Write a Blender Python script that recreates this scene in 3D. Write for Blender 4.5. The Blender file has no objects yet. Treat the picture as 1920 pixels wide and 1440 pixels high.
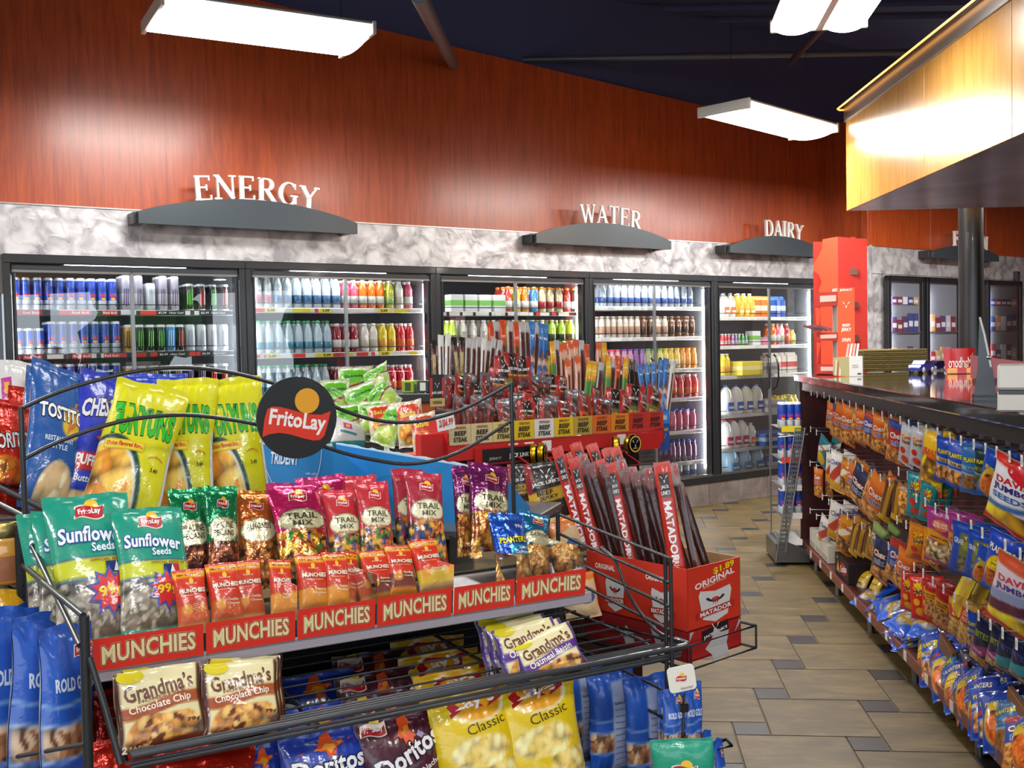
import bpy, bmesh, math, random
import numpy as np
from mathutils import Vector, Matrix
random.seed(7)
SC = bpy.context.scene
COL = SC.collection
# ------------------------------------------------------------------ camera, light, exposure
FPX, PITCH, ROLL, EYE = 1950.0, math.radians(2.09), math.radians(-1.15), 1.6
FW = np.array([0, math.cos(PITCH), -math.sin(PITCH)])
_u = np.array([0, math.sin(PITCH), math.cos(PITCH)]); _r = np.array([1.0, 0, 0])
RT = _r * math.cos(ROLL) + _u * math.sin(ROLL)
UP = -_r * math.sin(ROLL) + _u * math.cos(ROLL)
cam = bpy.data.cameras.new('camera'); camo = bpy.data.objects.new('camera', cam); COL.objects.link(camo)
camo.matrix_world = Matrix(((RT[0], UP[0], -FW[0], 0), (RT[1], UP[1], -FW[1], 0), (RT[2], UP[2], -FW[2], EYE), (0, 0, 0, 1)))
cam.sensor_width = 36.0; cam.lens = 36.0 * FPX / 1920.0; cam.clip_start = 0.05; cam.clip_end = 200
SC.camera = camo
SC.view_settings.view_transform = 'Standard'
SC.view_settings.look = 'None'
SC.view_settings.gamma = 1.0
SC.view_settings.exposure = 0.0
SC.view_settings.use_curve_mapping = False
SC.cycles.max_bounces = 8; SC.cycles.transparent_max_bounces = 12
SC.cycles.sample_clamp_indirect = 6.0
SC.cycles.use_denoising = True
wd = bpy.data.worlds.new('world'); SC.world = wd; wd.use_nodes = True
_bg = wd.node_tree.nodes['Background']; _bg.inputs[0].default_value = (0.80, 0.90, 1.0, 1); _bg.inputs[1].default_value = 3.2

def area_light(name, loc, sx, sy, power, col=(1, .98, .94), rot=(0, 0, 0)):
    l = bpy.data.lights.new(name, 'AREA'); l.shape = 'RECTANGLE'; l.size = sx; l.size_y = sy
    l.energy = power; l.color = col
    o = bpy.data.objects.new(name, l); o.location = loc; o.rotation_euler = rot; COL.objects.link(o); return o
# the shop's other ceiling fixtures, above and behind the camera, hang in two rows (lamps of the same kind as the ones in view); the last two are unseen lamps added to brighten the far right walls
FIX = [(-2.6, 3.0, 3.35), (0.2, 2.6, 3.35), (0.2, -0.3, 3.35), (-2.6, 0.0, 3.35), (2.2, 0.4, 3.35), (-0.3, -2.8, 3.35), (-4.9, 2.2, 3.35), (4.6, 4.2, 3.35), (-4.6, 4.6, 3.35), (5.6, 9.2, 3.35), (3.6, 8.9, 3.35)]
FIXP = 75
for f, pw in zip(FIX, (90, 22, 45, 60, 45, 50, 90, 60, 90, 150, 110)):
    area_light('unseen_ceiling_light', (f[0], f[1], f[2] - .12), 1.1, .36, pw, rot=(0, 0, math.radians(34)))

# ------------------------------------------------------------------ pixel rays -> places in the shop
def ray(x, y): return FW + RT * (x - 960) / FPX - UP * (y - 720) / FPX
E0 = np.array([0, 0, EYE])
class Frame:
    """a vertical reference plane: origin (x,y), direction angle; y local = left normal"""
    def __init__(s, ox, oy, ang):
        s.o = np.array([ox, oy, 0.0]); s.a = math.radians(ang)
        s.u = np.array([math.cos(s.a), math.sin(s.a), 0]); s.n = np.array([-math.sin(s.a), math.cos(s.a), 0])
        s.M = Matrix.Translation((ox, oy, 0)) @ Matrix.Rotation(s.a, 4, 'Z')
    def hit(s, x, y, off=0.0):
        d = ray(x, y); t = ((s.o + s.n * off - E0) @ s.n) / (d @ s.n)
        return d * t + E0
    def loc(s, P): q = np.asarray(P) - s.o; return float(q @ s.u), float(q @ s.n), float(P[2])
    def lx(s, x, y, off=0.0): return s.loc(s.hit(x, y, off))[0]
    def P(s, a, b, z): return s.o + s.u * a + s.n * b + np.array([0, 0, z])
def hitz(x, y, z): d = ray(x, y); return d * ((z - EYE) / d[2]) + E0
def hitY(x, y, Y): d = ray(x, y); return d * (Y / d[1]) + E0
W = Frame(-3.22, 6.62, 34.8)      # cooler wall
R = Frame(-0.62, 1.64, 29)        # front snack rack
K = Frame(1.33, 0, 84.2)          # counter front (y local = towards the aisle)
SF = Frame(2.42, 0, 88.35)        # yellow wooden soffit
Z = Frame(3.72, 10.80, 38)        # freezer wall

# ------------------------------------------------------------------ colours
def lin(c): c = np.asarray(c, float); return np.where(c <= .04045, c / 12.92, ((c + .055) / 1.055) ** 2.4)
def hx(h): return tuple(int(h[i:i + 2], 16) / 255 for i in (0, 2, 4))
def C(h): return hx(h) if isinstance(h, str) else h

# ------------------------------------------------------------------ materials
MATS = {}
def nodes_of(name):
    m = bpy.data.materials.new(name); m.use_nodes = True; nt = m.node_tree
    b = nt.nodes['Principled BSDF']; MATS[name] = m; return m, nt, b
def N(nt, t, **kw):
    n = nt.nodes.new(t)
    for k, v in kw.items():
        if k in n.inputs: n.inputs[k].default_value = v
        else: setattr(n, k, v)
    return n
def colmat(name, rough=.4, metal=0, coat=0, bump=0, bscale=30, spec=.5, rnd=False):
    m, nt, b = nodes_of(name)
    a = N(nt, 'ShaderNodeVertexColor', layer_name='Col')
    nt.links.new(a.outputs[0], b.inputs['Base Color'])
    b.inputs['Roughness'].default_value = rough; b.inputs['Metallic'].default_value = metal
    b.inputs['Coat Weight'].default_value = coat; b.inputs['Coat Roughness'].default_value = .08
    b.inputs['Specular IOR Level'].default_value = spec
    if bump:
        tc = N(nt, 'ShaderNodeTexCoord'); nz = N(nt, 'ShaderNodeTexNoise', Scale=bscale, Detail=3.0, Roughness=.55)
        oi = N(nt, 'ShaderNodeObjectInfo'); ad = N(nt, 'ShaderNodeVectorMath', operation='ADD')
        ml = N(nt, 'ShaderNodeMath', operation='MULTIPLY'); ml.inputs[1].default_value = 9.0
        nt.links.new(oi.outputs['Random'], ml.inputs[0]); nt.links.new(tc.outputs['Object'], ad.inputs[0]); nt.links.new(ml.outputs[0], ad.inputs[1])
        nt.links.new(ad.outputs[0], nz.inputs['Vector'])
        bp = N(nt, 'ShaderNodeBump', Strength=bump, Distance=.004)
        nt.links.new(nz.outputs[0], bp.inputs['Height']); nt.links.new(bp.outputs[0], b.inputs['Normal'])
        nt.links.new(bp.outputs[0], b.inputs['Coat Normal'])
    return m
FILM = colmat('printed_film', .34, 0, .5, .6, 26)
FOIL = colmat('metallised_film', .24, .55, .5, 1.0, 30)
CARD = colmat('printed_card', .55, 0, .15, .05, 60)
PAINT = colmat('painted_metal', .38, .0, .25)
PLAST = colmat('plastic', .22, 0, .3)
MATTE = colmat('matte', .8)
METAL = colmat('bare_metal', .3, .9)
LIQ = colmat('bottle_plastic', .08, 0, .8, 0)
def clear(name, tint, refl, rough=.02, gl=.5):
    m = bpy.data.materials.new(name); m.use_nodes = True; nt = m.node_tree
    nt.nodes.remove(nt.nodes['Principled BSDF']); out = nt.nodes['Material Output']
    t = N(nt, 'ShaderNodeBsdfTransparent', Color=(*tint, 1)); g = N(nt, 'ShaderNodeBsdfGlossy', Color=(1, 1, 1, 1), Roughness=rough)
    fr = N(nt, 'ShaderNodeFresnel', IOR=1.45); ml = N(nt, 'ShaderNodeMath', operation='MULTIPLY_ADD')
    ml.inputs[1].default_value = gl; ml.inputs[2].default_value = refl
    mx = N(nt, 'ShaderNodeMixShader')
    nt.links.new(fr.outputs[0], ml.inputs[0]); nt.links.new(ml.outputs[0], mx.inputs[0]); nt.links.new(t.outputs[0], mx.inputs[1]); nt.links.new(g.outputs[0], mx.inputs[2])
    nt.links.new(mx.outputs[0], out.inputs[0]); MATS[name] = m; return m
GLASS = clear('door_glass', (.95, .97, .97), .07, 0.0, 1.2)
ACRYL = clear('clear_acrylic', (.93, .94, .95), .10, .04, 1.3)
def emis(name, col, s):
    m = bpy.data.materials.new(name); m.use_nodes = True; nt = m.node_tree
    b = nt.nodes['Principled BSDF']; b.inputs['Base Color'].default_value = (.9, .9, .9, 1)
    b.inputs['Emission Color'].default_value = (*col, 1); b.inputs['Emission Strength'].default_value = s; MATS[name] = m; return m
LAMP = emis('lamp_diffuser', (1, .99, .95), 16.0)
TUBE = emis('cooler_tube', (.95, .98, 1), 30.0)
NEON = emis('neon_orange', (1, .40, .03), 2.2)

def wood(name, c1, c2, c3, rough, vert=True, scale=1.0, coat=.3):
    m, nt, b = nodes_of(name)
    tc = N(nt, 'ShaderNodeTexCoord'); mp = N(nt, 'ShaderNodeMapping')
    mp.inputs['Scale'].default_value = (14 * scale, 14 * scale, 0.9 * scale)
    nt.links.new(tc.outputs['Object'], mp.inputs['Vector'])
    n1 = N(nt, 'ShaderNodeTexNoise', Scale=3.0, Detail=6.0, Roughness=.65, Distortion=.4); nt.links.new(mp.outputs[0], n1.inputs['Vector'])
    cr = N(nt, 'ShaderNodeValToRGB'); e = cr.color_ramp.elements
    e[0].position = .3; e[0].color = (*lin(hx(c1)), 1); e[1].position = .72; e[1].color = (*lin(hx(c3)), 1)
    q = cr.color_ramp.elements.new(.5); q.color = (*lin(hx(c2)), 1)
    nt.links.new(n1.outputs[0], cr.inputs[0]); nt.links.new(cr.outputs[0], b.inputs['Base Color'])
    b.inputs['Roughness'].default_value = rough; b.inputs['Coat Weight'].default_value = coat; b.inputs['Coat Roughness'].default_value = .22
    return m
CHERRY = wood('cherry_laminate', '86300f', 'a24012', 'b44e18', .38, coat=.35)
HONEY = wood('honey_maple_laminate', '96682c', 'a67636', 'b48444', .27, scale=.8)
MAROON = wood('maroon_laminate', '3c1214', '4a1819', '571e1d', .4)

def swirl(name, ca, cb, scale, rough, metal, bump=.3):
    m, nt, b = nodes_of(name)
    tc = N(nt, 'ShaderNodeTexCoord')
    n0 = N(nt, 'ShaderNodeTexNoise', Scale=scale * .6, Detail=2.0); nt.links.new(tc.outputs['Object'], n0.inputs['Vector'])
    mx = N(nt, 'ShaderNodeVectorMath', operation='MULTIPLY_ADD'); mx.inputs[1].default_value = (.35, .35, .35)
    nt.links.new(n0.outputs['Color'], mx.inputs[0]); nt.links.new(tc.outputs['Object'], mx.inputs[2])
    n1 = N(nt, 'ShaderNodeTexVoronoi', Scale=scale, feature='SMOOTH_F1'); n1.inputs['Smoothness'].default_value = .6
    nt.links.new(mx.outputs[0], n1.inputs['Vector'])
    n2 = N(nt, 'ShaderNodeTexNoise', Scale=scale * 1.6, Detail=1.6, Roughness=.5, Distortion=.5); nt.links.new(mx.outputs[0], n2.inputs['Vector'])
    ad = N(nt, 'ShaderNodeMath', operation='MULTIPLY'); nt.links.new(n1.outputs['Distance'], ad.inputs[0]); nt.links.new(n2.outputs[0], ad.inputs[1])
    cr = N(nt, 'ShaderNodeValToRGB'); e = cr.color_ramp.elements
    e[0].position = .08; e[0].color = (*lin(hx(ca)), 1); e[1].position = .42; e[1].color = (*lin(hx(cb)), 1)
    nt.links.new(ad.outputs[0], cr.inputs[0]); nt.links.new(cr.outputs[0], b.inputs['Base Color'])
    b.inputs['Roughness'].default_value = rough; b.inputs['Metallic'].default_value = metal
    bp = N(nt, 'ShaderNodeBump', Strength=bump, Distance=.02); nt.links.new(ad.outputs[0], bp.inputs['Height']); nt.links.new(bp.outputs[0], b.inputs['Normal'])
    return m
SWIRL = swirl('swirled_aluminium', 'cbc7c8', '8c888b', 7.5, .40, .35, .35)
def stone(name, ca, cb, cc, scale, rough, stretch=(1, 1, 1), coat=0):
    m, nt, b = nodes_of(name)
    tc = N(nt, 'ShaderNodeTexCoord'); mp = N(nt, 'ShaderNodeMapping'); mp.inputs['Scale'].default_value = stretch
    oi = N(nt, 'ShaderNodeObjectInfo'); ml = N(nt, 'ShaderNodeMath', operation='MULTIPLY'); ml.inputs[1].default_value = 17.0
    nt.links.new(oi.outputs['Random'], ml.inputs[0]); ad = N(nt, 'ShaderNodeVectorMath', operation='ADD')
    nt.links.new(tc.outputs['Object'], ad.inputs[0]); nt.links.new(ml.outputs[0], ad.inputs[1]); nt.links.new(ad.outputs[0], mp.inputs['Vector'])
    n1 = N(nt, 'ShaderNodeTexNoise', Scale=scale, Detail=7.0, Roughness=.68, Distortion=.6); nt.links.new(mp.outputs[0], n1.inputs['Vector'])
    cr = N(nt, 'ShaderNodeValToRGB'); e = cr.color_ramp.elements
    e[0].position = .34; e[0].color = (*lin(hx(ca)), 1); e[1].position = .66; e[1].color = (*lin(hx(cc)), 1)
    q = cr.color_ramp.elements.new(.5); q.color = (*lin(hx(cb)), 1)
    nt.links.new(n1.outputs[0], cr.inputs[0]); nt.links.new(cr.outputs[0], b.inputs['Base Color'])
    b.inputs['Roughness'].default_value = rough; b.inputs['Coat Weight'].default_value = coat; b.inputs['Coat Roughness'].default_value = .05
    bp = N(nt, 'ShaderNodeBump', Strength=.12, Distance=.004); nt.links.new(n1.outputs[0], bp.inputs['Height']); nt.links.new(bp.outputs[0], b.inputs['Normal'])
    return m
TILE = stone('slate_look_tile', '43361b', '554422', '6c572f', 3.2, .52, (1, 3.0, 1))
DARKTILE = stone('dark_insert_tile', '262020', '2c2524', '342c2a', 6, .4)
BASETILE = stone('base_wall_tile', '584e49', '6b605a', '7b716a', 5, .5)
GRANITE = stone('polished_dark_counter', '171413', '241e1c', '2f2a28', 40, .06, coat=1.0)
PERF = colmat('perforated_steel', .35, .8)
# ------------------------------------------------------------------ mesh builder
class MB:
    def __init__(s): s.v = []; s.f = []; s.c = []; s.m = []; s.s = []; s.n = 0; s.mats = []
    def mi(s, mat):
        if mat not in s.mats: s.mats.append(mat)
        return s.mats.index(mat)
    def add(s, vs, fs, col, mat=CARD, smooth=False):
        b = s.n; s.v.extend([tuple(map(float, p)) for p in vs]); s.n += len(vs); k = s.mi(mat)
        one = isinstance(col, str) or (len(col) == 3 and not hasattr(col[0], '__len__'))
        if one: col = C(col)
        pv = not one and hasattr(col, 'shape') and len(col) == len(vs) and len(vs) != len(fs)   # per-vertex print
        for i, f in enumerate(fs):
            s.f.append(tuple(b + j for j in f)); s.m.append(k); s.s.append(smooth)
            if pv: s.c.extend(col[j] for j in f)
            else:
                q = col if one else C(col[i]); s.c.extend([q] * len(f))
        return s
    def box(s, a, b, col='888888', mat=CARD, bev=0.0, T=None):
        a = [min(a[i], b[i]) for i in range(3)], [max(a[i], b[i]) for i in range(3)]; lo, hi = a
        e = min(bev, *[(hi[i] - lo[i]) * .45 for i in range(3)])
        if e <= 0:
            vs = [(x, y, z) for x in (lo[0], hi[0]) for y in (lo[1], hi[1]) for z in (lo[2], hi[2])]
            fs = [(0, 1, 3, 2), (4, 6, 7, 5), (0, 4, 5, 1), (2, 3, 7, 6), (0, 2, 6, 4), (1, 5, 7, 3)]
        else:
            vs = []; idx = {}
            for i in (0, 1):
                for j in (0, 1):
                    for k in (0, 1):
                        c = [(lo, hi)[i][0], (lo, hi)[j][1], (lo, hi)[k][2]]; sg = (1 - 2 * i, 1 - 2 * j, 1 - 2 * k)
                        for ax in range(3):
                            p = list(c)
                            for q in range(3):
                                if q != ax: p[q] += sg[q] * e
                            idx[(i, j, k, ax)] = len(vs); vs.append(p)
            fs = []
            for ax in range(3):
                o = [q for q in range(3) if q != ax]
                for sd in (0, 1):
                    ring = []
                    for (p, q) in ((0, 0), (1, 0), (1, 1), (0, 1)):
                        t = [0, 0, 0]; t[ax] = sd; t[o[0]] = p; t[o[1]] = q; ring.append(idx[(*t, ax)])
                    if (sd == 0) == (ax != 1): ring = ring[::-1]
                    fs.append(tuple(ring))
                for (p, q) in ((0, 0), (0, 1), (1, 0), (1, 1)):
                    t0 = [0, 0, 0]; t1 = [0, 0, 0]; t0[o[0]] = t1[o[0]] = p; t0[o[1]] = t1[o[1]] = q; t1[ax] = 1
                    fs.append((idx[(*t0, o[0])], idx[(*t1, o[0])], idx[(*t1, o[1])], idx[(*t0, o[1])]))
            for i in (0, 1):
                for j in (0, 1):
                    for k in (0, 1): fs.append(tuple(idx[(i, j, k, ax)] for ax in range(3)))
        if T is not None: vs = [T @ Vector(p) for p in vs]
        return s.add(vs, fs, col, mat)
    def tube(s, pts, r, col='333333', mat=PAINT, n=6, closed=False, cap=True):
        pts = [Vector(p) for p in pts]; m = len(pts); rings = []; prev = None; vs = []; fs = []
        rr = r if hasattr(r, '__len__') else [r] * m
        for i, p in enumerate(pts):
            a = pts[(i - 1) % m] if (closed or i > 0) else p; b = pts[(i + 1) % m] if (closed or i < m - 1) else p
            t = (b - a); t = t.normalized() if t.length > 1e-9 else Vector((0, 0, 1))
            if prev is None:
                x = t.cross(Vector((0, 0, 1)));  x = x if x.length > .05 else t.cross(Vector((1, 0, 0)))
            else: x = prev - t * prev.dot(t)
            x.normalize(); prev = x; y = t.cross(x)
            for k in range(n):
                w = 2 * math.pi * k / n; vs.append(p + (x * math.cos(w) + y * math.sin(w)) * rr[i])
        for i in range(m if closed else m - 1):
            j = (i + 1) % m
            for k in range(n): fs.append((i * n + k, i * n + (k + 1) % n, j * n + (k + 1) % n, j * n + k))
        s.add(vs, fs, col, mat, True)
        if cap and not closed:
            s.add(vs[:n], [tuple(range(n))[::-1]], col, mat); s.add(vs[-n:], [tuple(range(n))], col, mat)
        return s
    def lathe(s, prof, col, mat=PLAST, n=12, T=None, smooth=True):
        """prof: [(r,z)], col: one colour or one per segment"""
        vs = [(r * math.cos(2 * math.pi * k / n), r * math.sin(2 * math.pi * k / n), z) for r, z in prof for k in range(n)]
        fs = []; cs = []
        for i in range(len(prof) - 1):
            for k in range(n): fs.append((i * n + k, i * n + (k + 1) % n, (i + 1) * n + (k + 1) % n, (i + 1) * n + k)); cs.append(col if isinstance(col, str) else col[i])
        if T is not None: vs = [T @ Vector(p) for p in vs]
        return s.add(vs, fs, [C(c) for c in cs] if fs else col, mat, smooth)
    def slab(s, P, vec, col='888888', mat=CARD):
        P = [Vector(p) for p in P]; q = [p + Vector(vec) for p in P]; n = len(P)
        return s.add(P + q, [tuple(range(n)), tuple(range(2 * n - 1, n - 1, -1))] + [(i, i + n, (i + 1) % n + n, (i + 1) % n) for i in range(n)], col, mat)
    def prism(s, poly, y0, y1, col, mat=CARD, T=None):
        """polygon in x,z extruded along y"""
        n = len(poly); vs = [(x, y0, z) for x, z in poly] + [(x, y1, z) for x, z in poly]
        fs = [tuple(range(n)), tuple(range(2 * n - 1, n - 1, -1))] + [(i, i + n, (i + 1) % n + n, (i + 1) % n) for i in range(n)]
        if T is not None: vs = [T @ Vector(p) for p in vs]
        return s.add(vs, fs, col, mat)
    def mesh(s, name):
        me = bpy.data.meshes.new(name); me.from_pydata(s.v, [], s.f)
        for m in s.mats: me.materials.append(m)
        nf = len(me.polygons)
        if nf:
            me.polygons.foreach_set('material_index', s.m); me.polygons.foreach_set('use_smooth', s.s)
            c = lin(np.array(s.c, float).reshape(-1, 3)); c = np.concatenate([c, np.ones((len(c), 1))], 1)
            at = me.color_attributes.new('Col', 'FLOAT_COLOR', 'CORNER'); at.data.foreach_set('color', c.astype(np.float32).ravel())
        me.update(); return me
    def obj(s, name, parent=None, M=None, **kw): return put(s.mesh(name), name, parent, M, **kw)
def asM(M):
    if M is None: return Matrix.Identity(4)
    if isinstance(M, Frame): return M.M
    return M
def tag(o, label=None, cat=None, group=None, kind=None):
    for k, v in (('label', label), ('category', cat), ('group', group), ('kind', kind)):
        if v: o[k] = v
    return o
def put(me, name, parent=None, M=None, label=None, cat=None, group=None, kind=None):
    o = bpy.data.objects.new(name, me); COL.objects.link(o)
    o.matrix_basis = asM(M)
    if parent is not None: o.parent = parent
    return tag(o, label, cat, group, kind)
def thing(name, M, label, cat, group=None): return put(None, name, None, M, label, cat, group)
def struct(mb, name, M=None, parent=None): return mb.obj(name, parent, M, kind=None if parent else 'structure')
def T3(x, y, z): return Matrix.Translation((x, y, z))
def RZ(d): return Matrix.Rotation(math.radians(d), 4, 'Z')
def RX(d): return Matrix.Rotation(math.radians(d), 4, 'X')
def RY(d): return Matrix.Rotation(math.radians(d), 4, 'Y')

# ------------------------------------------------------------------ lettering: flat triangles, fitted to a box
_TX = {}
def glyphs(st, bold=.0):
    k = (st, bold)
    if k in _TX: return _TX[k]
    cu = bpy.data.curves.new('t', 'FONT'); cu.body = st; cu.size = 1; cu.resolution_u = 2; cu.offset = bold; cu.space_character = 1.0 + bold * .8
    ob = bpy.data.objects.new('t', cu); COL.objects.link(ob)
    dg = bpy.context.evaluated_depsgraph_get(); ev = ob.evaluated_get(dg); me = ev.to_mesh()
    v = np.array([p.co[:2] for p in me.vertices]).reshape(-1, 2); f = [tuple(p.vertices) for p in me.polygons]
    ev.to_mesh_clear(); bpy.data.objects.remove(ob); bpy.data.curves.remove(cu)
    _TX[k] = (v, f); return v, f
def fit(st, w, h, bold=.02, out=0.0, shear=0, arch=0, taper=0):
    """triangles of a word centred on 0 in a w x h box; out>0 gives its fatter outline"""
    v, f = glyphs(st, bold)
    lo, hi = v.min(0), v.max(0); c = (lo + hi) / 2; sc = np.array([w / (hi[0] - lo[0]), h / (hi[1] - lo[1])])
    if out:
        v2, f = glyphs(st, bold); v2 = v2.copy()
        # outline = same glyphs offset outwards with unchanged spacing
        k = (st, bold, out)
        if k not in _TX:
            cu = bpy.data.curves.new('t', 'FONT'); cu.body = st; cu.size = 1; cu.resolution_u = 2; cu.offset = bold + out; cu.space_character = 1.0 + bold * .8
            ob = bpy.data.objects.new('t', cu); COL.objects.link(ob)
            dg = bpy.context.evaluated_depsgraph_get(); ev = ob.evaluated_get(dg); me = ev.to_mesh()
            _TX[k] = (np.array([p.co[:2] for p in me.vertices]).reshape(-1, 2), [tuple(p.vertices) for p in me.polygons])
            ev.to_mesh_clear(); bpy.data.objects.remove(ob); bpy.data.curves.remove(cu)
        v, f = _TX[k]
    q = (v - c) * sc
    q = q.copy(); xn = q[:, 0] / (w / 2)
    if taper: q[:, 1] *= 1 + taper * xn
    q[:, 0] += shear * q[:, 1]; q[:, 1] += arch * xn ** 2
    return q, f
def disc2(rx, ry, n=20, rings=2):
    v = [(0, 0)]; f = []
    for r in range(1, rings + 1):
        for k in range(n): a = 2 * math.pi * k / n; v.append((rx * r / rings * math.cos(a), ry * r / rings * math.sin(a)))
    for k in range(n): f.append((0, 1 + k, 1 + (k + 1) % n))
    for r in range(rings - 1):
        for k in range(n): f.append((1 + r * n + k, 1 + (r + 1) * n + k, 1 + (r + 1) * n + (k + 1) % n, 1 + r * n + (k + 1) % n))
    return np.array(v, float), f
def rect2(w, h, nx=6, ny=3):
    v = [(-w / 2 + w * i / nx, -h / 2 + h * j / ny) for j in range(ny + 1) for i in range(nx + 1)]
    f = [(j * (nx + 1) + i, j * (nx + 1) + i + 1, (j + 1) * (nx + 1) + i + 1, (j + 1) * (nx + 1) + i) for j in range(ny) for i in range(nx)]
    return np.array(v, float), f
def star2(r, n, inner=.62):
    v = [(0, 0)]; f = []
    for k in range(2 * n):
        a = math.pi * k / n; q = r if k % 2 else r * inner; v.append((q * math.cos(a), q * math.sin(a)))
    for k in range(2 * n): f.append((0, 1 + k, 1 + (k + 1) % (2 * n)))
    return np.array(v, float), f
def ribbon2(w, h, amp, nx=14):
    v = []; f = []
    for i in range(nx + 1):
        x = -w / 2 + w * i / nx; m = amp * math.sin(2 * math.pi * (i / nx) ) ; v += [(x - .04 * w, m - h / 2), (x + .04 * w, m + h / 2)]
    for i in range(nx): f.append((2 * i, 2 * i + 2, 2 * i + 3, 2 * i + 1))
    return np.array(v, float), f
def rot2(v, deg): a = math.radians(deg); return v @ np.array([[math.cos(a), math.sin(a)], [-math.sin(a), math.cos(a)]])

def decals(mb, ops, sx, sz, surf, mat, lift=.0005):
    """ops in units of half-width / height -> printed shapes laid on surf(x,z,offset) (metres)"""
    lv = [0]
    def lay(v, f, cx, cz, col):
        lv[0] += 1; P = surf(v[:, 0] + cx * sx, v[:, 1] + cz * sz, lift * (1 + .5 * lv[0])); mb.add(P, f, col, mat, True)
    for o in ops:
        k = o[0]
        if k == 't':
            _, st, cx, cz, w, h, col = o[:7]; kw = o[7] if len(o) > 7 else {}
            a = dict(shear=kw.get('shear', 0), arch=kw.get('arch', 0) * sz, bold=kw.get('bold', .025), taper=kw.get('taper', 0)); rt = kw.get('rot', 0)
            if kw.get('out'):
                for oc, ow in (kw['out'] if isinstance(kw['out'][0], tuple) else [kw['out']]):
                    v, f = fit(st, w * sx, h * sz, out=ow, **a); lay(rot2(v, rt), f, cx, cz, oc)
            v, f = fit(st, w * sx, h * sz, **a); lay(rot2(v, rt), f, cx, cz, col)
        elif k == 'de': v, f = disc2(o[3] * sx, o[4] * sz); lay(v, f, o[1], o[2], o[5])
        elif k == 'dr':
            v, f = rect2((o[2] - o[1]) * sx, (o[4] - o[3]) * sz); lay(rot2(v, o[6] if len(o) > 6 else 0), f, (o[1] + o[2]) / 2, (o[3] + o[4]) / 2, o[5])
        elif k == 'ds': v, f = star2(o[3] * sx, o[4]); lay(v, f, o[1], o[2], o[5])
        elif k == 'poly': v = np.array([(x * sx, z * sz) for x, z in o[1]]); lay(v, [tuple(range(len(v)))], 0, 0, o[2])
        elif k == 'L':                                        # ribbon-and-sun maker's mark
            _, cx, cz, s = o; s *= sx
            v, f = ribbon2(s * 1.16, s * .56, s * .07); lay(v, f, cx, cz, 'f4e9d8')
            v, f = disc2(s * .26, s * .26); v = v + [s * .12, s * .30]; lay(v, f, cx, cz, 'f6c531')
            v, f = ribbon2(s * 1.05, s * .46, s * .07); lay(v, f, cx, cz, 'c0202a')
            v, f = fit('FritoLay', s * .86, s * .30, bold=.03); lay(v, f, cx, cz, 'ffffff')
        elif k == 'ring':
            _, cx, cz, rx, rz, wd, col, a0, a1 = o; A = [math.radians(a0 + (a1 - a0) * i / 20) for i in range(21)]
            v = np.array([(rx * sx * math.cos(a) * q, rz * sz * math.sin(a) * q) for a in A for q in (1 - wd, 1)])
            lay(v, [(2 * i, 2 * i + 1, 2 * i + 3, 2 * i + 2) for i in range(20)], cx, cz, col)
        elif k == 'V':                                        # horned-head mark of the jerky maker
            _, cx, cz, s, col = o; s *= sx
            pts = [(-.5, .45), (-.32, .38), (-.18, .12), (0, -.45), (.18, .12), (.32, .38), (.5, .45), (.3, .2), (.1, -.02), (0, -.2), (-.1, -.02), (-.3, .2)]
            v = np.array(pts) * s; lay(v, [(0, 1, 2, 11), (2, 10, 11), (2, 3, 9, 10), (3, 4, 8, 9), (4, 5, 6, 7), (4, 7, 8)], cx, cz, col)
    return mb

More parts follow.
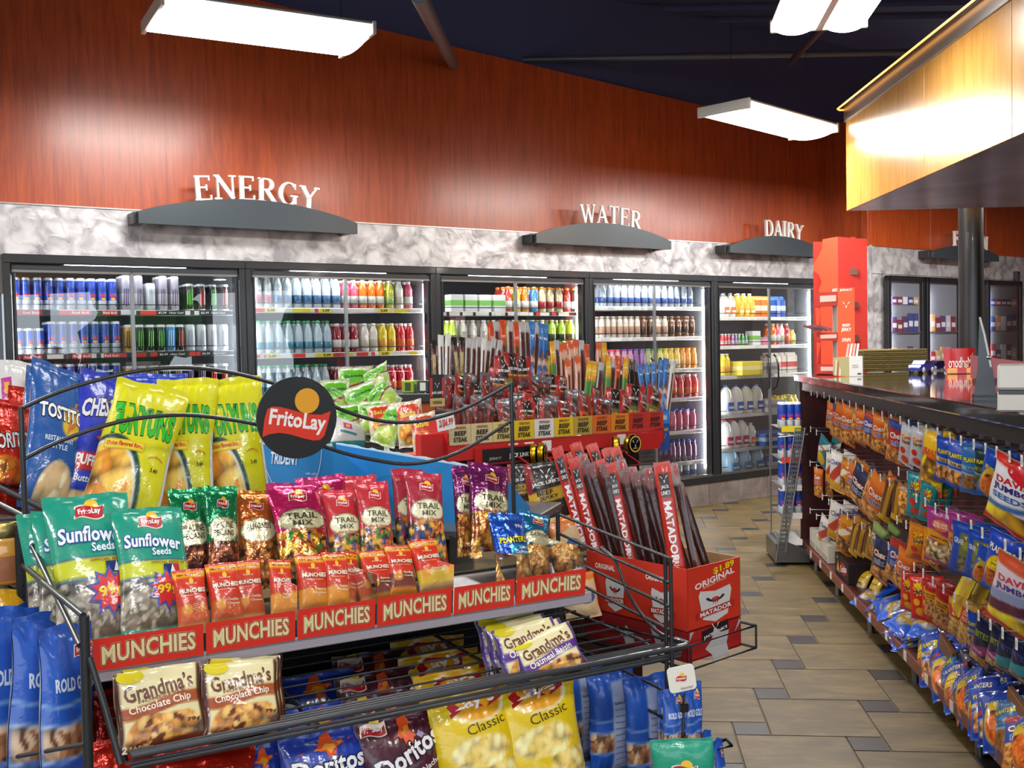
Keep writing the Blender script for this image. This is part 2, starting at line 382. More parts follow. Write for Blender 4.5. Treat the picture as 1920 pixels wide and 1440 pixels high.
# ------------------------------------------------------------------ printed film pouches
def paint(ops, U, V, seed=0, cu=.06, cv=.03):
    n = U.shape[0]; out = np.zeros((n, 3)); rng = np.random.RandomState(seed + 5)
    ss = lambda d: np.clip(.5 + d, 0, 1)
    def mixin(m, c): out[:] = out * (1 - m[:, None]) + np.array(C(c)) * m[:, None]
    def emask(cx, cy, rx, ry):
        q = np.sqrt(((U - cx) / rx) ** 2 + ((V - cy) / ry) ** 2) + 1e-9
        g = np.sqrt(((U - cx) / rx ** 2) ** 2 + ((V - cy) / ry ** 2 * cv / cu) ** 2) / q + 1e-9
        return ss((1 - q) / g / cu)
    for o in ops:
        k = o[0]
        if k == 'f': out[:] = C(o[1])
        elif k == 'b':
            sl = o[4] if len(o) > 4 else 0; wv = o[5] if len(o) > 5 else 0; q = V - sl * U - wv * np.sin(U * 3.1)
            mixin(ss((q - o[1]) / cv) * ss((o[2] - q) / cv), o[3])
        elif k == 'e': mixin(emask(o[1], o[2], o[3], o[4]), o[5])
        elif k == 'r': mixin(ss((U - o[1]) / cu) * ss((o[2] - U) / cu) * ss((V - o[3]) / cv) * ss((o[4] - V) / cv), o[5])
        elif k == 'n':                                        # printed nuts / chips / seeds
            x0, x1, v0, v1, cols, cell, asp = o[1:8]
            m = (U > x0) & (U < x1) & (V > v0) & (V < v1)
            em = np.ones(n)
            if len(o) > 8: e = o[8]; em = emask(*e); m &= em > 0
            if not m.any(): continue
            cnt = int((x1 - x0) * (v1 - v0) * asp * 2 / (cell * cell)) + 3
            px = rng.uniform(x0, x1, cnt); pv = rng.uniform(v0, v1, cnt); a = rng.uniform(0, 3.14, cnt); st = rng.uniform(1.0, 1.7, cnt)
            dx = U[m][:, None] - px; dv = (V[m][:, None] - pv) * asp * 2
            du = dx * np.cos(a) + dv * np.sin(a); dw = -dx * np.sin(a) + dv * np.cos(a)
            d = np.sqrt((du / st) ** 2 + (dw * st ** .5) ** 2); i = d.argmin(1); dm = d[np.arange(len(i)), i] / cell
            cc = np.array([C(c) for c in cols])[rng.randint(0, len(cols), cnt)][i]
            q = np.clip(cc * (1.15 - .6 * np.clip(dm, 0, 1.1) ** 2.2)[:, None], 0, 1); w = em[m][:, None]
            out[m] = out[m] * (1 - w) + q * w
    return out
def pouch(name, w, h, t, ops, dec=(), back='c8c9cc', nu=26, nv=34, fine=1.35, mat=FILM, crimp=.045, boxy=.55, seed=0, wr=1.0, lean=0.0, seams=True, side=None):
    rng = np.random.RandomState(seed + 11); ph = rng.uniform(0, 6.28, 12); kk = rng.uniform(.8, 1.25, 12)
    sx, sz = w / 2, h; nu = int(nu * fine); nv = int(nv * fine)
    def surf(x, z, off=0.0, sgn=1):
        u = np.clip(np.asarray(x, float) / sx, -1, 1); v = np.clip(np.asarray(z, float) / sz, 0, 1)
        a = np.clip(1 - np.abs(u) ** 2.4, 0, 1) ** boxy; vv = np.clip((v - crimp) / (1 - 2 * crimp), 0, 1)
        b = np.clip(1 - np.abs(2 * vv - 1) ** 2.6, 0, 1) ** .6
        T = t / 2 * a * b * (1 + .10 * np.sin(u * 3 * kk[0] + ph[0]) * np.sin(v * 7 * kk[1] + ph[1]))
        ed = np.exp(-vv / .14) + np.exp(-(1 - vv) / .14)
        cre = np.abs(np.sin(u * 7.5 * kk[2] + v * 5 + ph[2])) * .6 + np.abs(np.sin(u * 12 * kk[3] - v * 4 + ph[3])) * .4 - .5
        T = T + wr * .055 * t * cre * ed * (b > 0) * np.clip(a * 1.4, 0, 1) + wr * .03 * t * (np.abs(np.sin(u * 3.2 + v * 11 * kk[4] + ph[4])) - .5) * a * b
        rip = .004 * w * np.sin(u * 9 * kk[5] + ph[5]) * (np.abs(v - .5) * 2) ** 6 * 3 * wr
        pull = 1 - .075 * np.sin(math.pi * np.clip(vv, 0, 1)) ** .8 * (t / w) * 2.2
        X = u * sx * pull + wr * .012 * w * np.sin(v * 9 * kk[6] + ph[6]) * np.abs(u) ** 3
        Zz = v * sz + wr * .006 * h * np.sin(u * 4 * kk[7] + ph[7]) * (np.abs(v - .5) * 2) ** 4
        Y = (-np.maximum(T, .0012) - off) if sgn > 0 else np.maximum(T * .8, .0012)
        return np.stack([X, Y + rip + lean * (v ** 2) * h, Zz], -1)
    mb = MB()
    # rows: tight ones in the crimps so the ridges show
    vs_ = np.concatenate([np.linspace(0, crimp, 3)[:-1], np.linspace(crimp, 1 - crimp, nv - 4), np.linspace(1 - crimp, 1, 3)[1:]])
    us_ = np.sin(np.linspace(-1, 1, nu + 1) * math.pi / 2) * .35 + np.linspace(-1, 1, nu + 1) * .65
    UU, VV = np.meshgrid(us_, vs_); nr, nc = UU.shape
    P = surf(UU.ravel() * sx, VV.ravel() * sz)
    idx = np.arange(nr * nc).reshape(nr, nc)
    F = np.stack([idx[:-1, :-1], idx[:-1, 1:], idx[1:, 1:], idx[1:, :-1]], -1).reshape(-1, 4)
    Uc = UU.ravel(); Vc = VV.ravel()
    cc = paint(ops, Uc, Vc, seed, 2.0 / nu, 1.0 / nv)
    if side: cc[np.abs(Uc) > .93] = C(side)
    mb.add(P, [tuple(f) for f in F.tolist()], cc, mat, True)
    B = surf(UU.ravel() * sx, VV.ravel() * sz, 0, -1)
    bc = np.tile(np.array(C(back)), (len(Uc), 1)); bm = (np.abs(Uc) < .55) & (Vc > .15) & (Vc < .8)
    edge = np.abs(Uc) > .5; bc[~bm] = cc[~bm] * .25 + bc[~bm] * .75
    mb.add(B, [tuple(f[::-1]) for f in F.tolist()], bc, mat, True)
    decals(mb, dec, sx, sz, lambda x, z, o: surf(x, z, o), mat)
    me = mb.mesh(name); me['w'] = w; me['h'] = h; me['t'] = t
    return me

def setup(Pb, Pt, wid, me, face, hs=1.0):
    """matrix standing a proto of size (w,h) from Pb to Pt, its front turned towards `face`"""
    Pb, Pt = Vector(Pb), Vector(Pt); up = Pt - Pb; H = up.length; up.normalize()
    f = Vector(face); y = -(f - up * f.dot(up)).normalized(); x = y.cross(up)
    if x.length < .01: x = Vector((1, 0, 0))
    x.normalize(); y = up.cross(x)
    s = wid / me['w'], min(wid / me['w'], H / me['h'] * 1.3), H / me['h']
    return Matrix(((x[0] * s[0], y[0] * s[1], up[0] * s[2], Pb[0]), (x[1] * s[0], y[1] * s[1], up[1] * s[2], Pb[1]), (x[2] * s[0], y[2] * s[1], up[2] * s[2], Pb[2]), (0, 0, 0, 1)))
def depth(P): return float((np.asarray(P) - E0) @ FW)
def stand(me, name, fr, b, bt, xb, yb, xt, yt, wpx, label, cat, group=None, turn=0.0, parent=None):
    """stand a proto on frame plane b (top on plane bt): foot seen at (xb,yb), top at (xt,yt), wpx wide"""
    Pb, Pt = fr.hit(xb, yb, b), fr.hit(xt, yt, bt)
    fdir = Matrix.Rotation(math.radians(turn), 3, 'Z') @ Vector(-fr.n)
    mid = (Pb + Pt) / 2; d = depth(mid)
    cosv = abs(float(Vector(fdir).normalized().dot((Vector(E0) - Vector(mid)).normalized())))
    wid = wpx * d / FPX / max(cosv, .5)
    return put(me, name, parent, setup(Pb, Pt, wid, me, fdir), label, cat, group)
# ================================================================== THE SETTING
ANG = -5.8  # floor grid, turned with the counter
def gridM(P): return Matrix.Translation((P[0], P[1], 0)) @ RZ(ANG)
_P0 = hitz(1585, 1381, 0); GA, GB = .437, .145
OR0 = ['first', 'second', 'third', 'fourth', 'fifth']
fl = MB(); fl.box((-8, -7, -.05), (11, 16, -.006), '6f6656', MATTE)
floor = struct(fl, 'floor')
tb = MB(); tb.box((.003, -GA + .003, -.006), (GA - .003, -.003, 0), '86745a', TILE, .0015); TBIG = tb.mesh('tile')
tb = MB(); tb.box((.003, -GB + .003, -.006), (GB - .003, -.003, 0), '544d4d', DARKTILE, .0015); TSM = tb.mesh('dark_tile')
rv = np.array([math.cos(math.radians(ANG)), math.sin(math.radians(ANG))]); vv_ = np.array([-rv[1], rv[0]])
o0 = np.array([_P0[0], _P0[1]]) - rv * GA
rest = MB(); nb = 0
for i in range(-30, 31):
    for j in range(-30, 31):
        q = o0 + rv * (GB * i + GA * j) + vv_ * (GA * i - GB * j)
        if not (-7 < q[0] < 9 and -6 < q[1] < 14): continue
        if .25 < q[0] < 3.2 and 3.0 < q[1] < 11.3 and (q[0] < 1.9 + .1 * (q[1] - 5)):
            for me, dx in ((TBIG, 0), (TSM, GA)):
                p = q + rv * dx; o = put(me, 'tile', floor, Matrix.Translation((p[0], p[1], 0)) @ RZ(ANG)); nb += 1
        elif q[1] < 11.5:
            for s_, dx, mt in ((GA, 0, TILE), (GB, GA, DARKTILE)):
                p = q + rv * dx; c = [p + rv * .003 - vv_ * .003, p + rv * (s_ - .003) - vv_ * .003, p + rv * (s_ - .003) - vv_ * (s_ - .003), p + rv * .003 - vv_ * (s_ - .003)]
                rest.add([(a[0], a[1], 0) for a in c], [(3, 2, 1, 0)], '86745a', mt)
rest.obj('distant_tiles', floor, kind='stuff')

XW0, XW1 = -2.6, 8.06
wb = MB(); wb.box((XW0, .0, 2.0), (0, .12, 2.25), '6a6462', PAINT); wb.box((XW0, 0, 0), (-.03, .12, 2.0), '6a6462', PAINT)
wb.box((XW0, .07, 2.26), (XW1, .16, 3.88), '3c1c14', MATTE)
wall = struct(wb, 'wall_back', W)
_t0, _t1 = W.loc(W.hit(900, 98, 0)), W.loc(W.hit(1440, 226, 0))
def ztop(a): return _t0[2] + (_t1[2] - _t0[2]) * (a - _t0[0]) / (_t1[0] - _t0[0])
x = XW0
while x < XW1 - .01:
    x1 = min(x + 1.22, XW1); p = MB(); p.box((x + .0003, .012, 2.575), (x1 - .0003, .07, 3.88), '8a3219', CHERRY)
    p.v = [(a_, b_, c_ + (ztop(a_) - 3.88 if c_ > 3.5 else 0)) for a_, b_, c_ in p.v]; p.obj('wall_panel', wall); x = x1
p = MB(); p.box((XW0, -.004, 2.245), (XW1, .07, 2.57), 'cccccc', SWIRL); p.obj('brushed_header', wall)
p = MB(); p.box((XW0, -.012, 2.568), (XW1, .02, 2.577), 'b9b6b4', METAL); p.obj('metal_trim', wall)
# right hand end of the cooler wall, and the return face that steps forward
p = MB(); p.box((7.925, -.004, 0), (XW1, .07, 2.25), 'aaa5a2', SWIRL); p.obj('end_panel', wall)
x = -.06
while x < XW1:
    x1 = min(x + .42, XW1); p = MB(); p.box((x + .002, -.02, 0), (x1 - .002, .05, .222), '6b605a', BASETILE, .002); p.obj('base_tile', wall); x = x1
p = MB(); p.box((-.06, 0.0, 0), (XW1, .04, .224), '3d3833', MATTE); p.obj('grout', wall)
ret = MB(); ret.box((XW1, -.55, 2.575), (XW1 + .05, .02, 3.88), '5a2018', CHERRY); ret.box((XW1, -.55, 0), (XW1 + .05, .02, 2.57), '8f8a88', SWIRL)
struct(ret, 'wall_return', W)

zw = MB(); zw.box((-.05, 0, 0), (6, .1, 2.28), 'a0a0a0', SWIRL)
# openings are covered by the freezer front, which stands proud of this wall
zw.box((-.05, -.01, 2.28), (6, .1, 2.56), 'bbbbbb', SWIRL)
fw = struct(zw, 'wall_right', Z)
x = -.05
while x < 6: p = MB(); p.box((x + .001, -.02, 2.56), (x + 1.2, .06, 3.9), '7a2c22', CHERRY, .002); p.obj('wall_panel', fw); x += 1.201
up = MB(); up.box((XW0, .5, 3.0), (12, .6, 5.2), '4a4c70', MATTE); struct(up, 'wall_upper', W)
sd = MB(); sd.box((-7.2, -7, 0), (-7.0, 8, 5.2), 'b9ada0', MATTE); struct(sd, 'wall_left')
sd = MB(); sd.box((8.8, 1.2, 0), (9.0, 16, 5.2), '8d6a5c', MATTE); sd.box((8.8, -7, 0), (9.0, 1.2, .5), '8d6a5c', MATTE); sd.box((8.8, -7, 2.9), (9.0, 1.2, 5.2), '8d6a5c', MATTE)
for k in range(5): sd.box((8.8, -7 + 2.05 * k - .05, .5), (9.0, -7 + 2.05 * k + .05, 2.9), '222222', PAINT)
struct(sd, 'wall_east')
out = MB(); out.box((9.2, -40, -.3), (60, 20, -.05), '8a8884', MATTE); struct(out, 'street_ground')
rt = random.Random(4)
for n_ in range(5):                                              # street trees seen only as reflections in the cooler glass
    tx, ty = 15 + (n_ % 2) * 3, -15 + n_ * 3.9; t = thing('street_tree', T3(tx, ty, -.05), f'leafy green street tree outside, {OR0[n_]} from the left, seen reflected in the cooler glass', 'tree', 'street trees')
    m = MB(); m.tube([(0, 0, 0), (.05, 0, 1.2), (0, .05, 2.2)], [.16, .12, .08], '4a3a2c', MATTE, 8); m.obj('trunk', t)
    m = MB()
    for q in range(14):
        c = Vector((rt.uniform(-.9, .9), rt.uniform(-.9, .9), 2.6 + rt.uniform(-.8, 1.2))); r = rt.uniform(.5, .9)
        m.lathe([(r * math.sin(math.pi * i / 6) * rt.uniform(.85, 1.15), -r * math.cos(math.pi * i / 6)) for i in range(7)], rt.choice(['2f5a24', '3c6e2c', '487a34']), MATTE, 9, T3(*c), False)
    m.obj('crown', t)
# street side behind the camera: low wall, posts and big panes
sd = MB(); sd.box((-7, -7, 0), (9, -6.85, .55), '8a7a6a', MATTE); sd.box((-7, -7, 2.9), (9, -6.85, 5.2), '4a2a20', MATTE)
for k in range(9): sd.box((-7 + 2 * k - .06, -7, .55), (-7 + 2 * k + .06, -6.85, 2.9), '222222', PAINT)
struct(sd, 'wall_front')
area_light('daylight_through_front_windows', (1, -6.6, 1.8), 14, 2.2, 420, (.9, .96, 1.0), rot=(math.radians(90), 0, math.radians(180)))
ce = MB(); ce.box((-8, -7, 5.0), (11, 16, 5.1), '565a84', MATTE)
ceil_ = struct(ce, 'ceiling')
for k in range(26):
    p = MB(); y = .5 + k * .42
    p.box((-7, y, 4.93), (9, y + .16, 5.0), '4c5078', MATTE); p.obj('deck_rib', ceil_)
def pipe(name, pts, r, col, label, cat='pipe'):
    m = MB(); m.tube(pts, r, col, PAINT, 10); return m.obj(name, label=label, cat=cat)
a = W.hit(850, 122, -.0); b = hitY(785, -10, 5.2)
pipe('ceiling_pipe', [b, a], .045, '56585f', 'grey slanting pipe coming down from the dark ceiling onto the cherry wall')
a = hitY(975, 105, 9.6); b = hitY(1700, 105, 9.6); b[2] = a[2] = (a[2] + b[2]) / 2
pipe('conduit', [a, b + (b - a) * .3], .03, '4c4e58', 'long thin grey conduit running level across the dark ceiling', 'pipe')
a = hitY(1480, 120, 9.4); b = hitY(1580, 10, 6.5); pipe('conduit', [a, b], .03, '33353f', 'short dark conduit running back from the hanging light near the top edge', 'pipe')

# ---------------------------------------------------------------- hanging lights
def light_fixture(M, L, Wd, label, name='hanging_light', split=False):
    M = M @ T3(0, 0, .045); t = thing(name, M, label, 'light', 'hanging fluorescent lights')
    h = MB(); h.box((-L / 2, -Wd / 2, 0), (L / 2, Wd / 2, .028), 'b8b6ae', PAINT, .01)
    for s in (-1, 1): h.box((s * L / 2 - .012, -Wd / 2 - .006, -.045), (s * L / 2 + .012, Wd / 2 + .006, .03), 'cfcdc6', PAINT, .004)
    h.obj('housing', t)
    d = MB(); n = 10; halves = ((-1, 1),) if not split else ((-1, -.06), (.06, 1))
    for a_, b_ in halves:
        pr = [(Wd / 2 * (a_ + (b_ - a_) * i / n), -.065 * math.sin(math.pi * i / n) ** .45 - .004) for i in range(n + 1)]
        vs = [(x, y, z) for x in (-L / 2 + .01, L / 2 - .01) for y, z in pr]
        d.add(vs, [(i, i + n + 1, i + n + 2, i + 1) for i in range(n)] + [tuple(range(n + 1)), tuple(range(2 * n + 1, n, -1))], 'ffffff', LAMP, True)
    d.obj('diffuser', t)
    if split: s_ = MB(); s_.box((-L / 2, -.02, -.045), (L / 2, .02, 0), '8c7f78', PAINT); s_.obj('spine', t)
    for s in (-1, 1):
        w = MB(); w.tube([(s * L * .42, 0, .05), (s * L * .42, 0, 1.6)], .003, '55555a', METAL, 5); w.obj('hanger', t)
    return t
def quadM(pts, z):
    Q = [hitz(x, y, z) for x, y in pts]; c = sum(Q) / 4; d = Q[1] - Q[0]; return Matrix.Translation(Vector(c)) @ Matrix.Rotation(math.atan2(d[1], d[0]), 4, 'Z'), float(np.linalg.norm(Q[1] - Q[0])), float(np.linalg.norm(Q[2] - Q[1]))
for pts, z, sp, lab in (([(318, 12), (712, 66), (632, 110), (252, 60)], 3.42, False, 'bright white fluorescent light hanging at the upper left before the cherry wall'),
                        ([(1400, 200), (1567, 246), (1482, 263), (1320, 228)], 3.22, False, 'bright white fluorescent light hanging above the small white DAIRY lettering'),
                        ([(1450, 57), (1476, -6), (1665, -6), (1618, 57)], 3.42, True, 'double panel fluorescent light cut by the top edge of the picture')):
    M_, L_, D_ = quadM(pts, z); light_fixture(M_, L_, D_, lab, split=sp)
    area_light('fixture_glow', M_ @ Vector((0, 0, -.09)), L_ * .9, D_ * .8, FIXP, rot=(0, 0, M_.to_euler().z))

# ---------------------------------------------------------------- category signs (arched boards with standing serif letters)
def strip(pts, ws):
    P = [Vector((x, 0, z)) for x, z in pts]; out = []
    for i, p in enumerate(P):
        t = (P[min(i + 1, len(P) - 1)] - P[max(i - 1, 0)]).normalized(); n = Vector((-t.z, 0, t.x)); w = ws[i] if hasattr(ws, '__len__') else ws
        out.append((p - n * w / 2, p + n * w / 2))
    return [[(a[0].x, a[0].z), (b[0].x, b[0].z), (b[1].x, b[1].z), (a[1].x, a[1].z)] for a, b in zip(out, out[1:])]
def bar(x0, z0, x1, z1, w): return strip([(x0, z0), (x1, z1)], w)
def serif(x, z, w): return [[(x - w / 2, z - .035), (x + w / 2, z - .035), (x + w / 2, z + .035), (x - w / 2, z + .035)]]
def bowl(cx, cz, rx, rz, a0, a1, wmax, wmin=.06, n=12):
    A = [math.radians(a0 + (a1 - a0) * i / n) for i in range(n + 1)]
    return strip([(cx + rx * math.cos(a), cz + rz * math.sin(a)) for a in A], [wmin + (wmax - wmin) * abs(math.cos(a)) ** 1.3 for a in A])
TK, TN = .17, .07
def letter(c):
    S = []
    if c == 'E': S = bar(.16, 0, .16, 1, TK) + bar(.05, .965, .62, .965, TN) + bar(.05, .035, .66, .035, TN) + bar(.16, .52, .5, .52, TN) + bar(.62, 1, .62, .8, .05) + bar(.66, 0, .66, .22, .05) + bar(.5, .4, .5, .64, .05); w = .74
    elif c == 'F': S = bar(.16, 0, .16, 1, TK) + bar(.05, .965, .62, .965, TN) + bar(.16, .52, .5, .52, TN) + bar(.62, 1, .62, .8, .05) + serif(.16, .035, .34) + bar(.5, .4, .5, .64, .05); w = .7
    elif c == 'N': S = bar(.14, 0, .14, 1, TN) + bar(.74, 0, .74, 1, TN) + bar(.12, .97, .74, .05, TK) + serif(.14, .035, .28) + serif(.1, .965, .2) + serif(.74, .965, .28); w = .88
    elif c == 'R': S = bar(.16, 0, .16, 1, TK) + serif(.16, .035, .34) + serif(.12, .965, .2) + bar(.1, .965, .36, .965, TN) + bowl(.36, .74, .24, .225, 90, -90, TK) + bar(.16, .515, .36, .515, TN) + bar(.36, .52, .68, .04, TK) + serif(.7, .035, .16); w = .8
    elif c == 'G': S = bowl(.44, .5, .34, .465, 42, 318, TK) + bar(.7, .08, .7, .4, .14) + serif(.68, .42, .3) + bar(.71, .7, .71, .94, .05); w = .86
    elif c == 'Y': S = bar(.1, .96, .4, .48, TK) + bar(.7, .96, .4, .48, TN) + bar(.4, 0, .4, .52, TK) + serif(.4, .035, .34) + serif(.1, .965, .26) + serif(.72, .965, .22); w = .8
    elif c == 'W': S = bar(.1, .96, .34, .03, .15) + bar(.34, .03, .54, .96, TN) + bar(.52, .96, .76, .03, .15) + bar(.76, .03, .98, .96, TN) + serif(.1, .965, .24) + serif(.53, .965, .22) + serif(.98, .965, .2); w = 1.08
    elif c == 'A': S = bar(.12, .03, .4, .97, TN) + bar(.38, .97, .7, .03, TK) + bar(.2, .33, .6, .33, TN) + serif(.12, .035, .24) + serif(.7, .035, .28); w = .82
    elif c == 'T': S = bar(.38, 0, .38, 1, TK) + bar(.04, .965, .72, .965, TN) + bar(.05, 1, .05, .76, .05) + bar(.71, 1, .71, .76, .05) + serif(.38, .035, .34); w = .76
    elif c == 'D': S = bar(.16, 0, .16, 1, TK) + bar(.05, .965, .36, .965, TN) + bar(.05, .035, .36, .035, TN) + bowl(.36, .5, .36, .465, 90, -90, TK); w = .82
    elif c == 'I': S = bar(.17, 0, .17, 1, TK) + serif(.17, .035, .34) + serif(.17, .965, .34); w = .36
    elif c == 'O': S = bowl(.42, .5, .34, .465, 0, 360, TK, n=20); w = .84
    elif c == 'Z': S = bar(.06, .965, .66, .965, TN) + bar(.04, .035, .7, .035, TN) + bar(.62, .95, .1, .05, TK) + bar(.07, 1, .07, .78, .05) + bar(.69, 0, .69, .24, .05); w = .74
    return S, w
def sign(fr, x0, x1, z0, z1, zt, word, lx0, lx1, lh, label):
    t = thing('category_sign', fr.M @ T3(x0, -.16, z0), label, 'sign', 'arched signs above the cooler and freezer doors')
    L = x1 - x0; n = 20; arc = [(L * i / n, (z1 - z0) + (zt - z1) * math.sin(math.pi * i / n) ** .85) for i in range(n + 1)]
    b = MB(); b.prism([(L, 0), (0, 0)] + arc, -.02, .02, '2f383e', PAINT); b.obj('board', t)
    for xa, xb_ in ((-.025, .05), (L - .08, L - .03)): s = MB(); s.box((xa, .021, .0), (xb_, .155, .078), '15181a', PAINT, .003); s.obj('bracket', t)
    ls = [letter(c) for c in word]; tot = sum(w for _, w in ls) + .05 * (len(ls) - 1); k = (lx1 - lx0) / tot; x = lx0 - x0
    for (S, w), c in zip(ls, word):
        xm = x + w * k / 2; zb = (z1 - z0) + (zt - z1) * math.sin(math.pi * min(max(xm / L, 0), 1)) ** .85 - .006
        sl = math.atan((zt - z1) * math.pi / L * math.cos(math.pi * xm / L))
        m = MB(); T = T3(x, -.0, zb) @ Matrix.Rotation(-sl * .45, 4, 'Y')
        for q in S: m.prism([(px * k, pz * lh) for px, pz in q], -.012, .012, 'e8e4df', PAINT, T)
        m.obj('letter', t); x += (w + .05) * k
    return t
def lxw(fr, x, y, off=-.16): P = fr.loc(fr.hit(x, y, off)); return P[0]
sign(W, lxw(W, 258, 400), lxw(W, 668, 425), 2.465, 2.545, 2.67, 'ENERGY', lxw(W, 364, 350), lxw(W, 594, 350), .17, 'dark arched sign board carrying the white word ENERGY')
sign(W, lxw(W, 1003, 440), lxw(W, 1256, 458), 2.465, 2.54, 2.67, 'WATER', lxw(W, 1088, 400), lxw(W, 1200, 400), .165, 'dark arched sign board carrying the white word WATER')
sign(W, lxw(W, 1366, 458), lxw(W, 1545, 475), 2.465, 2.53, 2.655, 'DAIRY', lxw(W, 1434, 430), lxw(W, 1504, 430), .165, 'dark arched sign board carrying the white word DAIRY')
sign(Z, lxw(Z, 1748, 480), lxw(Z, 1870, 490), 2.465, 2.53, 2.62, 'FROZEN', lxw(Z, 1788, 450), lxw(Z, 1851, 450), .165, 'dark arched sign with FROZEN lettering half hidden by the black column')

# ================================================================== COOLERS
UW = 1.587
ORD = ['leftmost', 'second', 'middle', 'fourth', 'rightmost']
SH = [[1.905, 1.615, 1.33, 1.04, .72, .40], [1.925, 1.585, 1.25, .92, .6, .35], [1.90, 1.61, 1.29, .98, .65, .35],
      [1.953, 1.665, 1.355, 1.07, .75, .445], [1.855, 1.565, 1.262, .868, .52, .30]]
RAILC = [[('d8322a', 'f2efe9')], [('f3f1ea', 'e3d32c', 'd8322a')], [('e9e6e0', 'd8322a', 'e8e4da')], [('dfe0da', 'c9ccd0')], [('d6d9da', 'd6d9da')]]
def cooler(k):
    t = thing('glass_door_cooler', W.M @ T3(UW * k, 0, 0), 'black framed glass door cooler, ' + ['leftmost, holding slim blue cans and black cans', 'second from left, with bottled water', 'middle of the row, behind the jerky rack', 'fourth, with colourful capped juices', 'rightmost, with milk jugs and cartons'][k], 'cooler', 'glass door coolers')
    f = MB(); c = '14171c'
    for x0, x1 in ((0, .045), (UW - .045, UW)): f.box((x0, -.03, .222), (x1, .06, 2.25), c, PAINT, .006); 
    for x0, x1 in ((.05, .075), (UW - .075, UW - .05)): f.box((x0, -.018, .3), (x1, .05, 2.18), '1d2127', PAINT, .004)
    f.box((0, -.035, 2.19), (UW, .06, 2.25), c, PAINT, .006); f.box((0, -.035, .222), (UW, .06, .29), c, PAINT, .006)
    f.box((.05, -.015, 2.15), (UW - .05, .04, 2.185), '22262d', PAINT, .003)
    f.obj('frame', t)
    b = MB(); b.box((.0, .92, .2), (UW, .96, 2.25), '30343a', MATTE); b.box((0, .06, .2), (.02, .92, 2.25), '7d8288', MATTE); b.box((UW - .02, .06, .2), (UW, .92, 2.25), '7d8288', MATTE)
    b.box((0, .06, .2), (UW, .92, .26), '9aa0a4', MATTE); b.box((0, .06, 2.2), (UW, .92, 2.25), '3a3e44', MATTE); b.obj('cabinet', t)
    for s in (0, 1):
        x0, x1 = (.05, UW / 2) if s == 0 else (UW / 2, UW - .05)
        d = MB(); e = .012
        d.box((x0, -.022, .29), (x0 + e, -.002, 2.15), '9fa4a8' if s else '2a2e34', METAL); d.box((x1 - e, -.022, .29), (x1, -.002, 2.15), '2a2e34' if s else '9fa4a8', METAL)
        d.box((x0, -.022, 2.135), (x1, -.002, 2.15), '8d8a86', METAL); d.box((x0, -.022, .29), (x1, -.002, .305), '8d8a86', METAL)
        do = d.obj('glass_door', t)
        g = MB(); g.add([(x0 + e, -.012, .305), (x1 - e, -.012, .305), (x1 - e, -.012, 2.135), (x0 + e, -.012, 2.135)], [(0, 1, 2, 3)], 'ffffff', GLASS); g.obj('pane', do)
        hx_ = x1 - .055 if s == 0 else x0 + .055; q = -1 if s == 0 else 1
        h = MB(); h.tube([(hx_, -.02, 1.10), (hx_, -.055, 1.13), (hx_ + q * .012, -.07, 1.22), (hx_ + q * .012, -.07, 1.34), (hx_, -.055, 1.43), (hx_, -.02, 1.46)], .009, '0c0d10', PLAST, 7); h.obj('handle', do)
    for s in (0, 1):
        x = .04 if s == 0 else UW - .04
        l = MB(); l.box((x - .012, .075, .35), (x + .012, .10, 2.12), 'ffffff', TUBE); l.obj('light_tube', t)
    l = MB(); l.box((UW / 2 - .4, .075, 2.165), (UW / 2 + .4, .10, 2.185), 'ffffff', TUBE); l.obj('light_tube', t)
    rc = RAILC[k][0]
    for z in SH[k]:
        s = MB(); s.box((.03, .11, z - .012), (UW - .03, .118, z - .006), 'c9cccf', METAL)
        for i in range(33): x = .04 + (UW - .08) * i / 32; s.box((x - .0015, .115, z - .012), (x + .0015, .88, z - .008), 'c9cccf', METAL)
        for y in (.3, .6, .88): s.box((.03, y - .003, z - .018), (UW - .03, y + .003, z - .012), 'b9bcbf', METAL)
        s.box((.03, .109, z + .028), (UW - .03, .113, z + .034), '2a2c2e' if k in (0, 3, 4) else '4a4e52', METAL)
        s.obj('wire_shelf', t)
        rl = MB(); rl.box((.03, .085, z - .042), (UW - .05, .108, z - .006), 'e8e8e4' if k in (1, 3, 4) else '34373a', PLAST, .003)
        x = .06; rnd = random.Random(k * 10 + int(z * 100))
        while x < UW - .15:
            w = rnd.choice([.03, .045, .07, .10]); cc = rnd.choice(rc)
            if rnd.random() < .8: rl.box((x, .082, z - .039), (x + w, .086, z - .010), cc, CARD)
            x += w + rnd.choice([0, .004, .03])
        if k == 0:
            for (xx, ww, st, bgc, tc) in ((.12, .11, 'Red Bull', 'd8322a', 'ffffff'), (.42, .12, 'Red Bull', 'd8322a', 'ffffff'), (.62, .10, 'Red Bull', 'd8322a', 'ffffff'), (.98, .2, '$2.39  16oz Can!', '101010', 'ffffff'), (1.28, .2, '$2.39  16oz Can!', '101010', 'ffffff')):
                rl.box((xx, .080, z - .040), (xx + ww, .083, z - .009), bgc, CARD)
                decals(rl, [('t', st, 0, 0, ww * .88, .016, tc)], 1, 1, lambda a_, b_, o: np.stack([a_ + xx + ww / 2, np.full_like(a_, .0795 - o), b_ + z - .0245], -1), CARD)
        if k in (1,):
            for xx in (.18, .62, 1.12):
                rl.box((xx, .080, z - .040), (xx + .1, .083, z - .009), 'ead92c', CARD)
                decals(rl, [('t', '2.09', 0, 0, .06, .02, '111111', dict(bold=.04))], 1, 1, lambda a_, b_, o: np.stack([a_ + xx + .05, np.full_like(a_, .0795 - o), b_ + z - .0245], -1), CARD)
        rl.obj('price_rail', t)
    return t
for k in range(5): cooler(k)

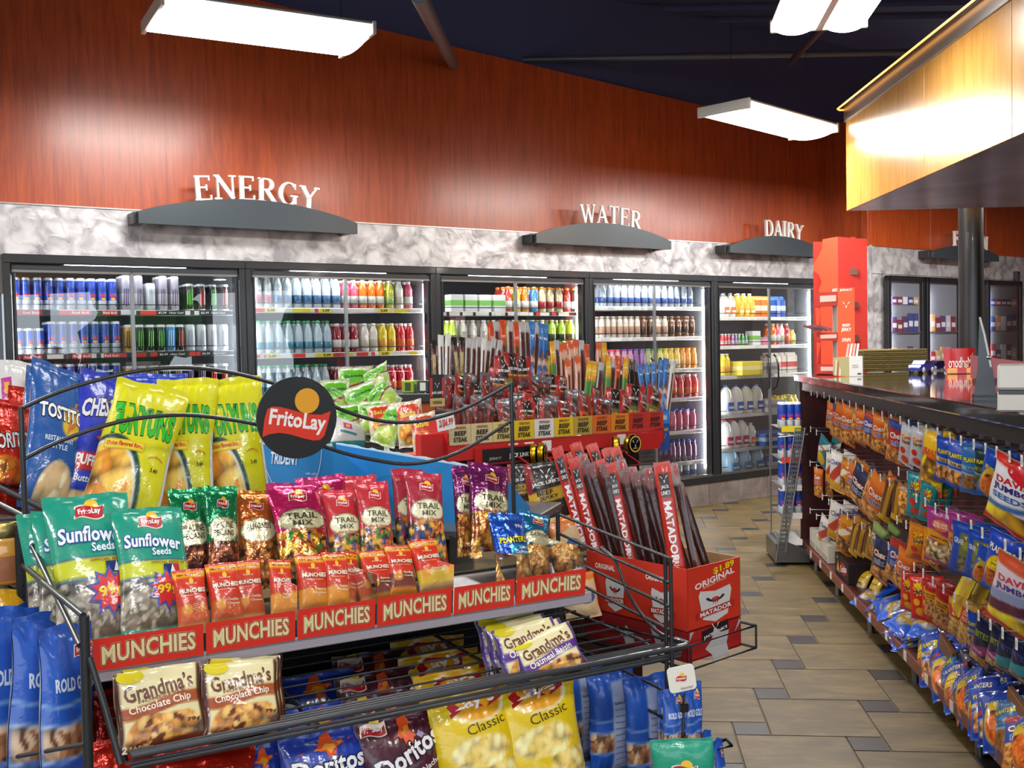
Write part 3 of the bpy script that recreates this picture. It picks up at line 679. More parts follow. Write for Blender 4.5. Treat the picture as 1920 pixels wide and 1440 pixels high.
# ---------------------------------------------------------------- drinks: prototypes
def can(r, h, segs, name='drink_can'):
    m = MB(); prof = [(0, 0), (r * .8, 0), (r * .86, .004)]; cols = ['c9ccd0', 'c9ccd0']
    for f0, f1, c in segs: prof.append((r, .008 + (h - .022) * f0)); cols.append('c9ccd0' if f0 == 0 else segs[max(0, [q[0] for q in segs].index(f0) - 1)][2])
    prof += [(r, h - .014), (r * .86, h - .003), (r * .84, h), (r * .8, h - .004), (0, h - .004)]; cols += [segs[-1][2], 'd5d8da', 'd5d8da', 'c0c3c6', 'b5b8bb']
    m.lathe(prof, cols, PLAST, 14); return m
def can_mesh(r, h, segs, dec=None, nm='drink_can'):
    m = can(r, h, segs)
    if dec: decals(m, dec, 1, 1, lambda x, z, o: np.stack([(r + o + .0008) * np.sin(x / r), -(r + o + .0008) * np.cos(x / r), z], -1), PLAST)
    return m.mesh(nm)
def bottle_mesh(r, h, body, cap, label=None, lab=(.25, .6), neck=.36, nr=.38, wv=0, nm='bottle', liq=.92, mat=LIQ):
    pts = [(0, 0, body), (r * .85, 0, body), (r, .01, body)]
    zs = h * (1 - neck); 
    def addp(rr, z, c): pts.append((rr, z, c))
    addp(r, zs * lab[0], body); addp(r * 1.01, zs * lab[0], body)
    addp(r * 1.01, zs * lab[1], label or body)
    addp(r * .95, zs * (lab[1] + .02), body); addp(r, zs * .95, body); addp(r * .93, zs * 1.02, body); addp(r * .7, h * (1 - neck * .6), body); addp(r * nr, h * (1 - neck * .33), body if liq > .9 else 'e8eef0'); addp(r * nr, h * .915, 'e8eef0')
    addp(r * (nr + .06), h * .915, cap); addp(r * (nr + .06), h * .995, cap); addp(r * nr * .9, h, cap); addp(0, h, cap)
    m = MB(); m.lathe([(a, b) for a, b, c in pts], [c for a, b, c in pts[1:]], mat, 12); return m.mesh(nm)
def jug_mesh(w, h, col, cap, lab):
    m = MB(); r = w / 2
    prof = [(0, 0), (r * 1.05, 0), (r * 1.12, .015), (r * 1.12, h * .6), (r * .95, h * .75), (r * .45, h * .9), (r * .32, h * .93), (r * .32, h * .95)]
    m.lathe(prof, col, PLAST, 8, RZ(22.5)); m.lathe([(r * .38, h * .94), (r * .38, h), (0, h)], cap, PLAST, 10)
    m.tube([(0, -r * .35, h * .9), (0, -r * .9, h * .82), (0, -r * 1.08, h * .68), (0, -r * .95, h * .55)], r * .13, col, PLAST, 8)
    m.box((-r * .62, -r * 1.12, h * .12), (r * .62, -r * .9, h * .42), lab, CARD, .004); m.box((-r * .5, -r * 1.135, h * .2), (r * .5, -r * .9, h * .28), 'ffffff', CARD)
    return m.mesh('milk_jug')
def carton_mesh(w, d, h, col, top, stripe, gable=True):
    m = MB(); m.box((-w / 2, -d / 2, 0), (w / 2, d / 2, h * .82), col, CARD, .003); m.box((-w / 2 - .0008, -d / 2 - .0008, h * .3), (w / 2 + .0008, d / 2, h * .55), stripe, CARD)
    if gable: m.prism([(-d / 2, h * .82), (d / 2, h * .82), (0, h * .95)], -w / 2, w / 2, top, CARD, RZ(90)); m.box((-w / 2, -.004, h * .93), (w / 2, .004, h), top, CARD)
    return m.mesh('carton')
DR = {}
DR['blue'] = can_mesh(.0265, .178, [(0, .30, 'c6ccd6'), (.30, .62, '2449b8'), (.62, 1, '1c3f9e')], [('t', 'Red Bull', 0, .085, .036, .018, 'd8322a', dict(bold=.05, shear=.1)), ('poly', [(-.018, .02), (.018, .05), (.018, .02)], '1c3fae'), ('de', 0, .063, .013, .008, 'e8a52a')])
DR['bluesmall'] = can_mesh(.0265, .142, [(0, .3, 'd5dae2'), (.30, .64, '2c55c4'), (.64, 1, '2449b8')], [('t', 'Red Bull', 0, .068, .036, .016, 'd8322a', dict(bold=.05, shear=.1)), ('de', 0, .05, .012, .007, 'e8a52a'), ('poly', [(-.018, .02), (.018, .045), (.018, .02)], '2449b8')])
def claw(c): return [('poly', [(-.018, .03), (-.011, .028), (-.008, .12), (-.013, .125)], c), ('poly', [(-.004, .02), (.003, .026), (.004, .125), (-.001, .125)], c), ('poly', [(.009, .03), (.014, .028), (.017, .12), (.012, .125)], c)]
for nm, bd, cl in (('clawgreen', '14161a', '62d13a'), ('clawwhite', 'd9dde2', '8b98a8'), ('clawblue', '3b8fd0', 'cfeefc'), ('clawred', '1a1214', 'd9392e'), ('clawgold', '2a2412', 'd8a62e'), ('clawpurple', '16131f', '9a6fd8'), ('goldcan', 'c79a2c', '2a2412')):
    DR[nm] = can_mesh(.0315, .158, [(0, .94, bd), (.94, 1, bd)], claw(cl))
DR['silver'] = can_mesh(.030, .20, [(0, .5, 'b9b2bb'), (.5, 1, '8d8896')], claw('4a3a60'))
DR['water'] = bottle_mesh(.033, .215, 'c9d6dd', 'eef3f5', '3c6c9c'); DR['watergreen'] = bottle_mesh(.034, .205, 'bcd0dc', '2a9d66', '3a86a0', neck=.42)
DR['waterred'] = bottle_mesh(.033, .215, 'd3dade', 'f1e6e4', 'b0606c'); DR['watersport'] = bottle_mesh(.030, .19, 'cdd8e6', 'f4f7fa', '3d60a8', nr=.5)
for nm, b_, cp, lb in (('pink', 'd8607a', 'e9dcd8', 'cfd6d0'), ('orange', 'e8731c', 'efe2d0', 'd9dcd0'), ('yelgreen', 'b9b82a', 'e9e6d0', '8fae5a'), ('darkred', '8c1326', 'e8d2d2', 'e9e4de'), ('white', 'eeeae0', 'f5f2ea', 'c9c6b0'), ('yellow', 'e8cf28', 'f2ecc8', 'e8a52a'), ('red', 'c61f2e', 'eedada', 'd9602a'), ('lime', 'b6d83a', 'f2e6a8', '2a3a1c'), ('amber', 'd98a1e', 'f2a030', 'e9dcc0'), ('sportred', 'c23a2a', 'f08a24', 'e8e8e8'), ('sportyel', 'c8b81e', 'f08a24', 'f0f0f0'), ('sportorg', 'd87a1e', 'f08a24', 'f0f0f0'), ('sportblue', '3a86d8', 'f08a24', 'f0f0f0'), ('sportclear', 'd9c8a0', 'f08a24', 'b0282e'), ('sportdark', '3a3236', 'f08a24', 'e0e0e0')):
    DR[nm] = bottle_mesh(.034, .185, b_, cp, lb, (.2, .62), neck=.3, nr=.5, nm='bottle')
DR['milkglass'] = bottle_mesh(.027, .165, 'dcd0c0', 'c8bcae', 'b08a70', (.2, .7), neck=.25, nr=.55)
DR['milkbrown'] = bottle_mesh(.027, .165, '7c5238', '9c7a62', '4a3020', (.2, .7), neck=.25, nr=.55)
for nm, b_, cp in (('jred', 'd98a8e', 'e8303a'), ('jpink', 'e0a0a8', 'ee4e78'), ('jpurple', 'c88cb0', '8a44b0'), ('jviolet', '8c5aa0', '6a3aa8'), ('jgreen', 'c0c890', '2fa03c'), ('jlime', 'c8cc6a', '7cbc30'), ('jyellow', 'ecd060', 'f2d030'), ('jorange', 'e8a040', 'f09420'), ('jblue', 'c85a78', '3c5ad0'), ('jnavy', '7a3c78', '2c44b8')):
    DR[nm] = bottle_mesh(.033, .165, b_, cp, 'e9e0d0' if nm in ('jlime', 'jyellow') else b_, (.15, .65), neck=.3, nr=.72)
DR['jug'] = jug_mesh(.125, .26, 'f0efe9', '3a62b8', '2c58a8'); DR['jugred'] = jug_mesh(.125, .26, 'f0efe9', 'c8303a', 'b03060'); DR['halfjug'] = jug_mesh(.095, .215, 'f2f1ec', 'e8e8e8', 'e07030'); DR['ojjug'] = jug_mesh(.095, .215, 'e8c040', 'f0e8c0', 'f0c050')
DR['ojcarton'] = carton_mesh(.07, .07, .2, 'e87a26', 'f0a050', 'f4ead0'); DR['bluecarton'] = carton_mesh(.065, .065, .2, '2456b0', '3a70c8', 'c8d8ee'); DR['milkcarton'] = carton_mesh(.07, .07, .2, 'eee8dc', 'd8d0c8', 'c83a3a')
DR['bluebox'] = carton_mesh(.14, .3, .16, '2c6cb8', '2c6cb8', 'c0d8f0', False); DR['eggbox'] = carton_mesh(.3, .3, .17, 'ecd84a', 'ecd84a', 'f4ecb0', False); DR['greybox'] = carton_mesh(.24, .3, .15, 'b9b8b4', 'b9b8b4', '8a8894', False)
DR['packwhite'] = carton_mesh(.12, .1, .16, 'eeeef0', 'eeeef0', '7cc05a', False); DR['packpink'] = carton_mesh(.14, .1, .09, 'd97a98', 'd97a98', 'e8a8b8', False); DR['bigwater'] = jug_mesh(.16, .24, '9fc4dc', '3a86c8', '3a86c8')
DR['lemons'] = bottle_mesh(.04, .13, 'e8cc2a', 'e8d040', 'e8cc2a', nr=.5); DR['greenlime'] = bottle_mesh(.035, .10, '4aa03a', '4aa03a', '4aa03a', nr=.5); DR['darkbox'] = carton_mesh(.15, .3, .11, '3a2428', '3a2428', 'd8d0c0', False)
DR['tinyred'] = bottle_mesh(.018, .10, 'd0303a', 'eeeeee', 'e8e8e8'); DR['tinygreen'] = bottle_mesh(.018, .10, '3a9a5a', 'eeeeee', 'e8e8e8'); DR['tinypurple'] = bottle_mesh(.018, .10, '8a4a9a', 'eeeeee', 'e8e8e8')
OR = ['first', 'second', 'third', 'fourth', 'fifth', 'sixth', 'seventh', 'eighth', 'ninth', 'tenth', '11th', '12th', '13th', '14th', '15th', '16th', '17th', '18th', '19th', '20th', '21st', '22nd']
BEHIND = {}
def drinks(k, si, xa, xb, seq, label, name='bottle', cat='bottle', rows=2, y0=.16):
    z = SH[k][si] if si < 6 else .262
    for q in ('top', 'second', 'third', 'fourth', 'fifth', 'sixth'): label = label.replace(f' on the {q} shelf', f', {q} shelf')
    label = label.replace(' on the floor', ', floor')
    la, lb = W.lx(xa, 600, y0), W.lx(xb, 600, y0); n = len(seq)
    sz = {'carton': 1.08, 'box': 1.0, 'pack': 1.1, 'jug': 1.12}.get(cat, 1.2); sx_ = 1.0 if cat in ('box', 'pack') else 1.07
    for i, nm in enumerate(seq):
        me = DR[nm]
        if not me.get('_d'): me['_d'] = max(v.co.y for v in me.vertices) * 2.06
        for r in range(rows):
            M_ = W.M @ T3(la + (lb - la) * (i + .5) / n, y0 + me['_d'] * sx_ * r + .004 * ((i * 7 + r) % 3), z - .005) @ RZ(((i * 37 + r * 53) % 21) - 10 if me['_d'] < .08 else 0) @ Matrix.Diagonal((sx_, sx_, sz, 1))
            if r > (1 if cat == 'can' else 0): BEHIND.setdefault((k, tuple(m.name for m in me.materials)), []).append((me, M_)); continue
            lab = label if n == 1 else (f'{label}, {OR[i]} from left' if r == 0 else f'{label}, behind the {OR[i]} from left')
            put(me, name, None, M_, lab, cat, ('front ' if r == 0 else 'rear ') + label.split(',')[0][:30] + f' in cooler {ORD[k]}')
L_ = 'of leftmost cooler'
drinks(0, 0, 22, 60, ['blue', 'blue'], 'slim blue can at left edge on the top shelf ' + L_, 'drink_can', 'can', 2)
drinks(0, 0, 62, 222, ['blue'] * 8, 'slim blue and silver energy can on the top shelf ' + L_, 'drink_can', 'can', 3)
drinks(0, 0, 226, 340, ['silver', 'silver', 'clawwhite', 'silver', 'silver'], 'tall silver grey can on the top shelf ' + L_, 'drink_can', 'can', 3)
drinks(0, 0, 345, 432, ['clawgreen', 'clawred', 'clawgreen', 'clawred'], 'tall black can on the top shelf right side ' + L_, 'drink_can', 'can', 3)
drinks(0, 1, 24, 84, ['bluesmall'] * 3, 'short blue can at far left on the second shelf ' + L_, 'drink_can', 'can', 4)
drinks(0, 1, 85, 226, ['blue'] * 7, 'slim blue and silver can on the second shelf ' + L_, 'drink_can', 'can', 4)
drinks(0, 1, 230, 310, ['goldcan', 'clawgreen', 'clawgreen', 'clawgreen'], 'black can with green claw stripes on the second shelf ' + L_, 'drink_can', 'can', 4)
drinks(0, 1, 310, 345, ['clawblue', 'clawred'], 'blue or red striped can on the second shelf ' + L_, 'drink_can', 'can', 4)
drinks(0, 1, 345, 428, ['clawwhite'] * 4, 'pale silver can on the second shelf ' + L_, 'drink_can', 'can', 4)
drinks(0, 2, 50, 226, ['blue'] * 8, 'blue and white can on the third shelf ' + L_, 'drink_can', 'can', 5)
drinks(0, 2, 228, 428, ['goldcan', 'clawgold', 'clawgold', 'clawgreen', 'clawgold', 'clawpurple', 'clawpurple', 'clawred', 'clawred'], 'black can with coloured claw stripes on the third shelf ' + L_, 'drink_can', 'can', 5)
L_ = 'of second cooler'
drinks(1, 0, 474, 512, ['waterred'] * 2, 'clear bottle with reddish label at far left, top shelf ' + L_)
drinks(1, 0, 512, 640, ['water'] * 7, 'clear water bottle on the top shelf ' + L_, rows=3)
drinks(1, 0, 640, 672, ['pink'] * 2, 'pink drink bottle on the top shelf ' + L_)
drinks(1, 0, 672, 722, ['orange', 'orange', 'orange'], 'orange drink bottle on the top shelf ' + L_)
drinks(1, 0, 722, 776, ['yelgreen', 'white', 'pink'], 'pale drink bottle at right end on the top shelf ' + L_)
drinks(1, 1, 474, 622, ['watergreen'] * 8, 'water bottle with green cap on the second shelf ' + L_, rows=4)
drinks(1, 1, 622, 672, ['darkred'] * 3, 'dark red juice bottle on the second shelf ' + L_, rows=3)
drinks(1, 1, 674, 708, ['white'] * 2, 'white capped pale drink on the second shelf ' + L_, rows=3)
drinks(1, 1, 708, 742, ['yellow'] * 2, 'yellow juice bottle on the second shelf ' + L_, rows=3)
drinks(1, 1, 742, 776, ['red'] * 2, 'bright red juice bottle on the second shelf ' + L_, rows=3)
drinks(1, 2, 474, 616, ['watergreen'] * 8, 'water bottle with green cap on the third shelf ' + L_, rows=4)
drinks(1, 2, 618, 724, ['darkred'] * 5, 'dark juice bottle behind the green chip bags on the third shelf ' + L_, rows=3)
drinks(1, 2, 724, 774, ['red'] * 3, 'bright red bottle at the right of the third shelf ' + L_, rows=2)
L_ = 'of middle cooler'
drinks(2, 0, 838, 945, ['packwhite', 'packwhite', 'packwhite', 'packwhite'], 'white and green drink pack on the top shelf ' + L_, 'drink_pack', 'pack', 1)
drinks(2, 0, 945, 1086, ['sportred', 'sportyel', 'sportorg', 'sportblue', 'sportclear', 'sportclear', 'sportclear', 'sportred', 'sportdark'], 'sports drink bottle with orange cap on the top shelf ' + L_, rows=3)
drinks(2, 1, 838, 1025, ['lime', 'white', 'white', 'white', 'white', 'yellow', 'yellow', 'yellow', 'yellow', 'white'], 'pale yellow capped bottle on the second shelf ' + L_, rows=3)
drinks(2, 1, 1025, 1080, ['lime'] * 3, 'lime green bottle at the right of the second shelf ' + L_, rows=3)
drinks(2, 2, 1030, 1082, ['yellow', 'lime', 'yellow'], 'yellow green bottle on the third shelf ' + L_, rows=2)
L_ = 'of fourth cooler'
drinks(3, 0, 1124, 1300, ['watersport'] * 14, 'small water bottle with white cap on the top shelf ' + L_, rows=3)
drinks(3, 1, 1122, 1200, ['milkglass'] * 7, 'pale bottled coffee drink on the second shelf ' + L_, rows=3)
drinks(3, 1, 1200, 1304, ['milkbrown', 'milkbrown', 'milkglass', 'milkglass', 'milkbrown', 'milkbrown', 'milkbrown', 'milkbrown'], 'brown bottled coffee drink on the second shelf ' + L_, rows=3)
drinks(3, 2, 1128, 1304, ['jred', 'jpink', 'jpink', 'jpurple', 'jpurple', 'jviolet', 'jviolet', 'jgreen', 'jgreen', 'jlime', 'jyellow', 'jyellow', 'jyellow', 'jorange', 'jorange', 'jorange'], 'small juice bottle with bright cap on the third shelf ' + L_, rows=3)
drinks(3, 3, 1240, 1308, ['red'] * 5, 'small red bottle on the fourth shelf ' + L_, rows=3)
drinks(3, 4, 1252, 1302, ['jblue'] * 4, 'pink bottle with blue cap on the fifth shelf ' + L_, rows=3)
drinks(3, 5, 1252, 1302, ['jnavy'] * 5, 'purple bottle with blue cap on the sixth shelf ' + L_, rows=3)
drinks(3, 6, 1262, 1304, ['watersport'] * 3, 'small water bottle on the floor ' + L_, rows=2)
L_ = 'of rightmost cooler'
drinks(4, 0, 1350, 1376, ['halfjug'] * 2, 'white half gallon milk jug on the top shelf ' + L_, 'milk_jug', 'jug')
drinks(4, 0, 1378, 1412, ['ojjug'] * 3, 'yellow orange juice jug on the top shelf ' + L_, 'juice_jug', 'jug')
drinks(4, 0, 1412, 1440, ['ojcarton'] * 3, 'orange juice carton on the top shelf ' + L_, 'juice_carton', 'carton')
drinks(4, 0, 1441, 1470, ['bluecarton'] * 3, 'blue milk carton on the top shelf ' + L_, 'milk_carton', 'carton')
drinks(4, 1, 1350, 1402, ['tinyred', 'tinyred', 'tinyred', 'tinypurple', 'tinypurple', 'tinygreen', 'tinygreen', 'tinygreen'], 'tiny yogurt drink bottle on the second shelf ' + L_, rows=3)
drinks(4, 1, 1404, 1434, ['packwhite', 'packpink'], 'plastic wrapped drink pack on the second shelf ' + L_, 'drink_pack', 'pack', 1)
drinks(4, 1, 1444, 1478, ['orange', 'pink', 'white', 'red'], 'coloured flavoured milk bottle on the second shelf ' + L_, rows=2)
drinks(4, 1, 1478, 1490, ['lemons'], 'yellow squeeze bottle at the right end of the second shelf ' + L_, rows=1)
drinks(4, 2, 1350, 1366, ['yellow'] * 2, 'yellow juice bottle on the third shelf ' + L_)
drinks(4, 2, 1366, 1412, ['eggbox'], 'large yellow carton box on the third shelf ' + L_, 'drink_box', 'box', 1)
drinks(4, 2, 1412, 1438, ['greybox'], 'grey and white box on the third shelf ' + L_, 'drink_box', 'box', 1)
drinks(4, 2, 1440, 1490, ['milkcarton'] * 5, 'small white carton on the third shelf ' + L_, 'milk_carton', 'carton')
drinks(4, 3, 1350, 1424, ['jug'] * 4, 'white gallon milk jug with blue label on the fourth shelf ' + L_, 'milk_jug', 'jug')
drinks(4, 3, 1424, 1448, ['greybox'], 'grey printed box beside the gallon milk jugs ' + L_, 'drink_box', 'box', 1)
drinks(4, 3, 1450, 1492, ['lemons', 'lemons', 'greenlime', 'lemons', 'lemons'], 'yellow lemon juice bottle on the fourth shelf ' + L_)
drinks(4, 4, 1350, 1396, ['jugred'] * 3, 'white milk jug with crimson label on the fifth shelf ' + L_, 'milk_jug', 'jug')
drinks(4, 4, 1397, 1412, ['halfjug'], 'small white jug beside the crimson labelled milk jugs ' + L_, 'milk_jug', 'jug', 1)
drinks(4, 4, 1412, 1462, ['bluebox', 'bluebox', 'bluebox'], 'blue drink box on the fifth shelf ' + L_, 'drink_box', 'box', 1)
drinks(4, 6, 1352, 1424, ['bigwater'] * 3, 'large blue tinted water jug on the floor ' + L_, 'water_jug', 'jug')
drinks(4, 6, 1424, 1460, ['bluebox', 'greybox'], 'box of drinks on the floor ' + L_, 'drink_box', 'box', 1)

for (k, _m), L in BEHIND.items():
    bm = bmesh.new()
    for me, M_ in L:
        c = me.copy(); c.transform(M_); bm.from_mesh(c); bpy.data.meshes.remove(c)
    me = bpy.data.meshes.new('drinks_behind'); bm.to_mesh(me); bm.free()
    for m in L[0][0].materials: me.materials.append(m)
    put(me, 'drinks_behind', None, None, f'drinks standing behind the front ones on the shelves of the {ORD[k]} cooler', 'drinks', None, 'stuff')
# ================================================================== BAG DESIGNS
def frito(cx, cz, s): return ('L', cx, cz, s)
ONION = pouch('onion_bag', .19, .33, .075, [('f', 'd9d417'), ('e', -.62, .12, 1.02, .44, '12463a'), ('e', -.68, .11, .96, .415, 'e9e7dd'), ('n', -1, .35, 0, .6, ['e8a838', 'f0bd55', 'd98c2c', 'f3cf7e'], .30, 1.5, (-.70, .10, .93, .40)), ('r', .93, 1, 0, .6, 'c9ccd2')],
    [('t', 'FUNYUNS', .02, .68, 1.66, .215, '35b82c', dict(out=[('0d4a2c', .028)], shear=-.10, bold=.05, taper=-.08)), ('dr', -.86, .22, .455, .525, 'e5b51e'), ('dr', -.83, .19, .463, .517, 'f0d438'), ('t', 'Onion Flavored Rings', -.32, .49, .96, .042, 'cc3a1c', dict(bold=.04)),
     ('t', '3.49', .62, .36, .2, .03, '3a3a14'), ('t', 'GUARANTEED FRESH', .6, .45, .42, .014, 'c8501c', dict(arch=-.02)), ('dr', .93, 1.0, .1, .5, 'd8dade')], nu=50, nv=70, seed=1, crimp=.05, wr=1.1)
TORT = pouch('tortilla_bag', .20, .34, .085, [('f', '2059a4'), ('e', -.1, .10, .62, .24, '1b4c92'), ('n', -1, .8, 0, .45, ['e2c59a', 'd3b283', 'ecd6b0'], .34, 1.5, (-.1, .10, .58, .225)), ('e', .28, .60, .42, .1, 'e0922a'), ('e', .2, .56, .35, .08, 'e6c034')],
    [('poly', [(.0, .50), (.5, .62), (.7, .76), (.3, .74), (.1, .60)], 'dd7a22'), ('t', 'TOSTITOS', -.05, .64, 1.62, .10, 'ffffff', dict(out=('10182e', .055), shear=-.05, bold=.035, rot=-2)), ('t', 'RESTAURANT', -.2, .46, .9, .035, 'dbe8f4'), ('t', 'STYLE', -.2, .41, .5, .035, 'dbe8f4')], nu=36, nv=48, seed=2)
PUFF = pouch('puffcorn_bag', .185, .33, .08, [('f', '2b3bb8'), ('b', .62, .82, '3440c4', .06), ('b', .30, .42, 'd8342c', .02), ('b', .19, .29, '3450c8', .02), ('b', .0, .17, 'd9b48c', .02), ('n', -1, 1, 0, .16, ['e8cfa0', 'dcb87c', 'f2e2c0'], .25, 1.7)],
    [('poly', [(-.95, .60), (-.75, .80), (1, .90), (1, .66)], 'd8342c'), ('t', 'CHESTERS', .02, .745, 1.8, .13, 'e8e6ee', dict(out=('25204a', .045), rot=9, shear=.25, bold=.04)), ('ds', .15, .52, .42, 9, 'e0481f'), ('de', .15, .52, .24, .06, 'f29a30'), ('t', 'PUFFCORN', 0, .36, 1.6, .075, 'ffffff', dict(bold=.035)), ('t', 'Butter', -.35, .24, .7, .045, 'ffffff')], nu=36, nv=48, seed=3)
REDCHIP = pouch('red_chip_bag', .20, .33, .08, [('f', 'cf2a16'), ('n', -1, 1, .25, .5, ['d96a20', 'e08a2c'], .3, 1.6, (-.1, .36, .8, .12)), ('b', .20, .24, '2a1512')],
    [('t', 'DORITOS', 0, .62, 1.7, .14, 'f6f2ee', dict(out=('1c1416', .05), rot=10, bold=.03))], nu=30, nv=40, seed=4, mat=FOIL)
WHITEBAG = pouch('white_chip_bag', .19, .3, .07, [('f', 'dcdad6'), ('b', 0, .3, '1f8f92', .2)], [('dr', -.55, -.05, .66, .84, 'c23a96', 8), ('dr', -.42, -.18, .70, .80, 'f0b030', 8), ('dr', -.7, .3, .50, .58, '2a8c90', 5)], seed=5)
BLUEBAG = pouch('blue_chip_bag', .20, .33, .075, [('f', '1f3fc4'), ('b', .80, .9, '2a58d8')], [('t', 'LIGHTLY SALTED', .1, .86, 1, .03, 'e8ecf4')], seed=6)
# sunflower seeds
SUN = pouch('seed_bag', .145, .25, .045, [('f', '1d9a80'), ('b', .40, .545, '22408f'), ('b', .41, .535, 'c9cf22'), ('b', 0, .395, '8a8274'), ('b', .395, .405, '22408f'), ('n', -1, 1, .03, .395, ['8a8070', 'a39a88', '6a6254', 'c0b8a6'], .14, 1.7), ('b', 0, .03, '1d9a80')],
    [('L', 0, .86, .62), ('t', 'Sunflower', 0, .70, 1.62, .11, 'f2f8f6', dict(out=('2a52a8', .045), rot=-4, bold=.03, arch=-.02)), ('t', 'Seeds', .2, .605, .55, .06, 'e6f4f0', dict(out=('2a7aa8', .04))), ('t', 'OFFICIAL SEEDS OF', .35, .515, 1.0, .018, '9a3a2a'),
     ('dr', .2, .66, .425, .50, '1c2f6c'), ('dr', .5, .66, .425, .50, 'c83040'), ('poly', [(.38, .43), (.46, .50), (.54, .43)], 'f4f4f4'), ('ds', .25, .30, .60, 10, '3a4ab0'), ('ds', .25, .30, .49, 10, 'd8282c'), ('t', '99¢', .25, .30, .58, .085, 'f2d62c', dict(bold=.035, rot=6))], nu=34, nv=46, seed=7)
def nutbag(nm, top, top2, cream_t, words, nut, seed, mat=FOIL, sub=None, w=.10, h=.23):
    dec = [('L', 0, .82, .62), ('t', words[0], 0, .615, 1.25, .062, '4a4436', dict(bold=.01))]
    if len(words) > 1: dec.append(('t', words[1], 0, .54, .8 if len(words[1]) < 5 else 1.25, .055, '4a4436', dict(bold=.01)))
    if sub: dec.append(('t', sub, .1, .478, 1.2, .03, 'b8401c', dict(bold=.03)))
    return pouch(nm, w, h, .04, [('f', top), ('b', .93, 1, top2), ('e', 0, .57, .93, .125, '3a3a24'), ('e', 0, .57, .90, .115, 'e9e2b8'), ('b', 0, .445, '3a2018', 0, .0), ('n', -1, 1, .02, .46, nut, .20, 2.2), ('e', 0, .56, .88, .10, 'e9e2b8')], dec, nu=28, nv=40, seed=seed, mat=mat, boxy=.5)
MIXN = ['c98a3a', 'd99a40', 'b8702a', 'b02a22', '2c3c7c', '3a2018', 'd8a838', '3f7a3a', '7a3018']
PECAN = nutbag('pecan_bag', '0f7a4a', '2aa068', 1, ('PRALINE', 'PECANS'), ['6a3220', '84452c', '9a5a38', '4a2016'], 8)
ALMOND = nutbag('almond_bag', 'b0581a', 'd07a2a', 1, ('ALMONDS',), ['a5602c', 'b87a3c', '8a4a22', 'c98c4c'], 9)
TRAILP = nutbag('trail_mix_bag', 'c4205e', 'e04a86', 1, ('TRAIL', 'MIX'), MIXN, 10, sub='Nut & Chocolate', w=.12)
TRAILR = nutbag('trail_mix_bag', 'c02330', 'd8344a', 1, ('TRAIL', 'MIX'), MIXN, 11, sub='Nut & Chocolate', mat=FILM)
TRAILC = nutbag('trail_mix_bag', 'a81c34', 'c0304a', 1, ('TRAIL', 'MIX'), MIXN, 12, sub='Nut & Chocolate', mat=FILM)
TRAILV = nutbag('trail_mix_bag', '6a1a56', '8c2c72', 1, ('TRAIL', 'MIX'), ['c98a3a', 'b8702a', '8a4a22', 'd9a850'], 13, sub='Nut & Fruit')
CASHB = pouch('cashew_bag', .085, .17, .035, [('f', '1b50b8'), ('b', .88, 1, '3068cc'), ('b', .0, .36, 'c8914c'), ('n', -1, 1, .02, .37, ['d9a860', 'c48a44', 'e8c080'], .26, 2.0), ('r', -.2, .98, .37, .52, '2a9ad0')],
    [('t', '99¢', .45, .78, .5, .07, 'f0f4f8', dict(bold=.03)), ('t', 'PLANTERS', 0, .585, 1.55, .085, 'f0d828', dict(out=('2a5a1c', .05), bold=.04, rot=3)), ('t', 'Salted', .5, .475, .5, .05, 'ffffff'), ('t', 'Cashews', .4, .41, .8, .05, 'ffffff')], nu=26, nv=34, seed=14, mat=FOIL)
CASHT = nutbag('cashew_bag', '1a6c98', '2a8cb8', 1, ('CASHEWS',), ['c8914c', 'd9a860', 'b87a38'], 15, w=.085, h=.17)
def cracker(nm, body, seed, flav, c2='e0701e', foot='d9b070'):
    return pouch(nm, .058, .158, .032, [('f', 'd23418'), ('b', 0, .42, body), ('b', 0, .16, foot), ('b', .86, .95, 'f0b41e', .0), ('e', -.45, .36, .34, .085, 'f0a030')],
        [('t', 'NEW GREAT TASTE', 0, .905, 1.6, .035, '8a1c10', dict(bold=.04)), ('de', 0, .80, .14, .045, 'f2c030'), ('t', 'FritoLay', 0, .755, .7, .035, 'f4c8b0'), ('t', 'MUNCHIES', 0, .645, 1.66, .07, 'f6ead0', dict(out=('7a1c12', .05), bold=.035)), ('t', 'Sandwich Crackers', 0, .575, 1.2, .022, 'f0b090'), ('t', flav[0], .35, .42, .8, .04, 'f6e0c0'), ('t', flav[1], .35, .36, .85, .035, 'f6e0c0')], nu=18, nv=30, seed=seed, boxy=.28, crimp=.03, wr=.5)
CRK1 = cracker('cracker_pack', 'd95a1e', 16, ('Cheddar', 'Cheese')); CRK2 = cracker('cracker_pack', 'e8961c', 17, ('Peanut', 'Butter')); CRK3 = cracker('cracker_pack', '7a2c1c', 18, ('Bacon', 'Cheddar'), foot='e8961c'); CRK4 = cracker('cracker_pack', 'e8c21e', 19, ('Cheese', 'Crackers'))
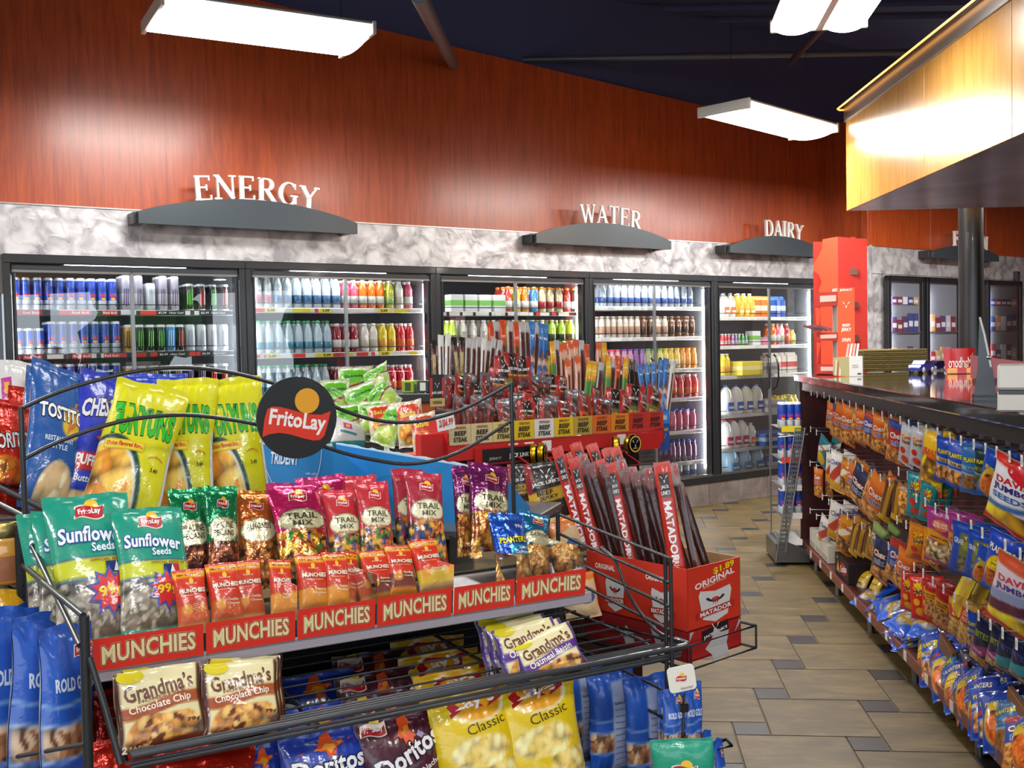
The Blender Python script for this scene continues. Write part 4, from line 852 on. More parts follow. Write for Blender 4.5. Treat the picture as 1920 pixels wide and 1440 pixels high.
def cookie(nm, band, line1, seed, edge):
    return pouch(nm, .125, .125, .024, [('f', 'e6dba8'), ('b', .44, .60, band, .05, .03), ('n', -1, 1, .0, .42, ['c98c42', 'd8a052', 'b87834', '6a3018', 'e0b468'], .20, 1.0, (.1, .12, .95, .36)), ('r', -1, -.88, 0, 1, edge), ('r', .90, 1, 0, 1, edge), ('b', 0, .09, '6a2c18', .06)],
        [('t', 'Grandma’s', 0, .745, 1.6, .21, '6a3216', dict(rot=7, bold=.025)), ('t', 'HOMESTYLE', .05, .63, 1.1, .04, '8a5a30', dict(rot=7)), ('t', line1, 0, .53, 1.45, .12, 'f6eedc', dict(rot=7, bold=.015)), ('de', -.62, .93, .32, .09, 'd9c81c'), ('t', '79¢', .72, .28, .3, .06, '3a2412'), ('t', '2', -.86, .05, .12, .09, 'f6eedc', dict(bold=.04)), ('t', 'Soft Cookies', -.5, .05, .5, .06, 'f0e0c0')], nu=34, nv=34, seed=seed, crimp=.03, boxy=.35)
COOKC = cookie('cookie_pack', 'a8501e', 'Chocolate Chip', 20, '4a2014'); COOKR = cookie('cookie_pack', '5a2c8c', 'Oatmeal Raisin', 21, '42287c')
CHIPR = pouch('cool_chip_bag', .165, .30, .07, [('f', '1c3ca8'), ('n', -1, 1, 0, .5, ['d9861e', 'e8a030'], .4, 1.5, (0, .35, .9, .2))],
    [('poly', [(-.72, .875), (-.2, .905), (-.05, .97), (.12, .99), (.2, .925), (.7, .935), (.25, .895), (.2, .85), (.05, .835), (-.02, .88)], 'e8541a'), ('poly', [(-.3, .89), (.0, .92), (.1, .975), (.15, .92), (.4, .92), (.15, .88), (.08, .86), (.0, .89)], 'f6a028'), ('poly', [(-.65, .72), (-.2, .72), (-.45, .86)], '9ab4e0'), ('t', 'Doritos', .05, .79, 1.7, .12, 'f2f4f8', dict(out=('0c1438', .05), rot=4, bold=.03)), ('t', 'Cool Ranch', .1, .66, 1.1, .06, 'e0e8f8')], nu=36, nv=46, seed=22)
CHIPM = pouch('maroon_chip_bag', .165, .30, .07, [('f', '4a1228'), ('b', .0, .3, '5a1a2c'), ('n', -1, 1, 0, .5, ['c9641e', 'd98428'], .4, 1.5, (0, .35, .9, .2))],
    [('poly', [(-.62, .83), (-.1, .885), (-.02, .97), (.2, .985), (.28, .92), (.34, .86), (.2, .80), (.08, .80), (.0, .86)], 'e0501a'), ('poly', [(-.2, .875), (.05, .90), (.1, .965), (.2, .92), (.2, .85), (.12, .83), (.08, .87)], 'f09028'), ('poly', [(.35, .86), (.62, .95), (.82, .88), (.55, .82)], 'a89ac0'), ('L', -.62, .94, .5), ('t', 'Doritos', .1, .765, 1.75, .13, 'f2eef2', dict(out=('2a0c1c', .05), rot=22, bold=.03)), ('t', 'Spicy Nacho', .4, .64, 1.1, .05, 'e8dce0', dict(rot=20))], nu=36, nv=46, seed=23)
LAYS = pouch('potato_chip_bag', .165, .31, .075, [('f', 'e8c60e'), ('b', .94, 1, 'd8a81a'), ('e', .05, .90, .66, .10, 'f6eccc'), ('e', .05, .90, .56, .085, 'f2a81c'), ('n', -1, 1, .05, .76, ['e8cc78', 'dcb858', 'efdc98', 'e2c468'], .2, 1.6, (-.05, .63, .70, .10)), ('n', -1, 1, 0, .55, ['e8cc78', 'dcb858', 'efdc98', 'e2c468'], .2, 1.6, (.45, .47, .5, .09)), ('n', -1, 1, 0, .55, ['e8cc78', 'dcb858', 'efdc98', 'e2c468'], .2, 1.6, (-.2, .25, .8, .16))],
    [('poly', [(-.62, .86), (-.3, .90), (.3, .885), (.66, .92), (.66, .98), (.2, .955), (-.3, .97), (-.62, .93)], 'c01c28'), ('t', 'Lay’s', 0, .925, 1.0, .085, 'ffffff', dict(bold=.03, rot=3)), ('t', 'Classic', .12, .785, .95, .06, '4a3a10', dict(bold=-.005, rot=8))], nu=36, nv=46, seed=24)
def paintpretz(): return [('f', '2258bc'), ('b', .55, .565, '8fb0dc', 0, .02), ('n', -1, 1, .26, .44, ['8a5a3c', 'a8764e', '6a4430', 'd0b090'], .22, 1.4), ('b', .44, .455, 'b8c8e0', 0, .02), ('b', .245, .26, 'b8c8e0', 0, .02)]
PRETZ = pouch('pretzel_bag', .15, .29, .06, paintpretz(), [('t', 'ROLD GOLD', .0, .66, 1.5, .08, 'd8e4f4', dict(bold=.04)), ('L', .3, .84, .5)], nu=28, nv=38, seed=25, wr=2.0)
PRETZB = pouch('pretzel_bag_back', .15, .29, .06, paintpretz() + [('r', -.15, .62, .04, .90, 'b0bee0'), ('r', -.12, .58, .76, .88, 'a0b0d8')], [('t', 'Nutrition Facts', .23, .70, .6, .03, '30406c', dict(bold=.03))] + [('dr', -.07, .53, z, z + .006, '50649c') for z in (.1, .16, .22, .28, .34, .4, .46, .52, .58, .64)], nu=28, nv=38, seed=26, wr=1.6)
TEALS = pouch('teal_seed_bag', .13, .2, .035, [('f', '1f9c7c')], [('L', 0, .62, .75)], nu=24, nv=26, seed=27)
YELPK = pouch('yellow_snack_bag', .11, .17, .035, [('f', 'e0a818'), ('b', 0, .4, 'c8402a')], seed=28)
GUAC = pouch('guac_chip_bag', .2, .27, .08, [('f', 'b4c29a'), ('e', 0, .72, .95, .20, '5fae26'), ('e', .1, .30, .85, .26, '9ab83c'), ('b', .46, .52, '7a2c34', .1)], [('t', 'Guacachip', 0, .72, 1.3, .10, '1c5c2c', dict(bold=.04)), ('n' and 'de', .1, .28, .4, .12, 'c8d468')], nu=24, nv=30, seed=29, wr=1.6)
SALSA = pouch('salsa_chip_bag', .2, .27, .08, [('f', 'cdbfa4'), ('e', 0, .70, .95, .24, 'c83a1c'), ('e', 0, .3, .8, .24, 'd98a2c'), ('n', -1, 1, .05, .5, ['e0a030', 'd86a20', '8a9a30'], .3, 1.3, (0, .28, .7, .2))], [('t', 'Salsita', 0, .70, 1.3, .14, 'f0c030', dict(bold=.04, out=('7a1c10', .05)))], nu=24, nv=30, seed=30, wr=1.6)

# ================================================================== FRONT SNACK RACK
BK = '26282c'
rack = thing('snack_rack', R.M, 'black wire end rack with arched header wires and round sign, loaded with snack bags', 'rack')
def smooth(pts, k=6):
    P = [Vector(p) for p in pts]; out = []
    for i in range(len(P) - 1):
        a, b, c, d = P[max(i - 1, 0)], P[i], P[i + 1], P[min(i + 2, len(P) - 1)]
        for j in range(k):
            t = j / k; out.append(.5 * ((2 * b) + (c - a) * t + (2 * a - 5 * b + 4 * c - d) * t * t + (3 * b - a - 3 * c + d) * t ** 3))
    return out + [P[-1]]
def RL(x, y, b): return R.loc(R.hit(x, y, b))
for pts in ([(42, 765), (110, 735), (200, 708), (270, 694), (345, 689), (420, 696), (490, 712), (560, 735), (640, 768), (700, 787), (760, 792), (820, 783), (880, 762), (960, 718)],
            [(42, 862), (110, 828), (200, 797), (270, 783), (345, 778), (420, 785), (490, 798), (560, 820), (640, 848), (700, 862), (760, 870), (820, 862), (880, 838), (960, 788)]):
    m = MB(); m.tube(smooth([RL(x, y, .45) for x, y in pts], 3), .0042, BK, PAINT, 8); m.obj('header_wire', rack)
for a, zt in ((-.112, 1.503), (.956, 1.512)):
    m = MB(); m.tube([(a, .45, .015), (a, .45, zt)], .0052, BK, PAINT, 8); m.obj('upright', rack)
for a in (-.112, 1.08):
    m = MB(); m.box((a - .012, -.02, 0), (a + .012, .95, .03), BK, PAINT, .003); m.obj('foot', rack)
m = MB(); m.tube([(1.08, .45, .03), (1.08, .45, 1.19)], .0055, BK, PAINT, 8); m.obj('upright', rack)
# round sign
sc = RL(557, 783, .435); sr = .088
sg = MB()
T = T3(*sc) @ RX(90)
sg.lathe([(0, -.003), (sr, -.003), (sr, .003), (0, .003)], '17181b', CARD, 48, T, False)
sgo = sg.obj('round_sign', rack)
d = MB()
rib = [(-.86, -.16), (-.62, -.13), (-.3, -.2), (.0, -.3), (.35, -.42), (.62, -.40), (.72, -.33), (.80, .12), (.84, .34), (.62, .30), (.42, .24), (.1, .3), (-.2, .42), (-.5, .44), (-.72, .32)]
def signsurf(x, z, o): return np.stack([x + sc[0], np.full_like(x, sc[1] - .0032 - o), z + sc[2]], -1)
decals(d, [('de', .25, .40, .31, .31, 'eba41a')], sr, sr, signsurf, CARD)
poly = [(-.88, -.42), (-.70, -.36), (-.45, -.34), (-.18, -.40), (.1, -.50), (.38, -.58), (.55, -.575), (.66, -.48), (.74, -.25), (.84, .12), (.60, .045), (.40, .06), (.15, .10), (-.15, .20), (-.42, .28), (-.62, .30), (-.74, .24), (-.82, .0)]
decals(d, [('poly', poly, 'e03418'), ('t', 'FritoLay', -.0, -.11, 1.42, .50, 'f8f4f0', dict(bold=.03, rot=-10))], sr, sr, lambda x, z, o: signsurf(x, z, o + .0006), CARD)
d.obj('emblem', sgo)

# cookie shelf: front rail bundle, long wires and cross wires
SZ = .958
m = MB(); m.tube([(0.0, 0, SZ), (1.115, 0, SZ), (1.13, .012, SZ), (1.13, .05, SZ)], .0066, '3a3d43', PAINT, 8); m.obj('front_rail', rack)
ws = MB()
for dz, db in ((-.003, .016), (-.004, .030), (-.005, .044), (-.006, .058), (-.014, .006), (-.022, .010), (-.028, .02)): ws.tube([(0, db, SZ + dz), (1.11, db, SZ + dz)], .0034, '3a3d43', PAINT, 5)
for b in (.09, .15, .21, .27, .33, .39): ws.tube([(0, b, SZ - .005), (1.09, b, SZ - .005)], .0024, '2c2e33', PAINT, 5)
ws.obj('shelf_wires', rack)
for a in (.0, .31, .72, 1.09): m = MB(); m.tube([(a, .004, SZ - .012), (a, .05, SZ - .03), (a, .12, SZ - .012), (a, .44, SZ - .012)], .0038, '2c2e33', PAINT, 6); m.obj('cross_wire', rack)
# left front post and side arms
def RT_(name, pts, r=.0045, par=rack, col=BK): m = MB(); m.tube([RL(*p) for p in pts], r, col, PAINT, 7); return m.obj(name, par)
RT_('front_post', [(158, 1155, .05), (166, 1445, .05), (172, 1600, .05)], .0085)
RT_('side_arm', [(44, 1060, .42), (100, 1108, .22), (156, 1154, .05)], .0055)
RT_('side_arm', [(48, 1000, .44), (66, 1035, .38), (150, 1210, .05)], .005)
RT_('side_arm', [(168, 1232, .04), (198, 1330, .02), (226, 1432, 0)], .0055)
m = MB(); m.box(*[tuple(Vector(RL(x, y, b)) + Vector(e)) for x, y, b, e in ((40, 985, .45, (-.012, 0, 0)), (58, 1145, .45, (.02, .03, 0)))], '141518', PAINT, .002); m.obj('bracket_post', rack)
# right end frame
m = MB()
def endrail(z0, z1, r=.0035): m = MB(); m.tube([(1.08, .45, z1), (1.08, .0, z0)], r, BK, PAINT, 6); m.obj('end_rail', rack)
for z0, z1 in ((1.148, 1.183), (1.096, 1.135), (1.046, 1.085), (.995, 1.035), (.86, .87), (.80, .81), (.735, .745), (.67, .68), (.61, .62)): endrail(z0, z1)
for b in (.0, .018): m = MB(); m.tube([(1.08, b, .50), (1.08, b, 1.15)], .0045, BK, PAINT, 7); m.obj('end_post', rack)
m = MB(); m.tube(smooth([(1.08, .26, 1.13), (1.08, .2, 1.105), (1.08, .15, 1.04), (1.08, .06, .985), (1.1, .0, .97)], 4), .004, BK, PAINT, 6); m.obj('brace', rack)
m = MB()
for i in range(24): b = .02 + i * .018; m.tube([(1.08, b, .45), (1.08, b, .60)], .0018, BK, PAINT, 4)
m.obj('end_grid', rack, kind='stuff')
# lower chip shelf and its back
m = MB(); m.box((-.02, .0, .60), (1.08, .46, .615), '202226', PAINT, .002); m.obj('lower_shelf', rack)
m = MB(); m.box((-.02, -.012, .585), (1.08, 0, .635), '2a2c31', PAINT, .002); m.obj('lower_shelf_lip', rack)
m = MB(); m.box((-.02, .455, .1), (1.07, .465, 1.07), '1b1c20', MATTE); m.obj('back_panel', rack)
# tray that carries the small bags, six clear bins with printed front strips
TZ = 1.066
m = MB(); m.box((-.04, .125, TZ - .012), (.96, .445, TZ), '8a8688', PLAST, .002); m.box((-.04, .118, TZ - .018), (.96, .126, TZ + .006), 'a39ba4', PLAST, .002); m.obj('tray', rack)
edges = [RL(x, y, .12)[0] for x, y in ((170, 1240), (382, 1207), (553, 1180), (702, 1157), (845, 1138), (962, 1124), (1095, 1110))]
for i in range(6):
    a0, a1 = edges[i] + .0015, edges[i + 1] - .0015; w = a1 - a0
    t = thing('acrylic_bin', R.M @ T3(a0, .115, TZ + .001), 'clear acrylic bin with red MUNCHIES strip, ' + ['leftmost in the row, under the seed bags', 'second from left, under the cheddar crackers', 'third from left, under orange crackers', 'fourth from left, under bacon cheddar crackers', 'fifth, left of the blue cashew bag', 'rightmost, under the blue cashew bag'][i], 'bin', 'acrylic bins on the small bag tray')
    g = MB()
    g.add([(0, 0, 0), (w, 0, 0), (w, -.012, .105), (0, -.012, .105)], [(0, 1, 2, 3)], 'ffffff', ACRYL)
    g.add([(0, 0, 0), (0, .3, 0), (0, .3, .10), (0, .08, .10), (0, -.012, .105)], [(0, 1, 2, 3, 4)], 'ffffff', ACRYL)
    g.add([(w, 0, 0), (w, .3, 0), (w, .3, .10), (w, .08, .10), (w, -.012, .105)], [(0, 1, 2, 3, 4)], 'ffffff', ACRYL)
    g.add([(0, 0, .001), (w, 0, .001), (w, .3, .001), (0, .3, .001)], [(0, 1, 2, 3)], 'ffffff', ACRYL)
    g.obj('clear_walls', t)
    s = MB(); sf = lambda x, z, o: np.stack([x + w / 2, -.0025 - z * .114 - o, z + .004], -1)
    sh = .056
    s.add([(0.001, -.0022, .003), (w - .001, -.0022, .003), (w - .001, -.0022 - sh * .114, .003 + sh), (.001, -.0022 - sh * .114, .003 + sh)], [(0, 1, 2, 3)], 'de2c17', CARD)
    decals(s, [('t', 'MUNCHIES', 0, .52, 1.68, .58, 'ead9a0', dict(bold=.03, rot=1, arch=-.06, out=[('f6e4d0', .05), ('b8281a', .042), ('7a2c14', .022)]))], w / 2, sh, sf, CARD)
    s.obj('front_strip', t)

# ---------------------------------------------------------------- bags on the rack
def rk(me, name, b, bt, xb, yb, xt, yt, w, label, cat='snack bag', group=None, turn=0): return stand(me, name, R, b, bt, xb, yb, xt, yt, w, label, cat, group, turn)
G_ = 'onion snack bags'
rk(ONION, 'snack_bag', .52, .66, 216, 980, 290, 722, 138, 'yellow onion ring bag with green lettering, front one of the three', 'snack bag', G_, -12)
rk(ONION, 'snack_bag', .60, .72, 338, 975, 352, 710, 112, 'yellow onion ring bag standing in the middle of the three', 'snack bag', G_, -22)
rk(ONION, 'snack_bag', .60, .70, 452, 968, 434, 708, 108, 'yellow onion ring bag beside the black round sign', 'snack bag', G_, -20)
rk(TORT, 'snack_bag', .60, .74, 92, 965, 118, 690, 108, 'blue tortilla chip bag with orange burst and pale chips, left of the puffcorn bag', 'snack bag', 'tortilla chip bags', 28)
rk(TORT, 'snack_bag', .72, .82, 58, 950, 88, 700, 70, 'blue tortilla chip bag mostly hidden at far left behind the arched wire', 'snack bag', 'tortilla chip bags', 40)
rk(TORT, 'snack_bag', .80, .90, 150, 960, 130, 705, 60, 'blue tortilla chip bag edge standing behind the other two', 'snack bag', 'tortilla chip bags', 30)
rk(PUFF, 'snack_bag', .62, .76, 152, 975, 205, 705, 100, 'purple blue puffcorn bag with slanted white and red lettering', 'snack bag', None, 16)
rk(BLUEBAG, 'snack_bag', .90, .98, 300, 960, 290, 700, 120, 'plain deep blue chip bag showing above the yellow onion ring bags', 'snack bag', 'blue bags behind', 0)
rk(BLUEBAG, 'snack_bag', .86, .96, 225, 960, 232, 712, 60, 'plain blue chip bag behind the puffcorn bag', 'snack bag', 'blue bags behind', 20)
rk(REDCHIP, 'snack_bag', .62, .72, 6, 965, 18, 752, 96, 'shiny red chip bag with white lettering at the left edge', 'snack bag', 'red chip bags', 20)
rk(REDCHIP, 'snack_bag', .90, .98, 60, 930, 76, 696, 44, 'shiny red chip bag peeking up behind the blue tortilla bags', 'snack bag', 'red chip bags', 20)
rk(REDCHIP, 'snack_bag', .78, .88, 30, 960, 48, 728, 60, 'shiny red chip bag behind the frontmost red one', 'snack bag', 'red chip bags', 25)
rk(WHITEBAG, 'snack_bag', .92, 1.0, 10, 900, 24, 676, 70, 'white chip bag with magenta square and teal corner at the left edge', 'snack bag', None, 10)
# seeds and nuts on the tray
G_ = 'teal seed bags'
rk(SUN, 'seed_bag', .22, .34, 300, 1185, 275, 952, 126, 'teal sunflower seed bag with 99 cent burst, frontmost and rightmost of the four', 'seed bag', G_, 6)
rk(SUN, 'seed_bag', .24, .38, 196, 1205, 160, 928, 150, 'teal sunflower seed bag, second from the front with its 99 cent burst in view', 'seed bag', G_, 4)
rk(SUN, 'seed_bag', .30, .42, 150, 1190, 130, 958, 130, 'teal sunflower seed bag, third from the front, mostly covered', 'seed bag', G_, 8)
rk(SUN, 'seed_bag', .36, .44, 120, 1175, 92, 960, 110, 'teal sunflower seed bag at the very back and left of the four', 'seed bag', G_, 10)
rk(PECAN, 'nut_bag', .30, .38, 372, 1120, 350, 916, 68, 'shiny green praline pecan bag, the left one', 'nut bag', 'green pecan bags', 4)
rk(PECAN, 'nut_bag', .28, .36, 420, 1110, 414, 912, 60, 'shiny green praline pecan bag, the right one', 'nut bag', 'green pecan bags', 2)
rk(ALMOND, 'nut_bag', .30, .38, 492, 1105, 474, 920, 74, 'orange brown almond bag right of the green pecan bags', 'nut bag', None, 2)
rk(TRAILP, 'nut_bag', .27, .37, 580, 1085, 548, 905, 96, 'bright pink trail mix bag, the front one', 'nut bag', 'pink trail mix bags', 4)
rk(TRAILP, 'nut_bag', .36, .42, 630, 1075, 600, 893, 90, 'bright pink trail mix bag standing behind the front pink one', 'nut bag', 'pink trail mix bags', 4)
rk(TRAILR, 'nut_bag', .29, .37, 658, 1080, 634, 918, 66, 'red trail mix bag, left of the two red ones in front', 'nut bag', 'red trail mix bags', 4)
rk(TRAILR, 'nut_bag', .28, .36, 712, 1072, 696, 902, 64, 'red trail mix bag, right of the two red ones in front', 'nut bag', 'red trail mix bags', 2)
rk(TRAILR, 'nut_bag', .37, .43, 690, 1060, 670, 892, 70, 'red trail mix bag behind the two front red ones', 'nut bag', 'red trail mix bags', 2)
rk(TRAILC, 'nut_bag', .29, .37, 805, 1062, 792, 886, 70, 'crimson trail mix bag with slanting price glare, in front of its dark twin', 'nut bag', 'crimson trail mix bags', 2)
rk(TRAILC, 'nut_bag', .37, .42, 775, 1050, 762, 879, 58, 'crimson trail mix bag half hidden behind the front crimson one', 'nut bag', 'crimson trail mix bags', 12)
rk(TRAILV, 'nut_bag', .32, .38, 880, 1045, 868, 874, 44, 'purple fruit trail mix bag, the left one', 'nut bag', 'purple trail mix bags', 2)
rk(TRAILV, 'nut_bag', .28, .36, 920, 1050, 915, 870, 76, 'purple fruit trail mix bag, the right one', 'nut bag', 'purple trail mix bags', 2)
rk(CASHB, 'nut_bag', .17, .23, 966, 1092, 948, 962, 66, 'blue foil salted cashew bag priced 99 cents', 'nut bag', None, 2)
rk(CASHT, 'nut_bag', .24, .30, 1004, 1080, 1002, 962, 56, 'teal foil cashew bag right of the blue one', 'nut bag', None, 2)
for i, (xb, yb, xt, yt, w, me, lb) in enumerate([(366, 1190, 352, 1068, 58, CRK1, 'red cheddar cracker sleeve, leftmost of all the sleeves'), (428, 1180, 414, 1056, 58, CRK1, 'red cheddar cracker sleeve, second from the left'), (472, 1172, 458, 1052, 54, CRK1, 'red cheddar cracker sleeve, third from the left, slightly behind'),
        (528, 1166, 524, 1050, 40, CRK2, 'orange cracker sleeve partly turned away, fourth from the left'), (590, 1158, 580, 1040, 56, CRK2, 'orange cracker sleeve with round cracker picture, fifth from the left'), (636, 1150, 625, 1036, 44, CRK2, 'orange cracker sleeve, sixth from the left'), (652, 1142, 655, 1034, 30, CRK1, 'red cracker sleeve squeezed behind the sixth one'),
        (716, 1130, 698, 1032, 52, CRK3, 'bacon cheddar cracker sleeve, the left of the two'), (758, 1118, 744, 1022, 50, CRK3, 'bacon cheddar cracker sleeve, the right of the two'), (814, 1112, 790, 1012, 50, CRK4, 'yellow bottomed cracker sleeve, rightmost of all the sleeves')]):
    rk(me, 'cracker_sleeve', .16 + .012 * (i in (2, 6)) * 3, .21 + .012 * (i in (2, 6)) * 3, xb, yb, xt, yt, w, lb, 'crackers', 'cracker sleeves', 4)
# cookies on the wire shelf
rk(COOKC, 'cookie_pack', .035, .085, 307, 1402, 292, 1252, 150, 'chocolate chip cookie pack, the left front one on the wire shelf', 'cookies', 'chocolate chip cookie packs', 0)
rk(COOKC, 'cookie_pack', .075, .125, 300, 1385, 300, 1245, 140, 'chocolate chip cookie pack right behind the left front one', 'cookies', 'chocolate chip cookie packs', 0)
rk(COOKC, 'cookie_pack', .035, .085, 456, 1380, 447, 1240, 134, 'chocolate chip cookie pack with white glare, the right front one', 'cookies', 'chocolate chip cookie packs', 2)
rk(COOKC, 'cookie_pack', .07, .12, 462, 1372, 456, 1232, 130, 'chocolate chip cookie pack right behind the right front one', 'cookies', 'chocolate chip cookie packs', 4)
rk(COOKC, 'cookie_pack', .10, .15, 470, 1365, 462, 1228, 126, 'chocolate chip cookie pack hindmost on the right', 'cookies', 'chocolate chip cookie packs', 6)
for i, (xb, yb, xt, yt, b) in enumerate([(1052, 1280, 1010, 1188, .02), (1030, 1276, 992, 1178, .045), (1008, 1270, 978, 1170, .045), (990, 1266, 962, 1162, .095), (972, 1262, 948, 1156, .12)]):
    rk(COOKR, 'cookie_pack', b, b + .05, xb, yb, xt, yt, 112, 'oatmeal raisin cookie pack, ' + ['frontmost of the leaning stack', 'second in the leaning stack', 'third in the leaning stack', 'fourth in the leaning stack', 'hindmost of the leaning stack'][i], 'cookies', 'raisin cookie packs', -4)
# big bags on the lower shelf
def low(me, b, x, y, w, lb, gr, dx=0, lean=.06, turn=2): return rk(me, 'chip_bag', b, b + lean, x + dx, y + 300, x, y, w, lb, 'chip bag', gr, turn)
low(LAYS, .03, 878, 1292, 150, 'yellow potato chip bag, the left front one with the red ribbon', 'yellow chip bags', 40)
low(LAYS, .03, 992, 1272, 150, 'yellow potato chip bag, the right front one', 'yellow chip bags', 45)
low(CHIPM, .03, 742, 1340, 140, 'maroon chip bag with orange splash, the front one', 'maroon chip bags', 30)
low(CHIPR, .03, 602, 1370, 150, 'blue chip bag with orange splash in front of the maroon bags', 'blue chip bags', 20)
low(CHIPR, .16, 592, 1322, 150, 'blue chip bag, second from the front under the wire shelf', 'blue chip bags', 10)
low(CHIPR, .29, 582, 1262, 150, 'blue chip bag, third from the front under the wire shelf', 'blue chip bags', 10)
low(CHIPM, .14, 720, 1300, 140, 'maroon chip bag, second from the front under the wire shelf', 'maroon chip bags', 20)
low(CHIPM, .24, 705, 1258, 140, 'maroon chip bag, third from the front under the wire shelf', 'maroon chip bags', 20)
low(CHIPM, .34, 700, 1222, 140, 'maroon chip bag hindmost under the wire shelf', 'maroon chip bags', 10)
low(LAYS, .15, 850, 1258, 140, 'yellow potato chip bag, second in the left file under the wire shelf', 'yellow chip bags', 20)
low(LAYS, .26, 820, 1222, 140, 'yellow potato chip bag, third in the left file under the wire shelf', 'yellow chip bags', 20)
low(LAYS, .36, 800, 1194, 130, 'yellow potato chip bag, hindmost in the left file under the wire shelf', 'yellow chip bags', 10)
low(LAYS, .20, 930, 1222, 120, 'yellow potato chip bag behind the right front one', 'yellow chip bags', 10)
low(CHIPR, .05, 488, 1396, 90, 'dark blue chip bag left of the front blue bag, only its top in view', 'blue chip bags', 0)
low(REDCHIP, .04, 385, 1398, 170, 'shiny red chip bag under the chocolate chip cookies', 'red bags low', 0)
low(REDCHIP, .12, 250, 1380, 150, 'shiny red chip bag at the lower left of the wire shelf', 'red bags low', 0)
low(REDCHIP, .3, 230, 1290, 110, 'dark red chip bag behind the left wire arm', 'red bags low', 0)
low(REDCHIP, .2, 320, 1330, 150, 'shiny red chip bag behind the lower ones', 'red bags low', 0)
# left wing: pretzel bags seen edge on, jars, little yellow bag
for i, (xb, yb, xt, yt, w, b, tn) in enumerate([(130, 1500, 122, 1172, 90, .16, 40), (75, 1510, 85, 1150, 110, .24, 38), (10, 1520, 12, 1140, 110, .26, 36), (100, 1460, 60, 1128, 90, .36, 40), (-40, 1500, -20, 1180, 100, .30, 36)]):
    rk(PRETZ, 'pretzel_bag', b, b + .06, xb, yb, xt, yt, w, 'blue pretzel bag on the left wing, ' + ['nearest to the black front post', 'second from the black front post', 'third from the black front post', 'raised behind the front ones', 'cut by the left picture edge'][i], 'pretzels', 'pretzel bags on the left', tn)
rk(YELPK, 'snack_bag', .42, .46, 22, 1200, 24, 1105, 52, 'small orange yellow bag above the left pretzel bags', 'snack bag', None, 20)
jar = MB(); jar.lathe([(0, 0), (.030, 0), (.036, .008), (.037, .05), (.036, .075), (.030, .088)], ['d09040', 'd8983c', 'a86a48', 'd8983c', 'e0b060'], LIQ, 18); jar.lathe([(.032, .088), (.034, .055), (.034, .104), (.031, .107), (0, .107)], ['b09a60'] * 4, METAL, 18); JAR = jar.mesh('dip_jar')
DZ = [R.hit(10, 1105, .55), R.hit(14, 1062, .80)]
for i, (x, y, b) in enumerate([(10, 1092, .50), (-6, 1040, .72)]):
    P = R.hit(x, y, b); put(JAR, 'dip_jar', None, Matrix.Translation(Vector(P)) @ Matrix.Scale(1.15, 4), 'jar of orange cheese dip with gold lid at the left edge, ' + ('the nearer lower one' if i == 0 else 'the farther one'), 'jar', 'dip jars')
for i, (p, q) in enumerate([((-40, 895, .62), (105, 965, .46)), ((-40, 925, .62), (60, 975, .46)), ((-40, 1048, .6), (45, 1098, .45)), ((-40, 1068, .6), (45, 1118, .45)), ((-30, 1430, .3), (160, 1395, .045))]):
    RT_('side_shelf_rail', [p, q], .006 if i < 2 else .004)
m = MB(); a0 = RL(-40, 912, .62); a1 = RL(100, 970, .46); m.box((a0[0] - .2, .47, a1[2] - .008), (a1[0] + .1, .9, a1[2] + .004), '1b1c1f', PAINT); m.obj('side_shelf', rack)
m = MB(); a1 = RL(45, 1105, .46); m.box((a0[0] - .2, .46, a1[2] - .03), (-.12, .9, a1[2] - .018), '1b1c1f', PAINT); m.obj('side_shelf', rack)
m = MB(); m.box((-.1, .50, 1.195), (.46, 1.0, 1.205), '1b1c1f', PAINT); m.obj('top_shelf', rack)
# ================================================================== BEHIND THE RACK: trays, dip chips, jerky
def flat(M4, w, h, col, ops, t=.003, mb=None, mat=CARD, d=None):
    """printed panel in a local x,z plane facing -y"""
    mb = mb or MB(); q = d if d is not None else t
    M4 = M4 or Matrix.Identity(4)
    P = [M4 @ Vector(p) for p in ((-w / 2, 0, 0), (w / 2, 0, 0), (w / 2, 0, h), (-w / 2, 0, h))]
    mb.slab(P, (M4.to_3x3() @ Vector((0, q, 0))), col, mat)
    def sf(x, z, o): return [M4 @ Vector((a, -o - .0006, b)) for a, b in zip(x, z)]
    if ops: decals(mb, ops, w / 2, h, sf, mat)
    return mb
def facing(P, ux, extra=0):
    """matrix with local x along the horizontal part of ux"""
    return Matrix.Translation(Vector(P)) @ Matrix.Rotation(math.atan2(ux[1], ux[0]) + extra, 4, 'Z')
